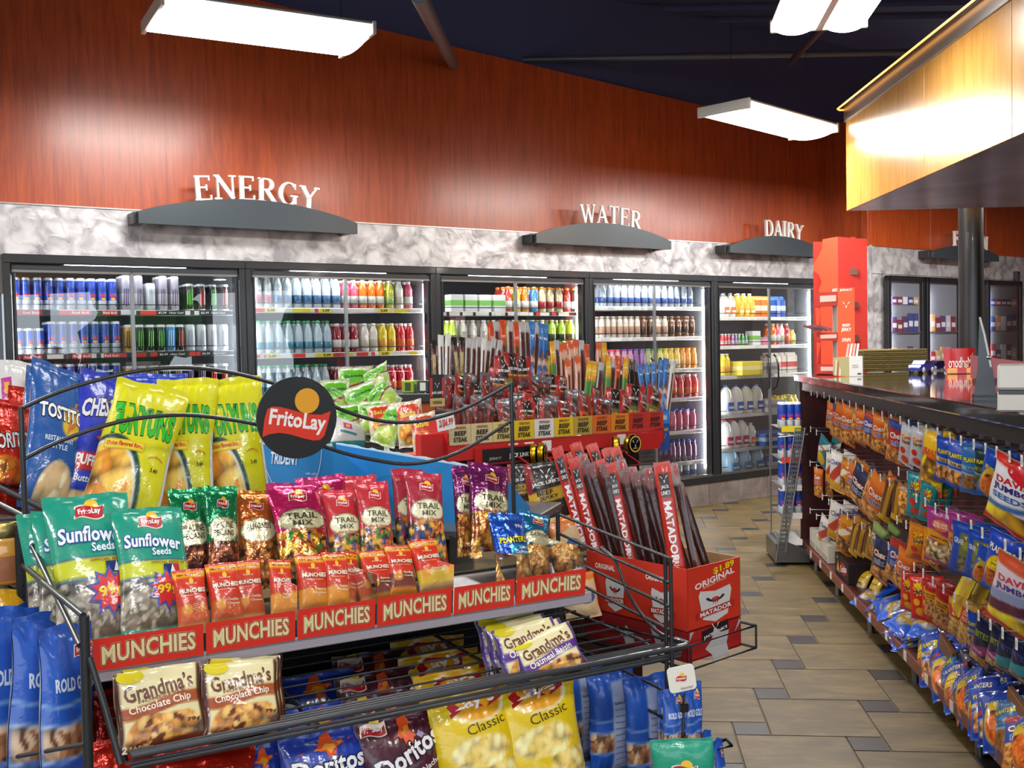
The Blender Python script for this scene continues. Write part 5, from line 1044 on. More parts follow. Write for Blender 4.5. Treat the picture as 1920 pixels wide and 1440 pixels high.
# blue gum trays on the island top
A0, A1 = hitY(488, 832, 2.75), hitY(622, 836, 2.62); A2, A3 = hitY(630, 832, 2.80), hitY(936, 884, 2.56)
for P, Q, hh, nm, lb, ops in ((A0, A1, .16, 'tray_box', 'blue cardboard tray box below the round sign, with white curved lines', [('ring', -.1, 1.05, .85, .95, .02, 'cfe4f4', 180, 360), ('t', 'TRIDENT', -.3, .78, .8, .2, 'f0f4f8', dict(shear=.2)), ('t', 'with xylitol', .45, .55, .35, .06, 'a8d0ec')]),
                          (A2, A3, .17, 'tray_box', 'blue cardboard tray box with torn top edge, right of the round sign', [('ring', -.2, .3, .5, .6, .02, '2a90d4', 0, 180), ('ring', -.2, .3, .4, .48, .02, '2a90d4', 0, 180), ('dr', .55, .9, .6, .63, '7ab8e4')])):
    w = float(np.linalg.norm((Q - P)[:2])); z0 = min(P[2], Q[2]) - hh
    t = thing(nm, facing(((P + Q) / 2)[:2].tolist() + [z0], Q - P), lb, 'box', 'blue tray boxes')
    ha, hb = P[2] - z0, Q[2] - z0; n = 30; rnd = random.Random(3)
    b = MB(); b.prism([(w / 2, 0), (-w / 2, 0)] + [(-w / 2 + w * i / n, ha + (hb - ha) * i / n) for i in range(n + 1)], 0, .003, '1f86cc')
    decals(b, ops, w / 2, hh, lambda x, z, o: np.stack([x, -o - .0006 + 0 * x, z], -1), CARD); b.obj('front_panel', t)
    b = MB(); b.box((-w / 2, .003, 0), (w / 2, .16, .004), '1a74b4'); b.box((-w / 2, .157, 0), (w / 2, .16, .06), '1f86cc'); b.obj('base', t)
    for s, hs in ((-1, ha), (1, hb)): b = MB(); b.slab([(s * w / 2, .003, 0), (s * w / 2, .157, 0), (s * w / 2, .157, .06), (s * w / 2, .003, hs)], (-s * .002, 0, 0), '2a8ed2'); b.obj('side_panel', t)
    b = MB(); T_ = [(-w / 2 + w * i / n, ha + (hb - ha) * i / n) for i in range(n + 1)]
    b.prism([(x, z - .002) for x, z in T_[::-1]] + [(x, z + rnd.uniform(.001, .006)) for x, z in T_], -.0005, .0035, 'bfe0f4'); b.obj('torn_edge', t)
# black gondola that carries them
m = MB(); q0, q1 = hitY(470, 905, 2.72), hitY(960, 950, 2.5)
gm = facing([(q0[0] + q1[0]) / 2, (q0[1] + q1[1]) / 2, 0], q1 - q0); gw = float(np.linalg.norm((q1 - q0)[:2]))
isl = thing('island_shelf', gm, 'dark island shelf unit behind the snack rack, carrying the blue tray boxes', 'shelf unit')
m.box((-gw / 2 - .2, .02, .02), (gw / 2, .46, 1.13), '1a1a1d', MATTE, .004); m.obj('body', isl)
m = MB(); m.box((-gw / 2 - .2, -.03, 1.13), (gw / 2, .46, 1.155), '55565a', PAINT, .003); m.obj('top_plate', isl)

# dip chip display
g0, g1 = hitY(605, 820, 4.45), hitY(815, 856, 3.75)
gz = (g0[2] + g1[2]) / 2; gx = g1 - g0; gl = float(np.linalg.norm(gx[:2]))
GF = Frame(g0[0], g0[1], math.degrees(math.atan2(gx[1], gx[0])))
dip = thing('chip_bin', GF.M, 'black bin with wire front and price tags, heaped with green dip chip bags', 'bin')
m = MB(); m.box((-.2, 0, gz - .03), (gl + .1, .03, gz + .01), '26262a', PLAST, .006); m.obj('front_rail', dip)
m = MB(); m.box((-.2, .02, .02), (gl + .1, .7, gz - .03), '1a1a1d', MATTE); m.obj('body', dip)
m = MB(); m.box((-.2, .69, gz), (gl + .1, .7, gz + .08), '1a1a1d', MATTE); m.obj('rear_rail', dip)
m = MB()
for i in range(22): x = -.18 + (gl + .26) * i / 21; m.tube([(x, .02, gz - .02), (x, -.012, gz + .045)], .0018, '1d1d20', PAINT, 4)
for z, y in ((.02, .0), (.035, -.006), (.048, -.012)): m.tube([(-.2, y, gz + z), (gl + .1, y, gz + z)], .0025, '1d1d20', PAINT, 4)
m.obj('wire_front', dip)
for x in (.32, .62): m = MB(); m.box((gl * x - .02, -.004, gz - .022), (gl * x + .02, -.001, gz + .004), 'e4e2da', CARD); m.obj('price_tag', dip)
def gb(me, xb, yb, xt, yt, w, Y, lb, tn=0, cat='snack bag', gr='dip chip bags'):
    Pb, Pt = hitY(xb, yb, Y), hitY(xt, yt, Y + .06); d = depth(Pb)
    return put(me, 'snack_bag', None, setup(Pb, Pt, w * d / FPX, me, Matrix.Rotation(math.radians(tn), 3, 'Z') @ Vector((0, -1, 0))), lb, cat, gr)
for a in [(GUAC, 668, 762, 664, 688, 62, 4.5, 'green guacamole chip bag at the very top of the heap', 10), (GUAC, 712, 735, 702, 690, 60, 4.4, 'green guacamole chip bag at the upper right of the heap', -25), (GUAC, 640, 790, 626, 712, 58, 4.3, 'green guacamole chip bag at the left of the heap', 25), (GUAC, 700, 790, 672, 722, 66, 4.2, 'green guacamole chip bag in the middle of the heap', 8),
          (GUAC, 738, 770, 700, 728, 60, 4.15, 'green guacamole chip bag leaning right, mid heap', -20), (GUAC, 668, 828, 652, 758, 64, 4.1, 'green guacamole chip bag low at the left of the heap', 20), (GUAC, 700, 815, 698, 752, 56, 4.05, 'green guacamole chip bag low in the middle of the heap', 0), (SALSA, 724, 818, 716, 758, 60, 4.0, 'red salsa chip bag in the middle of the heap', 10),
          (GUAC, 716, 835, 752, 765, 58, 3.92, 'green guacamole chip bag tilted to the right in front', -30), (WHITEBAG, 650, 845, 660, 790, 70, 3.98, 'white crumpled chip bag low in the heap', 30), (SALSA, 772, 838, 766, 752, 54, 3.85, 'red salsa chip bag at the right of the heap', -15), (SALSA, 800, 852, 792, 775, 52, 3.7, 'orange salsa chip bag at the front right of the heap', -10)]:
    gb(*a[:7], a[7], a[8])
# low case behind it with small packs
c0, c1 = hitY(690, 755, 5.2), hitY(815, 752, 5.1)
cm = facing([(c0[0] + c1[0]) / 2, (c0[1] + c1[1]) / 2, 0], c1 - c0); cw = float(np.linalg.norm((c1 - c0)[:2])); cz = c0[2]
cs = thing('low_case', cm, 'low reddish brown case with a dark ledge, behind the dip chip heap', 'case')
m = MB(); m.box((-cw / 2, 0, .02), (cw / 2, .4, cz), '7a3a28', CHERRY); m.obj('body', cs)
m = MB(); m.box((-cw / 2, -.02, cz), (cw / 2 + .1, .4, cz + .045), '2a2c30', PAINT, .004); m.obj('ledge', cs)
for i, (x, c) in enumerate(((.05, '8fae2a'), (.13, '2c3440'), (.2, '8fae2a'), (.27, '2a8c86'))):
    b = MB(); b.box((-.032, -.02, 0), (.032, .05, .06), c, CARD, .003); b.box((-.015, -.0215, .01), (.015, -.018, .05), 'e0e2d0' if i % 2 else '3a4a20', CARD)
    b.obj('small_box', None, cm @ T3(x - .02, .04, cz + .047), label=['small lime green box on the dark ledge, the left one', 'small black box on the dark ledge behind the chip heap', 'small lime green box on the dark ledge, the right one', 'small teal box on the dark ledge beside the jerky rack'][i], cat='box', group='small boxes on the ledge')

# ---------------------------------------------------------------- jerky rack
_j = hitY(893, 870, 3.25); J = Frame(_j[0], _j[1], 34); JZ = _j[2]
RED = 'c01f1c'
jr = thing('jerky_rack', J.M, 'red tiered jerky rack crowded with meat sticks and jerky bags', 'rack')
jl = lambda x, y, b=0: J.loc(J.hit(x, y, b))
XL, XR = jl(838, 815)[0], jl(1240, 800)[0]
m = MB(); m.box((XL - .06, .06, .02), (XR - .05, .62, JZ - .02), '2a1210', PAINT, .004); m.obj('tower', jr)
zt = [jl(1000, 800)[2], 0]; ZA = jl(1040, 848)[2]; ZB = jl(1040, 808)[2]
m = MB(); m.box((XL, -.01, ZA), (XR, .0, ZA + .05), 'c4322e', PLAST, .002); m.box((XL, 0, ZA), (XR, .30, ZA + .006), RED, PAINT); m.box((XL - .085, .01, ZA), (XL, .05, ZA + .09), RED, PAINT, .003); m.obj('upper_tray', jr)
m = MB(); m.slab([(XL, -.01, ZA), (XL, -.01, ZA + .09), (XL - .02, .07, ZA + .14), (XL - .02, .07, ZA)], (-.004, 0, 0), RED, PAINT); m.obj('side_panel', jr)
m = MB(); m.slab([(XR, -.01, ZA), (XR, -.01, ZA + .05), (XR, .2, ZA + .08), (XR, .2, ZA)], (.004, 0, 0), RED, PAINT); m.obj('side_panel', jr)
LX0, LX1 = jl(890, 850, -.02)[0], jl(1238, 850, -.02)[0]; ZC = jl(940, 869, -.02)[2]
m = MB(); m.box((LX0, -.022, ZC), (LX0 + .26, -.018, ZC + .055), RED, PAINT); m.box((LX0, -.02, ZC), (LX1, .25, ZC + .005), RED, PAINT); m.box((LX1 - .14, -.022, ZC), (LX1, -.018, ZC + .06), RED, PAINT)
decals(m, [('dr', -.95, .75, .06, .94, '1c1416'), ('t', 'JACK LINK’S', .25, .38, .72, .36, 'f0ece8', dict(bold=.04)), ('t', 'JERKY', -.55, .3, .4, .2, 'b0a8a4')], .12, .05, lambda x, z, o: np.stack([x + LX0 + .14, np.full_like(x, -.0225 - o), z + ZC + .002], -1), CARD)
m.obj('lower_tray', jr)
# left lower wing with its labels
lw0, lw1 = Vector(hitY(791, 846, 3.55)), Vector(hitY(890, 868, 3.27))
lwi = J.M.inverted(); p0, p1 = lwi @ lw0, lwi @ lw1
m = MB(); m.slab([p0, p1, p1 + Vector((0, 0, .065)), p0 + Vector((0, 0, .065))], (.0, .006, 0), RED, PAINT); m.obj('wing', jr)
for k, f in enumerate((.22, .58, .86)):
    q = p0.lerp(p1, f); m = MB(); m.box((q.x - .028, q.y - .012, q.z - .01), (q.x + .02, q.y - .008, q.z + .055), 'e8e4e0' if k == 0 else '1c1416', CARD)
    if k: decals(m, [('V', 0, .62, .9, 'f0ece8')], .024, .06, lambda x, z, o, q=q: np.stack([x + q.x - .004, np.full_like(x, q.y - .0125 - o), z + q.z - .006], -1), CARD)
    m.obj('price_label', jr)
cards = [('cdb88a', 'ORIGINAL'), ('d2be8c', 'ORIGINAL'), ('d8c070', 'ORIGINAL'), ('dcb81e', 'TERIYAKI'), ('dcd8cc', 'PEPPERED'), ('e0b81e', 'SMOKY'), ('b89a3c', 'PRAIRIE'), ('d8641c', 'SWEET'), ('d8821c', 'TERIYAKI'), ('c02a20', 'BEEF'), ('c42c22', 'BEEF')]
cwid = (XR - XL) / len(cards)
for i, (c, wd_) in enumerate(cards):
    m = flat(T3(XL + cwid * (i + .5), -.013, ZA + .052), cwid * .97, .062, c, [('t', 'BEEF', 0, .56, 1.1, .24, '1c1410', dict(bold=.04, shear=.1)), ('t', 'STEAK', 0, .25, 1.3, .24, '1c1410', dict(bold=.04, shear=.1)), ('t', wd_, 0, .84, 1.1, .13, '8a2a1c')], t=.002)
    m.obj('flavour_card', jr)
for i, x in enumerate((.27, .34, .42, .78, .9)):
    m = MB(); X_ = XL + (XR - XL) * x; m.box((X_ - .018, -.0125, ZA + .008), (X_ + .018, -.0105, ZA + .042), 'ece8e4', CARD); m.obj('price_tag', jr)
m = flat(facing([*(J.P(*jl(838, 806, -.03)))], J.u, .0) @ RY(-8), .062, .052, 'eeeae4', [('t', '2/$6.99', 0, .42, 1.6, .5, 'c8281c', dict(bold=.03, shear=.15))], t=.0015)
m.obj('sale_card', None, label='white sale card with red 2/$6.99 at the left of the jerky rack', cat='sign')
m = flat(facing(J.P(*jl(820, 762, .02)), J.u), .052, .098, '17140f', [('dr', -1, 1, 0, .26, 'b8a060'), ('dr', -1, -.62, .3, .9, 'b02420'), ('dr', .62, 1, .3, .9, 'b02420'), ('V', 0, .66, .7, 'f0ece8'), ('t', 'JACK LINK’S', 0, .42, 1.5, .10, 'f0ece8', dict(bold=.03)), ('t', 'ORIGINAL', 0, .13, 1.3, .10, '3a2a14')], t=.002)
m.obj('header_card', None, label='black and red header card with tan ORIGINAL foot, left end of the jerky rack', cat='card', group='header cards')
m = flat(facing(J.P(*jl(1246, 845, -.0)), J.u), .05, .145, '1c4f9c', [('dr', -.9, .9, .66, .98, '2f86cc'), ('t', 'Mild', 0, .82, .9, .12, 'eef2f6'), ('t', 'SMOKED', 0, .52, 1.4, .07, 'e0c030'), ('V', 0, .36, .7, 'f0ece8')], t=.002)
m.obj('header_card', None, label='blue header card reading Mild at the right end of the jerky rack', cat='card', group='header cards')
# tins in their wire rings
tinm = MB(); tinm.lathe([(0, -.012), (.031, -.012), (.033, -.008), (.033, .008), (.031, .012), (0, .012)], ['1a1614', '1a1614', 'd8a81e', '1a1614', '1a1614'], METAL, 24, RX(90))
decals(tinm, [('ring', 0, 0, .93, .93, .16, 'e0c060', 0, 360), ('V', 0, .02, 1.0, 'f0e8e0'), ('t', 'JERKY', 0, -.5, .8, .22, 'd8a81e')], .030, .030, lambda x, z, o: np.stack([x, np.full_like(x, -.0125 - o), z], -1), PLAST)
TIN = tinm.mesh('snuff_tin')
for i, (x, y, b) in enumerate(((1016, 850, -.09), (1155, 836, -.07), (1186, 832, -.09), (1000, 852, -.05))):
    P = J.hit(x, y, b); put(TIN, 'round_tin', None, facing(P, J.u, (.75, .9, .1, .9)[i]), ['round dark tin with gold rim in the left wire ring, front one', 'round yellow rimmed tin turned away in the right wire ring', 'round yellow rimmed tin facing front at the right of the jerky rack', 'round pale tin behind the left front one'][i], 'tin', 'round tins on the jerky rack')
for x in (1010, 1172):
    m = MB(); p = Vector(jl(x, 868, -.07)); m.tube([p + Vector(q) for q in ((-.05, .07, .03), (-.045, -.03, -.005), (.045, -.03, -.005), (.05, .07, .03))], .003, RED, PAINT, 6); m.obj('tin_ring', jr)

# ---- jerky protos
JBAG = pouch('jerky_bag', .105, .15, .03, [('f', '9a1a18'), ('r', -.45, .45, .42, 1, '14100f'), ('e', 0, .2, .7, .16, '4a2018'), ('b', 0, .06, '9a1a18')], [('V', 0, .80, .62, 'f0ece8'), ('t', 'JACK LINK’S', 0, .60, 1.5, .09, 'f4f0ec', dict(bold=.03, rot=3)), ('t', 'BEEF JERKY', 0, .44, 1.2, .06, 'e0b030')], nu=20, nv=22, seed=41, wr=1.8)
JBAGW = pouch('jerky_bag', .105, .15, .03, [('f', '5c5a60'), ('b', .0, .74, '3a2420'), ('r', -.8, -.35, .0, .9, '8a1c1a'), ('n', -.3, 1, .05, .7, ['4a1c14', '6a2a1e', '34140f'], .4, 1.2)], [('de', .2, .85, .12, .05, 'e4e2e0'), ('V', -.55, .6, .4, 'f0ece8')], nu=20, nv=22, seed=42, wr=2.2)
JBAGG = pouch('jerky_bag', .105, .15, .03, [('f', 'a02420'), ('b', .10, .42, '6a6a2c'), ('r', -.4, .4, .42, 1, '17110f'), ('b', 0, .1, '8a1a18')], [('V', 0, .8, .6, 'f0ece8'), ('t', 'JACK LINK’S', 0, .6, 1.4, .09, 'f4f0ec', dict(bold=.03)), ('t', 'BEEF STEAK', 0, .25, 1.4, .1, 'e8c04a', dict(bold=.03))], nu=20, nv=22, seed=43, wr=1.8)
JBAGO = pouch('jerky_bag', .105, .15, .03, [('f', '9a1a18'), ('b', .08, .4, 'c8541c'), ('r', -.4, .4, .42, 1, '17110f')], [('V', 0, .8, .6, 'f0ece8'), ('t', 'JACK LINK’S', 0, .6, 1.4, .09, 'f4f0ec', dict(bold=.03)), ('t', 'BEEF STEAK', 0, .25, 1.4, .1, '2a1410', dict(bold=.03))], nu=20, nv=22, seed=44, wr=1.8)
def stick(seed, ops, dec=(), w=.03, h=.26, t=.014): return pouch('meat_stick', w, h, t, ops, dec, nu=8, nv=26, seed=seed, crimp=.02, boxy=.5, wr=.35, back='6a3226')
ST = dict(brown=stick(51, [('f', 'b4b0ae'), ('r', -.62, .62, 0, .84, '43150f')]), pale=stick(52, [('f', 'd9d6d0'), ('r', -.3, .3, 0, .80, '4a1a12')]), tan=stick(53, [('f', '4a1c14'), ('r', -.6, .6, .12, .75, 'b8a46c'), ('b', .84, 1, '1a1412')], [('t', 'ORIGINAL', 0, .45, .36 * 8, .075, '2a1c10', dict(rot=90, bold=.02))]),
          orange=stick(54, [('f', 'cc4418'), ('b', 0, .62, '9a6a34'), ('r', -.45, .45, 0, .6, '4a1c10')], [('V', 0, .88, 1.0, '2a1a14'), ('t', 'HOT', 0, .74, 1.2, .04, 'f6e0c8')]), blue=stick(55, [('f', '2a72b8'), ('n', -1, 1, .1, .6, ['8a5a3c', '4a80b8', 'c8a88c', '2a5a98'], .8, 3)], [('V', 0, .9, 1.0, 'e0e8f0'), ('t', 'MILD', 0, .78, 1.2, .035, 'e0e8f0')]),
          pink=stick(56, [('f', 'd9a890'), ('b', .86, 1, 'd8582c'), ('r', -.35, .35, 0, .72, '5c2418')]), yellow=stick(57, [('f', 'd8941c'), ('b', .3, .6, '4a8a34'), ('b', 0, .3, 'c8401c'), ('e', 0, .8, .8, .12, 'e8b81e')], [('t', 'CHEESE', 0, .8, 1.5, .035, 'f8f0d0', dict(rot=10))]), green=stick(58, [('f', '8a9a2c'), ('b', .0, .4, '3a7a4c'), ('b', .85, 1, 'c8401c')]), dark=stick(59, [('f', '3a1410'), ('b', .8, 1, '8c8488')]), black=stick(60, [('f', '17110f'), ('b', .0, .3, '8a1c18'), ('b', .8, 1, '4a4446')]))
_n = {}
CN = dict(brown='brown meat stick in clear sleeve', pale='brown meat stick in pale sleeve', tan='tan labelled ORIGINAL meat stick', orange='orange topped meat stick', blue='blue wrapped meat stick', pink='meat stick with pale orange sleeve top', yellow='yellow wrapped cheese and meat stick', green='green and red wrapped meat stick', dark='dark brown meat stick', black='black wrapped meat stick')
def jst(kind, xt, yt, xb, yb, b, w, where, tn=0):
    Pb, Pt = J.hit(xb, yb, b), J.hit(xt, yt, b + .03); d = depth(Pb)
    k = (kind, where); _n.setdefault(k, []).append(1); i = len(_n[k])
    o = put(ST[kind], 'meat_stick', None, setup(Pb, Pt, w * d / FPX, ST[kind], Matrix.Rotation(math.radians(tn), 3, 'Z') @ Vector(-J.n)), f'{CN[kind]}, {OR[i - 1]} {where}', 'meat stick', 'meat sticks on the red rack'); return o
left = [('tan', 812, 638, 815, 745), ('dark', 818, 648, 834, 748), ('pale', 826, 628, 828, 740), ('pale', 840, 626, 838, 745), ('brown', 842, 640, 839, 745), ('tan', 850, 632, 862, 742), ('tan', 866, 632, 864, 742), ('brown', 878, 634, 874, 748), ('brown', 889, 636, 884, 748), ('brown', 898, 632, 894, 750), ('pale', 907, 634, 902, 750), ('brown', 917, 640, 906, 752), ('brown', 926, 634, 913, 752), ('brown', 938, 638, 926, 755), ('dark', 934, 650, 930, 755)]
for k, xt, yt, xb, yb in left: jst(k, xt, yt, xb, yb, .22, 13, 'in left bunch of jerky rack')
for k, xt, yt, xb, yb in [('brown', 872, 622, 868, 742), ('brown', 905, 620, 903, 742)]: jst(k, xt, yt, xb, yb, .26, 10, 'behind left bunch of jerky rack')
for k, xt, yt, xb, yb in [('orange', 921, 605, 924, 715), ('brown', 930, 603, 932, 715), ('orange', 942, 600, 946, 720), ('brown', 956, 603, 957, 718), ('orange', 967, 604, 970, 722), ('brown', 978, 604, 982, 722), ('brown', 987, 604, 990, 724), ('blue', 997, 602, 998, 728), ('brown', 1008, 606, 999, 732), ('blue', 1014, 606, 1010, 735), ('blue', 1022, 608, 1020, 735)]: jst(k, xt, yt, xb, yb, .34, 15, 'in middle bunch of jerky rack')
for k, xt, yt, xb, yb in [('yellow', 1035, 640, 1040, 745), ('brown', 1043, 638, 1048, 748), ('pink', 1052, 645, 1058, 752), ('pink', 1058, 642, 1066, 752), ('pink', 1070, 640, 1074, 752), ('pink', 1079, 636, 1084, 752), ('brown', 1090, 638, 1092, 752), ('orange', 1100, 645, 1104, 755), ('pink', 1122, 642, 1126, 745), ('yellow', 1132, 642, 1138, 750)]: jst(k, xt, yt, xb, yb, .30, 13, 'at back of right bunch on jerky rack')
for k, xt, yt, xb, yb in [('pink', 1064, 675, 1068, 775), ('pink', 1083, 668, 1084, 775), ('yellow', 1106, 676, 1096, 772), ('yellow', 1116, 678, 1104, 772), ('brown', 1128, 680, 1116, 775), ('yellow', 1142, 668, 1136, 770), ('brown', 1150, 674, 1142, 772), ('orange', 1160, 668, 1152, 772), ('yellow', 1174, 670, 1168, 770), ('black', 1186, 674, 1180, 775), ('dark', 1193, 680, 1190, 772)]: jst(k, xt, yt, xb, yb, .17, 15, 'at front of right bunch on jerky rack')
for k, xt, yt, xb, yb in [('blue', 1198, 684, 1210, 768), ('blue', 1210, 682, 1222, 768), ('blue', 1224, 680, 1228, 765), ('blue', 1239, 674, 1236, 778), ('blue', 1249, 672, 1244, 780), ('pale', 1262, 680, 1250, 782)]: jst(k, xt, yt, xb, yb, .10, 13, 'in blue bunch at right end of jerky rack')
rnd = random.Random(5); PR = [JBAG, JBAGW, JBAGG, JBAGO, JBAGW, JBAG]
DN = {JBAG: 'red and black jerky bag', JBAGW: 'clear windowed jerky bag', JBAGG: 'red jerky bag with olive band', JBAGO: 'red jerky bag with orange band'}
cnt = 0
for i, (me, x, yt, yb) in enumerate([(JBAGW, 846, 704, 768), (JBAG, 862, 704, 760), (JBAGW, 880, 700, 765), (JBAG, 897, 715, 765), (JBAGW, 912, 700, 765), (JBAG, 932, 690, 748), (JBAGG, 944, 668, 740), (JBAG, 959, 662, 738), (JBAG, 980, 668, 735), (JBAG, 976, 706, 760), (JBAGW, 1000, 702, 755), (JBAGW, 1012, 704, 758), (JBAG, 1030, 702, 760), (JBAG, 1055, 705, 760)]):
    cnt += 1; Pb, Pt = J.hit(x, yb, .15), J.hit(x + rnd.uniform(-4, 4), yt, .17)
    put(me, 'jerky_bag', None, setup(Pb, Pt, 40 * depth(Pb) / FPX, me, Matrix.Rotation(math.radians(rnd.uniform(-25, 25)), 3, 'Z') @ Vector(-J.n)), f'{DN[me]}, {OR[i]} from left, back row of jerky rack', 'jerky bag', 'jerky bags on the red rack')
for i in range(21):
    f = i / 20; x = 862 + (1222 - 862) * f; yt = 757 + (738 - 757) * f + rnd.uniform(-7, 5); yb = 812 + (790 - 812) * f
    me = [JBAGW, JBAGW, JBAGW, JBAGW, JBAG, JBAGW, JBAGG, JBAG, JBAGG, JBAGW, JBAGW, JBAG, JBAGW, JBAGO, JBAGO, JBAGW, JBAGG, JBAG, JBAGG, JBAG, JBAGG][i]; b = .03 if i % 2 else .085
    Pb, Pt = J.hit(x, yb, b), J.hit(x + rnd.uniform(-7, 7), yt - (12 if b > .05 else 0), b + .03)
    put(me, 'jerky_bag', None, setup(Pb, Pt, 40 * depth(Pb) / FPX, me, Matrix.Rotation(math.radians(rnd.uniform(-30, 30)), 3, 'Z') @ Vector(-J.n)), f'{DN[me]}, {OR[i]} from left, front row of jerky rack', 'jerky bag', 'jerky bags on the red rack')
BIGJ = pouch('jerky_bag', .15, .24, .045, [('f', '1a1210'), ('b', .36, .56, 'd8a81e', .05), ('b', .0, .34, '3a1f18'), ('e', -.9, .8, .3, .3, '8a1c1a'), ('e', .1, .15, .7, .13, '5a2c20')], [('V', .1, .80, .6, 'f0ece8'), ('t', 'JACK LINK’S', .05, .66, 1.6, .07, 'f4f0ec', dict(bold=.03, rot=6)), ('t', 'BEEF', -.1, .51, .9, .07, '1c1410', dict(bold=.03, rot=5)), ('t', 'JERKY', .1, .43, 1.1, .07, '1c1410', dict(bold=.03, rot=5))], seed=61)
HOTB = pouch('chip_bag', .14, .2, .04, [('f', 'd9b888'), ('b', .75, 1, 'd8741c', .1), ('e', .3, .45, .5, .14, '2a4a8c')], [('t', 'Hot', .3, .45, .6, .08, 'f0f0f0', dict(bold=.03))], seed=62)
def hy(me, nm, xb, yb, xt, yt, w, Y, lb, cat, gr=None, tn=0, dy=.03, face=(0, -1, 0)):
    Pb, Pt = hitY(xb, yb, Y), hitY(xt, yt, Y + dy); return put(me, nm, None, setup(Pb, Pt, w * depth(Pb) / FPX, me, Matrix.Rotation(math.radians(tn), 3, 'Z') @ Vector(face)), lb, cat, gr)
hy(BIGJ, 'jerky_bag', 1032, 985, 1015, 866, 72, 2.98, 'black and yellow beef jerky bag between the red rack and the tall sticks', 'jerky bag', None, 10)
hy(BIGJ, 'jerky_bag', 975, 960, 975, 870, 50, 3.05, 'dark jerky bag in shadow behind the right header post', 'jerky bag', None, 0)
hy(HOTB, 'snack_bag', 1076, 1075, 1052, 968, 62, 2.80, 'tan snack bag with orange top and blue oval, behind the wire end rails', 'snack bag', None, 15)
hy(HOTB, 'snack_bag', 1095, 1160, 1080, 1075, 70, 2.72, 'tan snack bag low behind the wire end rails', 'snack bag', None, 15)

# ---------------------------------------------------------------- open red carton of long meat sticks
BZ = 1.045; b0, b1, b2 = hitz(1288, 1068, BZ), hitz(1094, 1031, BZ), hitz(1341, 1036, BZ)
U_ = b1 - b0; LL = float(np.linalg.norm(U_)); U_ /= LL; V_ = np.array([-U_[1], U_[0], 0]); 
if V_ @ (b2 - b0) < 0: V_ = -V_
WW = max(float((b2 - b0) @ V_), .09); BH = .155
bx = thing('stick_carton', Matrix.Identity(4), 'open red cardboard carton of long meat sticks, priced $1.89', 'carton')
def wall4(P, Q, h, ops, nm, col='c9301c'):
    P, Q = Vector(P), Vector(Q); w = (Q - P).length; M_ = facing((P + Q) / 2 - Vector((0, 0, h)), Q - P); m = flat(M_, w, h, col, ops, t=.003); m.obj(nm, bx)
shield = lambda cx, s: [('poly', [(cx - s, .52), (cx - s * .75, .13), (cx, .05), (cx + s * .75, .13), (cx + s, .52), (cx + s * .9, .60), (cx, .55), (cx - s * .9, .60)], 'd8d4d0'), ('ring', cx, .50, s * .62, .12, .28, '1c2030', 200, 340), ('poly', [(cx - s * .22, .44), (cx - s * .12, .34), (cx - s * .06, .40), (cx - s * .06, .46)], 'b8281c'), ('poly', [(cx + s * .22, .44), (cx + s * .12, .34), (cx + s * .06, .40), (cx + s * .06, .46)], 'b8281c'), ('poly', [(cx - s * .05, .46), (cx, .32), (cx + s * .05, .46)], 'b8281c'), ('dr', cx - s * 1.15, cx + s * 1.15, .19, .30, 'b8281c', 4), ('t', 'MATADOR', cx, .245, s * 1.9, .075, 'f4ece4', dict(bold=.03, rot=4, out=('5a1410', .03)))]
wall4(b1, b0, BH, [('t', 'ORIGINAL', -.55, .78, .4, .09, 'f0e6e0', dict(bold=.03)), ('t', 'ORIGINAL', .45, .76, .4, .09, 'f0e6e0', dict(bold=.03))] + shield(-.35, .19) + shield(.55, .19), 'long_side')
nr = b0 + V_ * WW
wall4(b0, nr, BH, [('t', '$1.89', .35, .90, .8, .12, 'f0d81e', dict(bold=.03, rot=8)), ('t', 'ORIGINAL', -.0, .75, 1.5, .10, 'f4ece4', dict(bold=.03, rot=8)), ('t', 'SNACK STICK', .0, .68, .9, .03, 'f0c0b0', dict(rot=8))] + shield(0, .62), 'short_side', 'd2331c')
fr_ = b1 + V_ * WW
wall4(nr, fr_, BH, [], 'long_side', 'a8825c'); wall4(fr_, b1, BH, [], 'short_side', 'a8825c')
m = MB(); m.slab([b0 - [0, 0, BH], b1 - [0, 0, BH], fr_ - [0, 0, BH], nr - [0, 0, BH]], (0, 0, .003), '8a2a1c'); m.obj('base', bx)
# second carton it stands on
bx2 = thing('lower_carton', Matrix.Identity(4), 'dark red carton with a grey star, under the open carton of sticks', 'carton'); bx_ = bx; bx = bx2
H2 = .075; d_ = np.array([0, 0, BH + .002]); e_ = V_ * .004 + U_ * .0
wall4(b1 - d_, b0 - d_, H2, [('poly', [(.3, 1), (.42, 1), (.62, 0), (.5, 0)], 'a8a4a6'), ('ds', -.1, .4, .16, 5, 'b0acae')], 'long_side', '8c1a1a')
wall4(b0 - d_, nr - d_, H2, [('dr', -.5, .5, .66, 1, '20141c', 8), ('V', 0, .9, .3, 'f0ece8'), ('t', 'JACK LINK’S', 0, .75, .9, .13, 'f0ece8', dict(bold=.03, rot=8)), ('ds', .1, .3, .5, 5, 'c4c0c0'), ('poly', [(-.95, 1), (-.8, 1), (-.98, .7)], 'b0a8a8'), ('poly', [(.9, 1), (.98, .9), (.7, .55)], 'b0a8a8')], 'short_side', 'b01f1e')
wall4(nr - d_, fr_ - d_, H2, [], 'long_side', '8c1a1a'); wall4(fr_ - d_, b1 - d_, H2, [], 'short_side', '8c1a1a')
m = MB(); d2 = np.array([0, 0, BH + H2]); m.slab([b0 - d2, b1 - d2, fr_ - d2, nr - d2], (0, 0, .003), '6a1a16'); m.obj('base', bx2)
bx = bx_
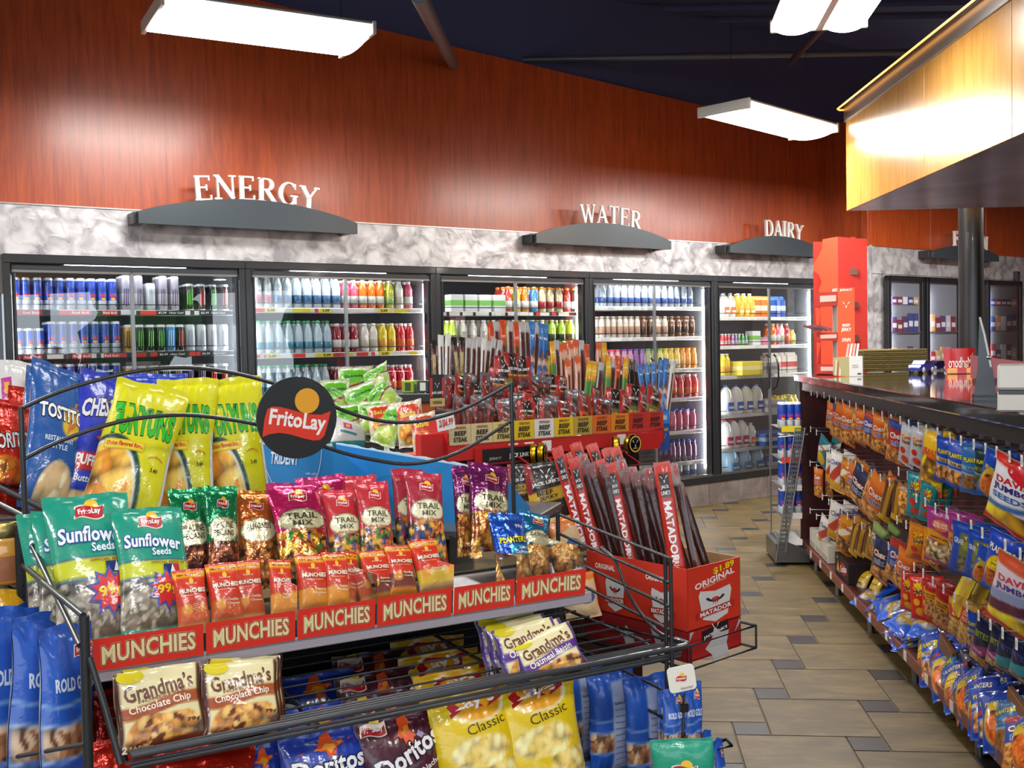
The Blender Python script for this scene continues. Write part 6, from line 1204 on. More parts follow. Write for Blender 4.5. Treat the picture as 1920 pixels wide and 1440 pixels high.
# wire cradle round it
m = MB(); g = lambda x, y, z: Vector(hitz(x, y, z)); zc = BZ - BH - .03
c_ = [Vector(b0 - U_ * .025 - V_ * .02), Vector(nr - U_ * .025 + V_ * .03), Vector(fr_ + U_ * .01 + V_ * .03), Vector(b1 + U_ * .01 - V_ * .02)]
for z in (BZ - BH - .025, BZ - BH - H2 - .008): m = MB(); m.tube([Vector((p.x, p.y, z)) for p in c_], .0035, BK, PAINT, 6, closed=True); m.obj('carton_cradle', rack, R.M.inverted())
for p in c_: m = MB(); m.tube([Vector((p.x, p.y, BZ - BH - .025)), Vector((p.x, p.y, BZ - BH - H2 - .008))], .003, BK, PAINT, 6); m.obj('carton_cradle', rack, R.M.inverted())
LST = dict(mat=pouch('long_stick', .034, .33, .014, [('f', 'c02a1c'), ('b', 0, .22, '6a4a34'), ('r', -.7, .7, .0, .2, 'a8906c'), ('b', .86, 1, 'c8301c'), ('r', -.6, .6, .78, .93, '1c1416')], [('V', 0, .89, 1.0, 'f0ece8'), ('t', 'JACK', 0, .84, 1.0, .025, 'f0ece8', dict(bold=.02)), ('t', 'LINK’S', 0, .805, 1.1, .025, 'f0ece8', dict(bold=.02)), ('t', 'MATADOR', 0, .56, 7.4, .05, 'f4f0ec', dict(rot=-90, bold=.035)), ('t', 'ORIGINAL', 0, .32, 3.6, .035, 'f4e0d8', dict(rot=-90, bold=.03))], nu=12, nv=40, seed=71, crimp=.02, wr=.3),
           brn=pouch('long_stick', .030, .33, .018, [('f', '34100d'), ('b', .90, 1, '7a4a48'), ('r', -.2, .2, .0, .9, '451812')], nu=10, nv=36, seed=72, crimp=.02, wr=.4), clr=pouch('long_stick', .036, .33, .018, [('f', '3a1410'), ('b', .86, 1, '9a8a88'), ('e', .3, .95, .5, .04, 'b03a34'), ('r', .6, 1, 0, .86, '8a7a78')], nu=10, nv=36, seed=73, crimp=.02, wr=.6),
           redtip=pouch('long_stick', .034, .33, .014, [('f', '7c1c16'), ('b', .84, 1, 'cf3a1e'), ('r', -.6, .6, .86, .95, '1c1416'), ('b', 0, .4, '6a5240')], [('V', 0, .91, 1.0, 'f0ece8')], nu=10, nv=36, seed=74, crimp=.02, wr=.4))
_c = {}
LN = dict(mat='long red MATADOR meat stick', brn='long dark brown meat stick', clr='long meat stick in a clear crumpled sleeve', redtip='long meat stick with orange red tip')
def lst(kind, xt, yt, xb, yb, fu, fv, w):
    base = Vector(b0 + U_ * LL * fu + V_ * WW * fv); base.z = BZ - BH + .01
    px = None
    # top point: on the view ray of (xt,yt), 0.33 m from the base
    d = ray(xt, yt); A_ = d @ d; o_ = E0 - np.array(base); B_ = 2 * d @ o_; C_ = o_ @ o_ - .335 ** 2; D_ = B_ * B_ - 4 * A_ * C_
    t = (-B_ + math.sqrt(max(D_, 0))) / (2 * A_); Pt = d * t + E0
    _c[kind] = _c.get(kind, 0) + 1
    put(LST[kind], 'long_stick', None, setup(base, Pt, w * depth(base) / FPX, LST[kind], (-.15, -1, 0)), f'{LN[kind]}, {OR[_c[kind] - 1]} of its kind in the red carton', 'meat stick', 'long sticks in the red carton')
for a in [('redtip', 1078, 830, 0, 0, .93, .75, 22), ('redtip', 1108, 832, 0, 0, .8, .8, 22), ('redtip', 1136, 840, 0, 0, .7, .8, 20), ('redtip', 1152, 838, 0, 0, .62, .85, 20), ('mat', 1043, 838, 0, 0, .95, .2, 22), ('mat', 1061, 850, 0, 0, .90, .4, 22), ('mat', 1074, 858, 0, 0, .86, .2, 22), ('clr', 1088, 852, 0, 0, .78, .5, 24), ('brn', 1096, 862, 0, 0, .74, .3, 18), ('brn', 1106, 868, 0, 0, .68, .35, 18), ('redtip', 1122, 862, 0, 0, .62, .5, 22), ('brn', 1132, 868, 0, 0, .60, .2, 18), ('mat', 1144, 868, 0, 0, .56, .25, 22),
          ('clr', 1160, 862, 0, 0, .46, .6, 24), ('brn', 1170, 880, 0, 0, .44, .3, 18), ('clr', 1180, 876, 0, 0, .38, .5, 26), ('brn', 1192, 884, 0, 0, .34, .25, 18), ('brn', 1200, 888, 0, 0, .29, .45, 18), ('clr', 1209, 878, 0, 0, .24, .7, 24), ('brn', 1216, 890, 0, 0, .20, .3, 18), ('brn', 1226, 886, 0, 0, .16, .6, 18), ('mat', 1240, 866, 0, 0, .12, .2, 32), ('clr', 1262, 868, 0, 0, .08, .5, 16), ('brn', 1272, 906, 0, 0, .05, .75, 18)]:
    lst(*a)
# ---------------------------------------------------------------- right wing of the rack: pretzel bags seen from behind
_o = R.P(1.15, 0, 0); RE = Frame(_o[0], _o[1], 29 + 90)
def re(me, nm, b, xb, yb, xt, yt, w, lb, cat='pretzels', gr='pretzel bags on the right', tn=0):
    Pb, Pt = RE.hit(xb, yb, b), RE.hit(xt, yt, b); fd = Matrix.Rotation(math.radians(tn), 3, 'Z') @ Vector(-RE.n); mid = (Pb + Pt) / 2
    cv = abs(fd.normalized().dot((Vector(E0) - Vector(mid)).normalized())); return put(me, nm, None, setup(Pb, Pt, w * depth(mid) / FPX / max(cv, .45), me, fd), lb, cat, gr)
pb = paint  # printed back: the same bag turned round
for i, (xb, yb, xt, yt, w, b) in enumerate([(1092, 1420, 1084, 1248, 100, .02), (1150, 1450, 1144, 1255, 96, .015), (1216, 1475, 1210, 1266, 92, .01), (1130, 1620, 1122, 1425, 60, .02), (1195, 1640, 1192, 1450, 66, .01)]):
    P_ = hitY(xb, yb, 2.36 - .05 * i if i < 3 else 2.3); Q_ = hitY(xt, yt, 2.36 - .05 * i if i < 3 else 2.3)
    put(PRETZB, 'pretzel_bag', None, setup(P_, Q_, w * depth(P_) / FPX * 1.05, PRETZB, Matrix.Rotation(math.radians(25), 3, 'Z') @ Vector((0, -1, 0))), ['blue pretzel bag with nutrition panel, farthest left behind the right wire end', 'blue pretzel bag with nutrition panel, middle one behind the right wire end', 'blue pretzel bag with nutrition panel, nearest the double end posts', 'blue pretzel bag low behind the wire end, left one', 'blue pretzel bag low behind the wire end, right one'][i], 'pretzels', 'pretzel bags on the right')
for i, (xb, yb, xt, yt, w, Y, tn) in enumerate([(1300, 1450, 1296, 1276, 52, 2.20, 35), (1268, 1440, 1262, 1290, 56, 2.12, 30), (1246, 1440, 1242, 1275, 36, 2.2, 45), (1362, 1560, 1345, 1385, 34, 2.16, 50), (1340, 1560, 1322, 1370, 40, 2.22, 50)]):
    hy(PRETZ, 'pretzel_bag', xb, yb, xt, yt, w, Y, ['blue pretzel bag outermost to the right under the white tag', 'blue pretzel bag right behind the white tag and clip strip', 'blue pretzel bag just right of the double end posts', 'blue pretzel bag at the lower right edge beside the teal bag', 'blue pretzel bag behind the teal hanging bag'][i], 'pretzels', 'pretzel bags on the right', tn)
m = flat(facing(hitY(1282, 1296, 2.09), (1, .15, 0)) @ RY(-7), .058, .052, 'ece8dc', [], t=.002)
pts = []
tg = thing('brand_tag', facing(hitY(1282, 1296, 2.07), (1, .15, 0)) @ RY(-8), 'white rounded brand tag hanging at the right end of the wire rack', 'tag')
w, h, r_ = .057, .052, .008; pl = []
for cx, cz, a0 in ((w / 2 - r_, h - r_, 0), (-w / 2 + r_, h - r_, 90), (-w / 2 + r_, r_, 180), (w / 2 - r_, r_, 270)):
    for k in range(5): a = math.radians(a0 + 22.5 * k); pl.append((cx + r_ * math.cos(a), cz + r_ * math.sin(a)))
m = MB(); m.prism(pl[::-1], 0, .002, 'ece8dc', CARD); m.obj('plate', tg)
m = MB(); decals(m, [('L', -.05, .52, .72), ('t', 'Good fun!', .25, .14, .9, .09, '8a8078')], w / 2, h, lambda x, z, o: np.stack([x, -o - .0008 + 0 * x, z], -1), CARD); m.obj('emblem', tg)
m = MB(); p = hitY(1283, 1300, 2.08); q = hitY(1279, 1402, 2.05); m.tube([p, q], .0028, '101114', PLAST, 6)
for f in (.25, .95): c = np.array(p) * (1 - f) + np.array(q) * f; m.box(c - .009, c + .009, '141519', PLAST, .002)
m.obj('clip_strip', None, label='black plastic clip strip holding the teal bag at the bottom edge', cat='strip')
hy(TEALS, 'seed_bag', 1284, 1530, 1278, 1385, 118, 2.02, 'teal bag hanging from the black clip strip at the bottom edge', 'seed bag', None, 0, .0)
m = MB(); m.tube([hitY(1338, 1408, 2.2), hitY(1372, 1398, 2.12), hitY(1362, 1386, 2.3), hitY(1335, 1398, 2.35)], .0035, BK, PAINT, 6); m.obj('hook_loop', rack, R.M.inverted())
# ================================================================== COUNTER, its hanging snacks and what stands on it
KA0, KA1, KD = 1.6, 7.66, -1.75
ctr = thing('shop_counter', K.M, 'long counter with glossy dark top, maroon back board and bottom shelf for snacks', 'counter')
def kb(name, a0, a1, y0, y1, z0, z1, col, mat, bev=.003): m = MB(); m.box((a0, y0, z0), (a1, y1, z1), col, mat, bev); return m.obj(name, ctr)
kb('worktop', KA0, KA1 + .05, KD, .03, 1.30, 1.352, '201a18', GRANITE, .006)
kb('fascia', KA0, KA1, -.04, -.01, 1.235, 1.30, '1c0f0d', PAINT)
kb('back_board', KA0, KA1, -.34, -.31, .12, 1.30, '4a1a18', MAROON)
kb('end_panel', KA1 - .02, KA1, -.31, -.0, .02, 1.30, '4a1a18', MAROON)
kb('body', KA0, KA1, KD + .05, -.34, .0, 1.30, '33100f', MAROON)
kb('bottom_shelf', KA0, KA1 - .02, -.31, -.005, .125, .14, '6a3226', MAROON)
m = MB(); m.box((KA0, -.006, .085), (KA1 - .02, .004, .142), '7a3c2c', PAINT, .002); m.obj('shelf_edge', ctr)
for a in (2.3, 3.1, 3.94, 4.8, 5.65, 6.5, 7.2):
    m = MB(); m.tube([(a, -.03, .0), (a, -.03, .125)], .018, '8a8c8e', METAL, 10); m.obj('leg', ctr)
a = 2.1
while a < 7.3: m = MB(); m.box((a, .0045, .092), (a + .045, .0065, .136), 'ddd9d0', CARD); m.obj('price_tag', ctr); a += .34
a = 2.4
while a < 7.3: m = MB(); m.box((a, -.012, 1.225), (a + .02, -.002, 1.24), '777879', METAL); m.obj('shelf_clip', ctr); a += .13
pg = MB()
for i in range(8): z = .25 + i * .125; pg.box((KA0, -.3105, z), (KA1 - .03, -.308, z + .006), '2a0e0e', MATTE)
pg.obj('slat_grooves', ctr, kind='stuff')
# hooks
hk = MB(); hk.tube([(0, -.30, 0), (0, -.004, .006), (0, .0, .004)], .0022, 'b8babc', METAL, 5); hk.box((-.0085, -.001, -.022), (.0085, .0015, .018), 'e9e7e0', CARD); hk.box((-.006, .0015, -.014), (.006, .002, .008), 'b9b7b2', CARD); HOOK = hk.mesh('display_hook')
HK = [(1521, 736), (1532, 739), (1545, 740), (1555, 746), (1567, 750), (1580, 754), (1593, 757), (1605, 761), (1620, 766), (1637, 770), (1654, 778), (1671, 783), (1688, 787), (1704, 794), (1722, 799), (1737, 804), (1758, 810), (1781, 819), (1802, 825), (1826, 832), (1848, 840), (1869, 846), (1893, 855), (1916, 863),
      (1520, 804), (1531, 810), (1555, 844), (1567, 848), (1579, 856), (1591, 864), (1604, 870), (1617, 877), (1634, 886), (1651, 895), (1668, 903), (1685, 883), (1702, 891), (1718, 933), (1735, 940), (1754, 951), (1775, 960), (1797, 973), (1821, 984), (1842, 998), (1860, 1006), (1885, 1020), (1913, 1037),
      (1519, 868), (1531, 875), (1542, 931), (1554, 940), (1567, 948), (1578, 956), (1589, 967), (1602, 974), (1616, 985), (1631, 998), (1682, 974), (1699, 983), (1666, 1023), (1714, 1062), (1731, 1074), (1749, 1089), (1769, 1103), (1790, 1119), (1695, 1078), (1679, 1066), (1813, 1136), (1835, 1153), (1857, 1170), (1880, 1186), (1906, 1206), (1519, 957), (1531, 968)]
for x, y in HK:
    P = K.loc(K.hit(x, y, 0)); put(HOOK, 'display_hook', ctr, T3(P[0], 0, P[2]))
# bags
def snack(nm, base, seed, ops=(), dec=(), w=.11, h=.19, t=.05, mat=FILM): return pouch(nm, w, h, t, [('f', base)] + list(ops), dec, nu=20, nv=28, seed=seed, mat=mat)
PM = ['c8843c', 'a8642a', 'e0a860', '7a4420', 'd9984c']
def chex(base, top, seed, word='Chex', w2='mix'): return snack('mix_bag', base, seed, [('b', .0, .42, 'b8642a'), ('n', -1, 1, .03, .44, PM, .26, 1.7), ('b', .84, 1, top)], [('t', word, 0, .72, 1.3, .13, 'f4f0ea', dict(out=('b8281c', .045), rot=8, bold=.03)), ('t', w2, .1, .56, 1.1, .12, '2c4aa0', dict(out=('f4f0ea', .04), rot=8, bold=.03))])
def corn(base, seed, c2='f0d020', c3='c8281c'): return snack('corn_bag', base, seed, [('e', .1, .2, .5, .1, c3)], [('ds', 0, .72, .62, 9, c2), ('t', 'Corn', 0, .76, 1.1, .10, c3, dict(bold=.03, rot=12)), ('t', 'Nuts', .1, .66, 1.0, .10, '2a2c6c', dict(bold=.03, rot=12)), ('de', -.2, .42, .35, .08, c3)])
def plant(seed, base='1d49b0', win=PM, word='TRAIL MIX', acc='d8c890'): return snack('nut_bag', base, seed, [('b', .52, .60, acc), ('n', -.8, .8, .12, .44, win, .22, 1.7), ('b', .44, .455, 'e8e8e8')], [('t', 'PLANTERS', 0, .74, 1.5, .09, 'f0d828', dict(out=('1a3a1c', .045), rot=5, bold=.03)), ('t', word, 0, .56, 1.2, .06, '5a2a1c', dict(bold=.02))])
S = dict(
 co=chex('d8601c', 'e07a28', 101), cb=chex('2c4c9c', 'b8382c', 102), cr=chex('b82c28', '3a4a8c', 103), cn=chex('1c2244', '2a3058', 104, 'Chex', 'mix'), cg=chex('5c7a3c', '8aa05c', 105), cw=snack('mix_bag', 'e4e0d8', 106, [('b', .3, .62, 'c03a2c', .3), ('b', .0, .3, 'd8a028')], [('t', 'Chex', 0, .78, 1.3, .12, '2c4aa0', dict(bold=.03, rot=10))]),
 cy=snack('mix_bag', 'd9901c', 107, [('b', .6, .8, 'f0e6d0', .2), ('n', -1, 1, .05, .5, PM, .26, 1.7)], [('t', 'Chex', 0, .8, 1.2, .1, 'c8301c', dict(bold=.03))]), ct=snack('mix_bag', '1c7c8c', 108, [('e', 0, .35, .7, .22, 'e0b02a'), ('b', .62, .8, 'e8e4dc', .2)], [('t', 'Bugles', 0, .72, 1.2, .1, 'c8281c', dict(bold=.03))]),
 ed=snack('mix_bag', '5a3018', 109, [('r', -.35, .35, 0, 1, 'c8901c'), ('b', .0, .18, 'e0b020')]), ns=corn('b9bac4', 110), no=corn('e0821c', 111), nr=corn('cc2418', 112, 'f0d020', 'e8a01c'), nt=corn('12808c', 113),
 ny=snack('nut_bag', 'e8b818', 114, [('b', .35, .70, 'd85a1c'), ('n', -1, 1, .15, .62, ['d8c020', '7a5a20', 'c89030', 'a06a28'], .3, 1.7), ('b', 0, .12, 'e0481c')], [('t', 'PEANUT', 0, .73, 1.3, .09, 'c8301c', dict(bold=.03, rot=10))], h=.25),
 pt=plant(115), pg=plant(116, '1c3a44', ['5a5a30', '7a6a38', '3a4a2c'], 'PISTACHIO', '6a8a3c'), pl=plant(117, '2a6ca8', ['a8703c', '8a5a30'], 'TRAIL MIX', '7aa8c4'), pc=plant(118, '1c3fa8', ['d8b888', 'c89a5c', 'b8824a'], 'CASHEWS', 'c8281c'),
 sl=snack('peanut_sleeve', '1d49b0', 119, [('e', 0, .38, .78, .36, 'e0b83a'), ('n', -.75, .75, .06, .60, ['d8641c', 'c8541a', 'e07828'], .2, 2.2, (0, .34, .66, .28))], [('t', 'PEANUTS', 0, .72, 1.2, .08, 'e8d02a', dict(bold=.03))], w=.09, h=.2),
 hr=snack('peanut_bag', '1c44b4', 120, [('e', 0, .36, .82, .34, 'e8c01c'), ('n', -.75, .75, .1, .42, ['b8541c', 'c8641f', '9a441a'], .18, 2.0), ('b', 0, .08, '2a5ad0')], [('t', 'PLANTERS', 0, .78, 1.5, .10, 'f4f0e0', dict(bold=.03, out=('1a2a6c', .04))), ('ds', 0, .54, .6, 6, 'd8a818'), ('ds', 0, .54, .5, 6, 'f0d838'), ('t', 'HONEY ROASTED', 0, .54, .9, .04, '7a4a10', dict(bold=.03))], w=.11, h=.24),
 dv=snack('seed_bag', 'e6e6ea', 121, [('b', .0, .36, 'd8a81c'), ('n', -1, 1, .05, .36, ['e8c01c', 'f0d028', 'd8a018'], .5, 1.2), ('b', .0, .1, 'c82a1c'), ('b', .36, .44, '3a6cb0', .1), ('b', .88, 1, 'c82a1c')], [('de', .3, .88, .7, .09, 'c8202a'), ('t', 'DAVID', 0, .76, 1.5, .08, 'c82030', dict(rot=14, bold=.035)), ('t', 'JUMBO', 0, .65, 1.6, .10, '3a2c7c', dict(rot=14, bold=.035)), ('t', 'SEEDS', 0, .54, 1.5, .08, '3a6cb0', dict(rot=14, bold=.035))], w=.16, h=.27),
 dp=snack('seed_bag', 'd8c8d0', 122, [('b', .0, .3, 'e0b01c'), ('n', -1, 1, .05, .32, ['e8c01c', 'f0d028'], .5, 1.2), ('b', .0, .1, 'c82a1c'), ('b', .3, .46, '5a1c3c', .1), ('b', .46, .6, '8a94b8', .1), ('b', .86, 1, 'c8502c')], [('t', 'DAVID', 0, .76, 1.5, .08, 'c83a48', dict(rot=14, bold=.035)), ('t', 'JUMBO', 0, .64, 1.6, .10, '4a3c8c', dict(rot=14, bold=.035))], w=.16, h=.27),
 pk=snack('mixed_nut_bag', '9a2c7c', 123, [('b', .46, .62, 'd8941c', .0, -.03), ('n', -1, 1, .03, .46, ['c8b088', 'e0d0a8', 'a08058', '6a4a30', 'c0a070'], .2, 1.7)], [('de', .0, .76, .55, .10, 'd8682c'), ('t', 'DELUXE', 0, .79, .8, .05, 'f0d8e0', dict(bold=.03)), ('t', 'MIXED NUTS', .0, .74, .9, .04, 'f0d8e0', dict(bold=.03)), ('t', 'roasted & salted', 0, .54, 1.2, .04, '6a2a1c')], w=.13, h=.22),
 gr=snack('snack_mix_bag', '1d49b0', 124, [('r', -.55, .85, .2, .85, '7a7c48'), ('n', -.5, .8, .12, .42, ['8a7a60', 'a89878', '6a5c48'], .2, 1.7), ('e', .1, .65, .5, .1, 'a8a848')], [('t', 'GRAB', -.6, .7, .5, .10, 'e8e8f0', dict(bold=.02)), ('t', 'TRAIL', .1, .80, .9, .05, 'e8d84a', dict(rot=8))], w=.14, h=.22),
 sk=snack('kernel_bag', 'a01c1c', 125, [('b', .56, .76, 'd8941c'), ('b', .08, .56, 'a8703c'), ('n', -1, 1, .08, .56, ['b07a44', '9a6434', 'c89058'], .16, 2.0), ('b', 0, .08, 'b81c1c')], [('t', 'SUNFLOWER', 0, .69, 1.3, .045, '5a2a1c', dict(bold=.03)), ('t', 'KERNELS', 0, .63, 1.1, .04, '5a2a1c')], w=.09, h=.19),
 gd=snack('corn_bag', 'd8a048', 126, [('b', .55, .85, 'd8401c'), ('n', -1, 1, .05, .55, ['d8a858', 'e0b86c', 'c89040'], .26, 1.6)], [('t', 'GOLD', 0, .76, 1.0, .09, 'f4d8c8', dict(bold=.03)), ('t', 'RUSH', 0, .65, 1.0, .09, 'f4d8c8', dict(bold=.03))]), ys=snack('nut_bag', 'e0c81c', 127, [('b', .6, 1, 'e8d428'), ('b', .1, .5, 'c8a030')]),
 bn=snack('cookie_bag', '1a2048', 128, [('b', .28, .5, 'b03a8c', .1), ('n', -1, 1, .05, .28, ['d8b888', 'c89858', 'b07838'], .3, 1.4)], [('t', 'BITES', 0, .74, 1.3, .12, '8aa028', dict(bold=.03, rot=8)), ('t', 'PINK', 0, .39, .9, .07, 'f0d8e8')]), bt=snack('cookie_bag', '141c40', 129, [('b', .2, .52, '2c8c98', .1), ('n', -1, 1, .03, .2, ['a8703c', '8a5a30'], .3, 1.4)], [('t', 'BITES', 0, .72, 1.3, .12, '3a4a8c', dict(bold=.03))]),
 mb=snack('mix_bag', '8a5a34', 130, [('b', .86, 1, 'a87a48'), ('n', -1, 1, .05, .85, PM, .3, 1.5)]), pz=snack('pretzel_bag', '1e56c8', 131, [('e', 0, .5, .7, .34, 'a09c98'), ('n', -.7, .7, .2, .8, ['a8a29c', '8a8680', 'c8c4bc'], .25, 1.5, (0, .5, .66, .3)), ('b', .3, .38, 'c8981c')], w=.15, h=.22), yb=snack('popcorn_bag', 'd8b01c', 132, [('b', 0, .5, 'b0a488'), ('n', -1, 1, .03, .5, ['c8b890', 'a8946c'], .28, 1.4)], [('t', 'PopIt', 0, .7, 1.1, .1, '8a5a10')]))
KD_ = dict(co='orange snack mix bag', cb='blue labelled snack mix bag', cr='red labelled snack mix bag', cn='navy snack mix bag with orange band', cg='green snack mix bag', cw='white snack mix bag with red stripe', cy='amber snack mix bag', ct='teal snack bag with yellow shape', ed='edge-on brown and yellow snack bag', ns='silver corn nut bag with yellow burst', no='orange corn nut bag', nr='red corn nut bag', nt='teal corn nut bag', ny='tall yellow and orange peanut bag', pt='blue trail mix bag with window', pg='dark green nut bag', pl='light blue trail mix bag', pc='blue cashew bag with red band', sl='blue sleeve of orange peanuts', hr='blue honey roasted peanut bag with yellow hexagon', dv='big white sunflower seed bag', dp='big purple banded sunflower seed bag', pk='magenta topped mixed nut bag', gr='blue and olive trail snack bag', sk='slim red and amber sunflower kernel bag', gd='tan corn bag with orange label', ys='yellow nut bag', bn='navy cookie bag with pink band', bt='navy cookie bag with teal band', mb='brown nut snack bag')
ROWS = [('top row', [('co', 1562, 757, 1558, 806, 18), ('cr', 1572, 760, 1566, 815, 16), ('co', 1582, 761, 1567, 822, 20), ('co', 1595, 763, 1588, 833, 26), ('mb', 1608, 768, 1606, 828, 16), ('co', 1618, 770, 1613, 830, 20), ('cb', 1634, 775, 1629, 836, 22), ('co', 1653, 781, 1647, 848, 24), ('mb', 1667, 785, 1664, 847, 14), ('cr', 1687, 791, 1678, 868, 28), ('ns', 1706, 799, 1698, 872, 26), ('ns', 1726, 805, 1720, 876, 26), ('ny', 1757, 814, 1744, 921, 38), ('mb', 1768, 818, 1765, 905, 16), ('pt', 1779, 822, 1772, 906, 30), ('pt', 1803, 829, 1800, 918, 40), ('pl', 1828, 836, 1824, 926, 32), ('pg', 1848, 843, 1844, 922, 26), ('sl', 1874, 850, 1852, 932, 34), ('pc', 1895, 860, 1878, 944, 32), ('dv', 1918, 872, 1888, 994, 74)]),
        ('second row', [('ct', 1549, 822, 1541, 874, 22), ('cw', 1558, 850, 1556, 905, 14), ('cw', 1572, 848, 1569, 921, 26), ('cy', 1590, 862, 1584, 926, 20), ('co', 1605, 872, 1593, 932, 22), ('cn', 1622, 884, 1606, 946, 36), ('mb', 1640, 895, 1620, 960, 20), ('co', 1657, 899, 1632, 974, 36), ('ed', 1673, 905, 1656, 976, 17), ('ed', 1688, 905, 1680, 976, 17), ('mb', 1703, 912, 1703, 976, 28), ('nt', 1722, 888, 1718, 972, 30), ('nt', 1744, 905, 1738, 976, 24), ('pk', 1771, 958, 1765, 1058, 46), ('pk', 1797, 966, 1792, 1058, 26), ('pc', 1812, 980, 1808, 1062, 22), ('gr', 1827, 985, 1816, 1082, 52), ('gr', 1846, 1000, 1836, 1090, 40), ('sl', 1856, 1030, 1836, 1094, 28), ('hr', 1890, 1004, 1871, 1112, 48), ('dp', 1920, 1056, 1890, 1182, 70)]),
        ('third row', [('co', 1535, 878, 1535, 932, 15), ('cw', 1551, 972, 1543, 1022, 22), ('cw', 1574, 944, 1566, 1012, 26), ('cr', 1584, 960, 1575, 1018, 16), ('cy', 1594, 972, 1581, 1038, 26), ('ed', 1608, 985, 1598, 1040, 15), ('ed', 1620, 990, 1610, 1042, 15), ('ed', 1634, 995, 1625, 1046, 15), ('cg', 1652, 986, 1641, 1050, 26), ('cn', 1659, 1014, 1647, 1088, 30), ('cb', 1690, 1014, 1674, 1092, 28), ('co', 1705, 1036, 1690, 1106, 30), ('no', 1728, 985, 1719, 1052, 30), ('no', 1744, 992, 1738, 1054, 16), ('mb', 1757, 1012, 1752, 1066, 18)]),
        ('lowest row', [('nr', 1706, 1074, 1704, 1146, 24), ('nr', 1723, 1079, 1728, 1162, 27), ('nr', 1738, 1086, 1738, 1160, 14), ('sk', 1749, 1090, 1750, 1162, 25), ('sk', 1774, 1104, 1766, 1180, 28), ('ys', 1795, 1100, 1815, 1122, 60), ('gd', 1801, 1124, 1798, 1192, 30), ('gd', 1822, 1130, 1808, 1210, 26), ('pt', 1830, 1150, 1826, 1220, 22), ('bn', 1852, 1166, 1834, 1246, 32), ('bn', 1878, 1182, 1862, 1254, 28), ('bt', 1900, 1192, 1884, 1262, 32), ('bt', 1922, 1210, 1908, 1275, 30)])]
_OR = ['first', 'second', 'third', 'fourth', 'fifth', 'sixth', 'seventh', 'eighth', 'ninth', 'tenth', '11th', '12th', '13th', '14th', '15th', '16th', '17th', '18th', '19th', '20th', '21st', '22nd']
rnd = random.Random(11)
for rn, L in ROWS:
    for i, (k, xt, yt, xb, yb, w) in enumerate(L):
        off = -.03; Pb, Pt = K.hit(xb, yb, off - .012), K.hit(xt, yt, off); d = depth(Pb); fd = Matrix.Rotation(math.radians(48 + rnd.uniform(-14, 10)), 3, 'Z') @ Vector(K.n)
        put(S[k], 'snack_bag', None, setup(Pb, Pt, max(w * 1.45, 15) * d / FPX, S[k], fd), f'{KD_[k]}, {OR[i]} from far end of {rn}', 'snack bag', 'snack bags hanging under the counter')
        if True:                     # the next bag on the same hook, farther in
            q = np.array(K.n) * -.07; fd2 = fd
            put(S[k], 'snack_bag', None, setup(Pb + q, Pt + q, w * 1.2 * d / FPX, S[k], fd2), f'{KD_[k]} behind the {OR[i]} bag of {rn}', 'snack bag', 'snack bags behind the front ones')
# bottom shelf goods
def kbox(nm, x, y, w, dd, h, col, lb, ops=(), zb=.142, yoff=-.28, cat='box', gr=None, mats=CARD):
    P = K.loc(K.hit(x, y, -.01)); t = None; m = MB(); m.box((-w / 2, -dd, 0), (w / 2, 0, h), col, mats, .003)
    if ops: decals(m, ops, w / 2, h, lambda a, b, o: np.stack([-a, 0 * a + o + .0006, b], -1), mats)
    return m.obj(nm, None, K.M @ T3(P[0], -.01, zb), label=lb, cat=cat, group=gr)
for i, (a, h) in enumerate(((7.3, .125), (7.08, .118), (6.86, .112))):
    m = MB(); m.box((-.1, -.27, 0), (.1, 0, h), 'c9c4b4', CARD, .002); m.box((-.09, -.0, .01), (.09, .002, .045), 'a8a294', CARD); m.box((-.1, -.27, h), (.1, -.0, h + .003), 'b4b0a6', CARD)
    m.obj('shelf_box', None, K.M @ T3(a, -.02, .142), label='pale grey shelf box on the bottom shelf, ' + ['farthest of the three', 'middle of the three', 'nearest of the three'][i], cat='box', group='grey shelf boxes')
P = K.loc(K.hit(1600, 1092, -.01))
m = MB(); m.box((-.19, -.26, 0), (.19, 0, .125), '241418', CARD, .002); decals(m, [('t', 'NEW', -.6, .86, .25, .1, 'd8c82a'), ('poly', [(-.7, .2), (-.45, .75), (-.2, .2)], 'e0901c'), ('de', .35, .55, .5, .3, 'a01c2c'), ('t', 'Combos', .35, .55, .9, .35, 'f0e8f0', dict(bold=.03, rot=10))], .19, .125, lambda a, b, o: np.stack([-a, 0 * a + o + .0006, b], -1), CARD)
m.obj('snack_box', None, K.M @ T3(6.35, -.02, .142), label='dark box with red oval lettering on the bottom shelf beside the grey boxes', cat='box')
def lay(k, x, y, w, h, ang, lb, z=.16, roll=0, off=-.10, tilt=60, gr='bags lying on the bottom shelf'):
    P = K.hit(x, y, off); me = k; c = K.loc(P)
    M_ = K.M @ T3(c[0], c[1], max(c[2], .155)) @ RZ(180 + ang) @ RX(-tilt) @ RY(roll) @ Matrix.Diagonal((w / me['w'], min(1.6, w / me['w']), h / me['h'], 1)) @ T3(0, 0, -me['h'] / 2)
    return put(me, 'snack_bag', None, M_, lb, 'snack bag', gr)
i = 0
POS = [(1592, 1098, 'cr', .10, .14, 40), (1618, 1100, 'yb', .10, .16, 50), (1640, 1108, 'yb', .10, .16, 50)]
for x, y, k, w, h, a in POS: lay(S[k], x, y, w, h, a - 30, ['small red and blue pack at the shelf edge before the dark box', 'yellow topped popcorn bag on the bottom shelf, the left one', 'yellow topped popcorn bag on the bottom shelf, the right one'][i], tilt=25); i += 1
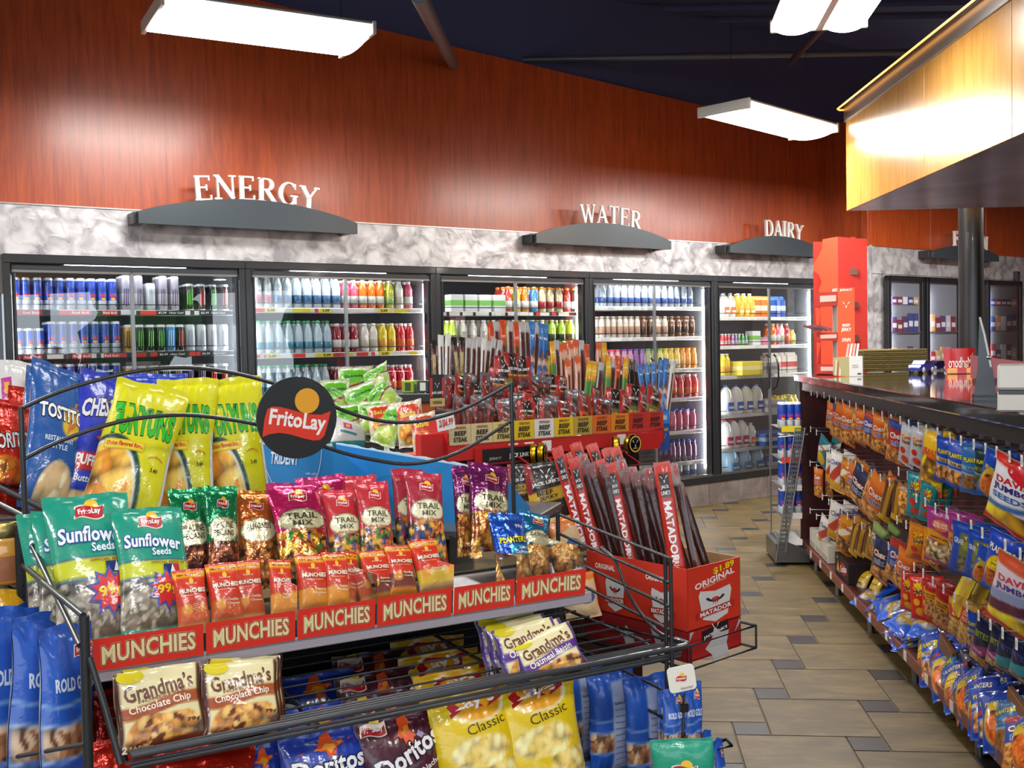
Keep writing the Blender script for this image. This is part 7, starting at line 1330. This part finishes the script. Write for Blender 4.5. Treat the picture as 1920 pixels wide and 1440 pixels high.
PL = [(1640, 1150), (1662, 1130), (1672, 1165), (1690, 1140), (1700, 1185), (1712, 1160), (1720, 1205), (1738, 1185), (1748, 1165), (1665, 1145), (1730, 1225), (1715, 1220)]
for j, (x, y) in enumerate(PL):
    lay(S['pz'], x, y, .17, .24, [20, -30, 60, 10, -50, 35][j % 6], f'blue bag with silver window lying on the bottom shelf, {OR[j]} counted from the far end', tilt=62, roll=[0, 20, -25, 40][j % 4])
STK = []
for j in range(17):                                              # the two upright files of blue bags at the near end
    f = j / 16
    x, y = 1738 + 190 * f, 1246 + 178 * f; x2, y2 = x + 12, y - 62 - 12 * f
    Pb, Pt = K.hit(x, y + 30, -.02), K.hit(x - 2 + rnd.uniform(-9, 9), y - 62 - 14 * f + rnd.uniform(-12, 8), -.07); k = ['hr', 'pt', 'pc', 'sl', 'pl', 'hr', 'cb', 'sl', 'pt'][j % 9]
    w = (52 + 30 * f) * depth(Pb) / FPX
    put(S[k], 'snack_bag', None, setup(Pb, Pt, w, S[k], Matrix.Rotation(math.radians(40 + rnd.uniform(-22, 22)), 3, 'Z') @ Vector(K.n)), f'{KD_.get(k)} standing at shelf front, {OR[j]} from far end', 'snack bag', 'bags standing on the bottom shelf')
for j in range(14):
    f = j / 13; x, y = 1775 + 160 * f, 1215 + 150 * f; k = ['bn', 'pc', 'hr', 'pt', 'bt', 'sl'][j % 6]
    Pb, Pt = K.hit(x, y + 45, -.10), K.hit(x + rnd.uniform(-10, 10), y - 30 - 8 * f + rnd.uniform(-12, 8), -.13)
    put(S[k], 'snack_bag', None, setup(Pb, Pt, (54 + 26 * f) * depth(Pb) / FPX, S[k], Matrix.Rotation(math.radians(48), 3, 'Z') @ Vector(K.n)), f'{KD_.get(k)} in rear file, {OR[j]} from far end', 'snack bag', 'bags standing on the bottom shelf')
for j, (x, y, a) in enumerate(((1772, 1220, 20), (1905, 1330, 10))):
    P = K.loc(K.hit(x, y, -.06)); m = MB(); m.box((-.09, -.02, -.03), (.09, 0, .04), '7a5234', CARD, .002)
    m.obj('carton_flap', None, K.M @ T3(P[0], -.06, P[2]) @ RY(-12), label='brown open carton edge among the blue bags, ' + ('the farther one' if j == 0 else 'the nearer one'), cat='carton', group='carton edges')

# ---------------------------------------------------------------- on the counter top
ZT = 1.352
def ct(x, y): return hitz(x, y, ZT)
bk = thing('wicker_basket', facing(ct(1678, 696), (1, -.02, 0)), 'long low woven olive wicker basket on the counter', 'basket'); bw = 118 * depth(ct(1678, 696)) / FPX; bh = 40 * depth(ct(1678, 696)) / FPX
m = MB(); n = 40; rows = 11
for side in (0, 1):
    y = 0 if side == 0 else .2
    for r in range(rows):
        z = bh * (r + .5) / rows
        m.tube([(-bw / 2 + bw * i / n, y + (.004 if (i + r) % 2 else -.004), z) for i in range(n + 1)], bh / rows * .55, '6a5c2c' if r % 2 else '564a24', MATTE, 5)
for s in (-1, 1):
    for r in range(rows): z = bh * (r + .5) / rows; m.tube([(s * bw / 2, .2 * i / 8, z) for i in range(9)], bh / rows * .55, '5e5228', MATTE, 5)
m.obj('woven_sides', bk, kind='stuff')
m = MB(); m.tube([(-bw / 2, 0, bh), (bw / 2, 0, bh), (bw / 2, .2, bh), (-bw / 2, .2, bh)], .007, '7a6a34', MATTE, 6, closed=True); m.obj('rim', bk)
m = MB(); m.box((-bw / 2, 0, 0), (bw / 2, .2, .006), '4a4020', MATTE); m.obj('base', bk)
# toy car
def car(M_, lb, col='1c2c8c'):
    t = thing('toy_car', M_, lb, 'toy car', 'toy cars on the counter'); m = MB()
    m.prism([(-.05, .010), (.05, .010), (.052, .022), (.046, .03), (.026, .033), (.012, .045), (-.018, .046), (-.036, .033), (-.05, .030)], -.022, .022, col, PLAST); m.obj('body', t)
    m = MB(); m.prism([(.022, .034), (.011, .044), (-.016, .045), (-.030, .034)], -.0225, .0225, '141a30', PLAST); m.obj('windows', t)
    for x in (-.03, .032):
        for y in (-.021, .021): m = MB(); m.lathe([(0, -.004), (.011, -.004), (.011, .004), (0, .004)], ['b8babf', '111214', 'b8babf'], PLAST, 14, T3(x, y, .011) @ RX(90)); m.obj('wheel', t)
    for y in (-.015, .015): m = MB(); m.lathe([(0, 0), (.006, 0), (.005, .003), (0, .004)], 'e8ecf0', PLAST, 10, T3(.051, y, .024) @ RY(90)); m.obj('headlight', t)
    return t
s_ = 46 * depth(ct(1728, 699)) / FPX / .1
car(facing(ct(1728, 700), (-.75, -.66, 0)) @ Matrix.Scale(s_ * 1.15, 4), 'blue toy car nearest to the wicker basket')
car(facing(ct(1757, 694), (-.9, -.3, 0)) @ Matrix.Scale(s_ * .9, 4), 'darker toy car behind the blue one, beside the red holder', '12163c')
# red holder with mirrored writing
P = ct(1800, 701); hw = 58 * depth(P) / FPX; hh = 48 * depth(P) / FPX
t = thing('card_holder', facing(P, (1, -.05, 0)), 'red card holder with mirrored white writing and tan base on the counter', 'holder')
m = MB(); n = 12; vs = []
for i in range(n + 1):
    u = -1 + 2 * i / n; vs += [(u * hw * .44, .02 * u * u - .01, .01), (u * hw * .5, .03 * u * u - .012, hh)]
m.add(vs, [(2 * i, 2 * i + 2, 2 * i + 3, 2 * i + 1) for i in range(n)], 'a81414', PLAST, True)
m.add([(x, y + .003, z) for x, y, z in vs], [(2 * i + 1, 2 * i + 3, 2 * i + 2, 2 * i) for i in range(n)], '7a1010', PLAST, True)
v, f = fit('Marlboro', hw * .72, hh * .42, bold=.0); v = v * [-1, 1]
m.add([(x, .025 * (x / hw * 2) ** 2 - .0135, z + hh * .45) for x, z in v], [q[::-1] for q in f], 'e8e0d8', PLAST)
m.obj('panel', t)
m = MB(); m.tube([(hw * .38, -.012, hh * .82), (hw * .36, -.018, hh * .4), (hw * .2, -.022, hh * .1)], .0028, 'c87a5a', METAL, 6); m.obj('rod', t)
m = MB(); m.box((-hw * .4, -.03, 0), (hw * .36, .02, hh * .22), 'd8904a', PLAST, .006); m.box((-hw * .14, -.032, 0), (hw * .16, .021, hh * .23), 'a81818', PLAST, .004); m.obj('base', t)
# column
P = hitY(1821, 600, 8.6); m = MB(); r_ = 22 * 8.6 / FPX; m.lathe([(r_, 0), (r_, 3.0)], '17191c', PAINT, 28); m.lathe([(r_ * 1.25, 0), (r_ * 1.25, .03), (r_, .06)], '17191c', PAINT, 28)
m.obj('column', None, Matrix.Translation((P[0], P[1], 0)), label='round black steel column rising from behind the counter to the soffit', cat='column')
# register side: dark curved screen and pale boxes
P = ct(1872, 748); t = thing('register_terminal', facing(P, (.9, -.42, 0)), 'dark curved terminal screen seen edge-on, beside the pale printer box', 'terminal')
k_ = depth(P) / FPX; m = MB(); m.slab([(-.005, 0, 0), (-.022, 0, 60 * k_), (-.044, 0, 120 * k_), (-.062, 0, 152 * k_), (-.068, 0, 150 * k_), (-.075, 0, 60 * k_), (-.09, 0, 0)], (0, .22, 0), '23262c', PLAST); m.obj('screen', t)
m = MB(); m.box((-.095, .0, 0), (.03, .22, .02), '1a1c20', PLAST, .004); m.obj('base', t); m = MB(); m.tube([(-.026, -.004, 60 * k_), (-.050, -.004, 122 * k_), (-.066, -.004, 154 * k_)], .0045, 'd8d8d4', PLAST, 6); m.obj('edge_trim', t); m = MB(); m.lathe([(0, 0), (.009, 0), (.009, .01), (0, .012)], 'b8bcc0', METAL, 14, T3(-.033, 0, 78 * k_) @ RX(90)); m.obj('knob', t)
P = ct(1870, 772); k_ = depth(P) / FPX; t = thing('printer_box', facing(P, (.9, -.42, 0)) , 'pale grey two part printer box at the right picture edge', 'printer')
m = MB(); m.box((0, 0, 0), (.40, .3, 32 * k_), 'cdc8be', PLAST, .006); m.obj('lower_case', t); m = MB(); m.box((.004, .004, 32 * k_), (.40, .3, 41 * k_), '1b1c20', PLAST, .002); m.obj('slot', t); m = MB(); m.box((0, -.003, 41 * k_), (.40, .3, 86 * k_), 'd6d1c8', PLAST, .008); m.obj('upper_case', t)
P = ct(1858, 720); k_ = depth(P) / FPX; m = MB(); m.prism([(0, 0), (.45, 0), (.45, 22 * k_), (.0, 46 * k_)], 0, .01, 'a01818', PLAST, facing(P + [0.02, .28, 0.02], (1, -.1, 0))); m.obj('red_sign', None, label='red slanting sign panel behind the pale printer box', cat='sign')
# white carton of tubes, small jerky stand, tall red floor display
P = ct(1618, 706); k_ = depth(P) / FPX
t = thing('counter_carton', facing(P, (1, -.1, 0)), 'white printed counter carton with slanting tubes on top, beside the basket', 'carton')
a_ = Vector((-.022, 0, 0)); m = MB(); m.box((-25 * k_, 0, 0), (0, .10, 38 * k_), 'd9d6d2', CARD, .002); decals(m, [('dr', .2, .8, .1, .18, '4a4a4a'), ('dr', -.6, .4, .45, .5, 'b0b4b8'), ('dr', -.6, .3, .55, .6, 'b0b4b8')], 12 * k_, 38 * k_, lambda x, z, o: np.stack([x - 12.5 * k_, 0 * x - o - .0006, z], -1), CARD); m.obj('box', t)
m = MB(); m.slab([(-25 * k_, 0, 0), (-50 * k_, .07, .01), (-50 * k_, .07, 36 * k_), (-25 * k_, 0, 38 * k_)], (.0, .01, 0), 'a8a070', CARD); m.obj('open_side', t)
for i in range(8): m = MB(); x = -48 * k_ + i * 3.4 * k_; m.slab([(x, .06 - i * .007, 2 * k_), (x + 2.4 * k_, .055 - i * .007, 2 * k_), (x + 4.4 * k_, .055 - i * .007, 33 * k_), (x + 2 * k_, .06 - i * .007, 33 * k_)], (0, -.004, 0), ['c8c4b4', 'b05a2a', 'd8d4c4', '8a8a4a'][i % 4], CARD); m.obj('sachet', t)
for i in range(4): m = MB(); x = -30 * k_ + i * 6 * k_; m.slab([(x, .02, 36 * k_), (x + 3.5 * k_, .02, 36 * k_), (x + 8 * k_, .03, 62 * k_), (x + 4.5 * k_, .03, 62 * k_)], (0, .006, 0), 'e4d8d4' if i % 2 else 'd8a8a0', CARD); m.obj('tube', t)
P = ct(1572, 703); k_ = depth(P) / FPX
t = thing('counter_display', facing(P, (1, -.1, 0)), 'orange cardboard counter display with horned head mark and three open shelves', 'display')
m = flat(T3(15 * k_, 0, 0), 31 * k_, 163 * k_, 'd8501c', [('t', 'JERKY', 0, .97, 1.5, .03, 'f6e8dc'), ('V', 0, .80, .9, 'f8f0e8'), ('t', 'BEEF', 0, .57, .9, .03, 'f6e8dc', dict(bold=.03)), ('t', 'JERKY', 0, .515, 1.2, .05, 'f6e8dc', dict(bold=.03)), ('t', 'STRIPS', 0, .40, 1.0, .04, 'f6e8dc', dict(bold=.03)), ('V', 0, .16, .9, 'f8f0e8')], t=.004); m.obj('side_panel', t)
b = MB(); b.slab([(0, 0, 0), (-34 * k_, .16, 0), (-34 * k_, .16, 2 * k_), (0, 0, 2 * k_)], (.0, .01, 0), 'b8281c'); b.slab([(0, .01, 0), (0, .17, 0), (0, .17, 163 * k_), (0, .01, 163 * k_)], (-.003, 0, 0), 'b9b0a6'); b.obj('back', t)
for z, h_ in ((2, 18), (64, 16), (130, 26)):
    b = MB(); b.slab([(0, -.002, z * k_), (-34 * k_, .10, z * k_), (-34 * k_, .10, (z + h_) * k_), (0, -.002, (z + h_) * k_)], (0, .003, 0), 'b02a20'); b.slab([(-3 * k_, -.0, (z + h_ * .3) * k_), (-31 * k_, .094, (z + h_ * .3) * k_), (-31 * k_, .094, (z + h_ * .75) * k_), (-3 * k_, .0, (z + h_ * .75) * k_)], (0, -.002, 0), 'd8b0a0'); b.slab([(0, 0, z * k_), (-34 * k_, .10, z * k_), (-34 * k_, .17, z * k_), (0, .17, z * k_)], (0, 0, .003), '9a2018'); b.obj('shelf_tray', t)
b = MB(); b.slab([(-34 * k_, .10, 20 * k_), (-30 * k_, .10, 44 * k_), (-26 * k_, .10, 62 * k_), (-34 * k_, .10, 62 * k_)], (0, .004, 0), 'd8401c'); b.slab([(-34 * k_, .10, 82 * k_), (-28 * k_, .10, 100 * k_), (-26 * k_, .10, 128 * k_), (-36 * k_, .10, 128 * k_)], (0, .004, 0), 'd8401c'); b.obj('cut_out_edge', t)
for i in range(4): hyp = MB(); p = Vector((-(10 + 8 * i) * k_, .03 + .02 * i, 82 * k_)); hyp.slab([p, p + Vector((-26 * k_, -.0, 10 * k_)), p + Vector((-24 * k_, 0, 14 * k_)), p + Vector((2 * k_, 0, 5 * k_))], (0, .006, 0), '7a2a24', FILM); hyp.obj('packet', t)
Y0 = 8.5; A_ = hitY(1573, 700, Y0); k_ = Y0 / FPX
fd = thing('floor_display', facing([A_[0], A_[1], 0], (1, .0, 0)), 'tall red cardboard floor display with slots, behind the far end of the counter', 'display'); zt = hitY(1573, 446, Y0)[2]
m = MB(); m.slab([(0, 0, 0), (59 * k_, .06, 0), (59 * k_, .06, zt - .005), (36 * k_, .04, zt - .003), (36 * k_, .04, zt + .008), (26 * k_, .03, zt + .008), (26 * k_, .03, zt), (0, 0, zt + .01)], (0, .006, 0), 'c8362e'); m.obj('side_panel', fd)
for z in (515, 578, 640): 
    zz = hitY(1598, z, Y0)[2]; s = MB(); s.box((17 * k_, .026, zz), (39 * k_, .035, zz + 12 * k_), '6a4638' if z == 515 else '4a2a24'); s.obj('hand_slot', fd)
m = MB(); cv = [(-24, zt)]; edge = [(0, 0), (0, zt + .01), (-22, zt + .0), (-23, zt - 18 * k_ * 1), (-28, zt - 30 * k_), (-36, zt - 45 * k_), (-36, zt - 58 * k_), (-28, zt - 66 * k_), (-24, zt - 80 * k_), (-28, zt - 95 * k_), (-26, zt - 130 * k_), (-26, 0)]
m.slab([(x * k_ if abs(x) else 0, -x * .004, z) for x, z in edge], (0, .006, 0), 'd8380f'); m.obj('front_side_panel', fd)
m = MB(); m.slab([(-26 * k_, .3, 0), (59 * k_, .36, 0), (59 * k_, .36, zt), (-26 * k_, .3, zt)], (0, .006, 0), '9a2418'); m.obj('rear_panel', fd)
# dark bag with a looped handle behind the basket
P = ct(1643, 676); k_ = depth(P) / FPX; m = MB(); m.box((-13 * k_, 0, 0), (12 * k_, .1, 50 * k_ + (676 - 652) * k_), '2a1012', CARD, .003)
t = thing('carrier_bag', facing(P, (1, 0, 0)), 'dark maroon gift bag with thin looped handle behind the wicker basket', 'bag'); m.obj('body', t)
m = MB(); m.tube(smooth([(-11 * k_, 0, 74 * k_), (-9 * k_, 0, 100 * k_), (-2 * k_, 0, 108 * k_), (2 * k_, 0, 98 * k_), (3 * k_, 0, 74 * k_)], 5), .0022, '1a1a1a', PAINT, 5); m.obj('handle', t)

# ---------------------------------------------------------------- slim drink stand at the counter's far end
Pn = hitz(1455, 1060, 0); Pf = hitz(1512, 1050, 0)
ds = thing('drink_stand', facing(Pn, (1, -.08, 0)), 'slim silver wire and perforated metal drink stand at the end of the counter', 'stand'); k_ = depth(Pn) / FPX
m = MB(); m.slab([(0, 0, .02), (62 * k_, 0, .02), (62 * k_, 0, .10), (20 * k_, 0, .17), (0, 0, .15)], (0, .42, 0), '7d8184', METAL); m.obj('base', ds)
m = MB(); nx, nz = 5, 30; x0b, x1b, x0t, x1t = 2, 18, 38, 56; Hs = 258
def pp(u, v): xa = x0b + (x0t - x0b) * v; xb_ = x1b + (x1t - x1b) * v; return ((xa + (xb_ - xa) * u) * k_, -.005, (18 + (Hs - 18) * v) * k_)
for i in range(nx):
    for j in range(nz):
        c = [pp(i / nx, j / nz), pp((i + 1) / nx, j / nz), pp((i + 1) / nx, (j + 1) / nz), pp(i / nx, (j + 1) / nz)]; mid = [sum(p[q] for p in c) / 4 for q in range(3)]
        o_ = []
        for a in range(4):
            p, q = c[a], c[(a + 1) % 4]; o_ += [p, [(p[z] + q[z]) / 2 for z in range(3)]]
        h_ = [[mid[z] + (p[z] - mid[z]) * (.50 if a % 2 == 0 else .66) for z in range(3)] for a, p in enumerate(o_)]
        m.add(o_ + h_, [(a, (a + 1) % 8, 8 + (a + 1) % 8, 8 + a) for a in range(8)], '8d9194', METAL)
m.obj('perforated_panel', ds)
for a_, b_ in (((0, 0, .02), (pp(0, 1))), ((18 * k_, 0, .1), pp(1, 1)), ((8 * k_, .38, .1), (8 * k_, .38, 240 * k_)), ((8 * k_, 0.02, 240 * k_), (62 * k_, .02, 245 * k_)), ((20 * k_, 0, .1), (20 * k_, 0.02, 242 * k_))): m = MB(); m.tube([a_, b_], .006, 'a4a8ab', METAL, 7); m.obj('frame_wire', ds)
for r, (z, n_) in enumerate(((.36, 5), (.56, 5), (.76, 5), (.98, 5), (.17, 5))):
    m = MB(); m.box((10 * k_, .03, z - .008), (52 * k_, .40, z - .003), 'a4a8ab', METAL); m.box((14 * k_, .02, z - .03), (50 * k_, .026, z + .012), ['e4dcd8', 'e4dcd8', 'd8322a', 'e0c81e', 'e8e6e0'][r], CARD); m.obj('tier', ds)
    if r < 4:
        for i in range(3):
            for q in range(2):
                put(DR['blue'], 'drink_can', None, ds.matrix_basis @ T3((18 + i * 14) * k_, .07 + q * .06, z), f'slim blue can, {["second", "third", "fourth", "top"][r]} tier of the drink stand, {"front" if q == 0 else "rear"} row {["left", "middle", "right"][i]}', 'can', f'cans on tier {r} of the drink stand')

# ---------------------------------------------------------------- wooden soffit with neon
sm = MB(); sm.box((.5, -4.2, 2.6), (8.13, 0, 2.62), '4a3c44', swirl('soffit_underside', 'a8949f', '8a7986', 1.2, .25, .1, .02)); s0 = sm.obj('soffit', None, SF.M, kind='structure')
x = .5
while x < 8.1: x1 = min(x + 1.2, 8.13); m = MB(); m.box((x + .0012, 0, 2.6), (x1 - .0012, .02, 3.29), 'c98c2a', HONEY, .002); m.obj('wood_panel', s0); x = x1
m = MB(); m.box((8.13, -4.2, 2.6), (8.15, .02, 3.29), 'c98c2a', HONEY); m.obj('wood_panel', s0)
m = MB(); m.box((.5, -.0, 3.29), (8.18, .03, 3.42), 'b8b2ae', METAL, .003); m.obj('metal_crown', s0)
m = MB(); m.box((.5, -4.2, 3.38), (8.13, 0, 3.40), '222', MATTE) if False else m.box((.5, -4.2, 3.38), (8.13, 0, 3.40), '222222', MATTE); m.obj('top_cover', s0)
m = MB(); m.tube([(.5, .07, 3.40), (8.2, .07, 3.40), (8.22, .05, 3.395), (8.22, -.6, 3.395)], .007, 'ff7a1a', NEON, 8); m.obj('neon_tube', None, SF.M, label='thin glowing orange neon tube along the top edge of the wooden soffit', cat='neon light')
for a_, b_ in ((6.6, -.9), (4.9, -.9), (3.4, -1.0)):
    m = MB(); m.lathe([(.07, 0), (.085, 0), (.085, -.012), (.07, -.014)], 'c8c4bc', METAL, 20); m.lathe([(0, -.004), (.07, -.004)], 'ffffff', LAMP, 20); m.obj('recessed_lamp', s0, T3(a_, b_, 2.598))
    p_ = SF.P(a_, b_, 2.57); area_light('recessed_lamp_light', tuple(p_), .12, .12, 14, (1, .93, .82))
# ---------------------------------------------------------------- freezer doors on the far wall
ZF = -.03
for i, (x0, x1) in enumerate(((1658, 1728), (1731, 1797), (1845, 1910))):
    P0, P1 = Z.loc(Z.hit(x0, 600, ZF)), Z.loc(Z.hit(x1, 600, ZF)); w = P1[0] - P0[0]; H_ = 2.26
    t = thing('freezer_door_unit', Z.M @ T3(P0[0], ZF, 0), 'dark framed glass freezer door, ' + ['left of the three, behind the basket', 'middle one, left of the black column', 'right of the black column'][i], 'freezer', 'glass freezer doors')
    m = MB(); 
    for a, b in ((0, .06), (w - .06, w)): m.box((a, -.05, .1), (b, .0, H_), '15171c', PAINT, .004)
    m.box((0, -.05, H_ - .06), (w, 0, H_), '15171c', PAINT, .004); m.box((0, -.05, .1), (w, 0, .2), '15171c', PAINT, .004); m.obj('frame', t)
    m = MB(); m.box((.06, -.012, .2), (w - .06, -.006, H_ - .06), '8a8c98', MATTE); m.obj('back_wall', t)
    for z in (.6, .95, 1.3, 1.65): m = MB(); m.box((.07, -.035, z), (w - .07, -.012, z + .015), 'b8bcc4', METAL); m.obj('shelf', t)
    m = MB(); m.box((.07, -.03, .3), (.085, -.015, 2.1), 'ffffff', TUBE); m.obj('light_tube', t)
    m = MB(); m.add([(.06, -.045, .2), (w - .06, -.045, .2), (w - .06, -.045, H_ - .06), (.06, -.045, H_ - .06)], [(0, 1, 2, 3)], 'ffffff', GLASS); m.obj('pane', t)
    rnd = random.Random(i)
    for z in (1.315, 1.665, 1.96) if i != 1 else (1.315, 1.665):
        for q in range(5):
            h_ = rnd.uniform(.12, .2); c = rnd.choice(['8a2a3c', 'c8c8d8', '5a3a6c', 'd8a878', '3a4a8c', 'e0e4ee']); x = .10 + (w - .2) * q / 5
            m = MB(); m.box((0, -.030, 0), ((w - .22) / 5.4, -.014, h_ if z < 1.9 else .08), c, CARD, .002); m.box((.01, -.031, h_ * .3 if z < 1.9 else .02), ((w - .22) / 5.4 - .01, -.029, h_ * .6 if z < 1.9 else .05), 'e8e4ea', CARD)
            m.obj('frozen_pack', None, Z.M @ T3(P0[0] + x, ZF, z), label=f'frozen food pack behind {["left", "middle", "right"][i]} freezer door, {OR[q]} on the {({1.315: "lower", 1.665: "middle", 1.96: "top"})[z]} shelf', cat='pack', group='frozen packs')
P = Z.loc(Z.hit(1903, 520, -.02)); m = MB(); m.box((-.035, -.05, -.07), (.035, 0, .07), '15161a', PLAST, .008); m.box((-.02, -.053, -.045), (.012, -.049, -.01), '3a3e44', PLAST, .002); m.box((-.02, -.053, .0), (.012, -.049, .04), '3a3e44', PLAST, .002)
m.obj('wall_control', None, Z.M @ T3(P[0], -.02, P[2]), label='small black control box on the silver wall at the right edge', cat='control box')
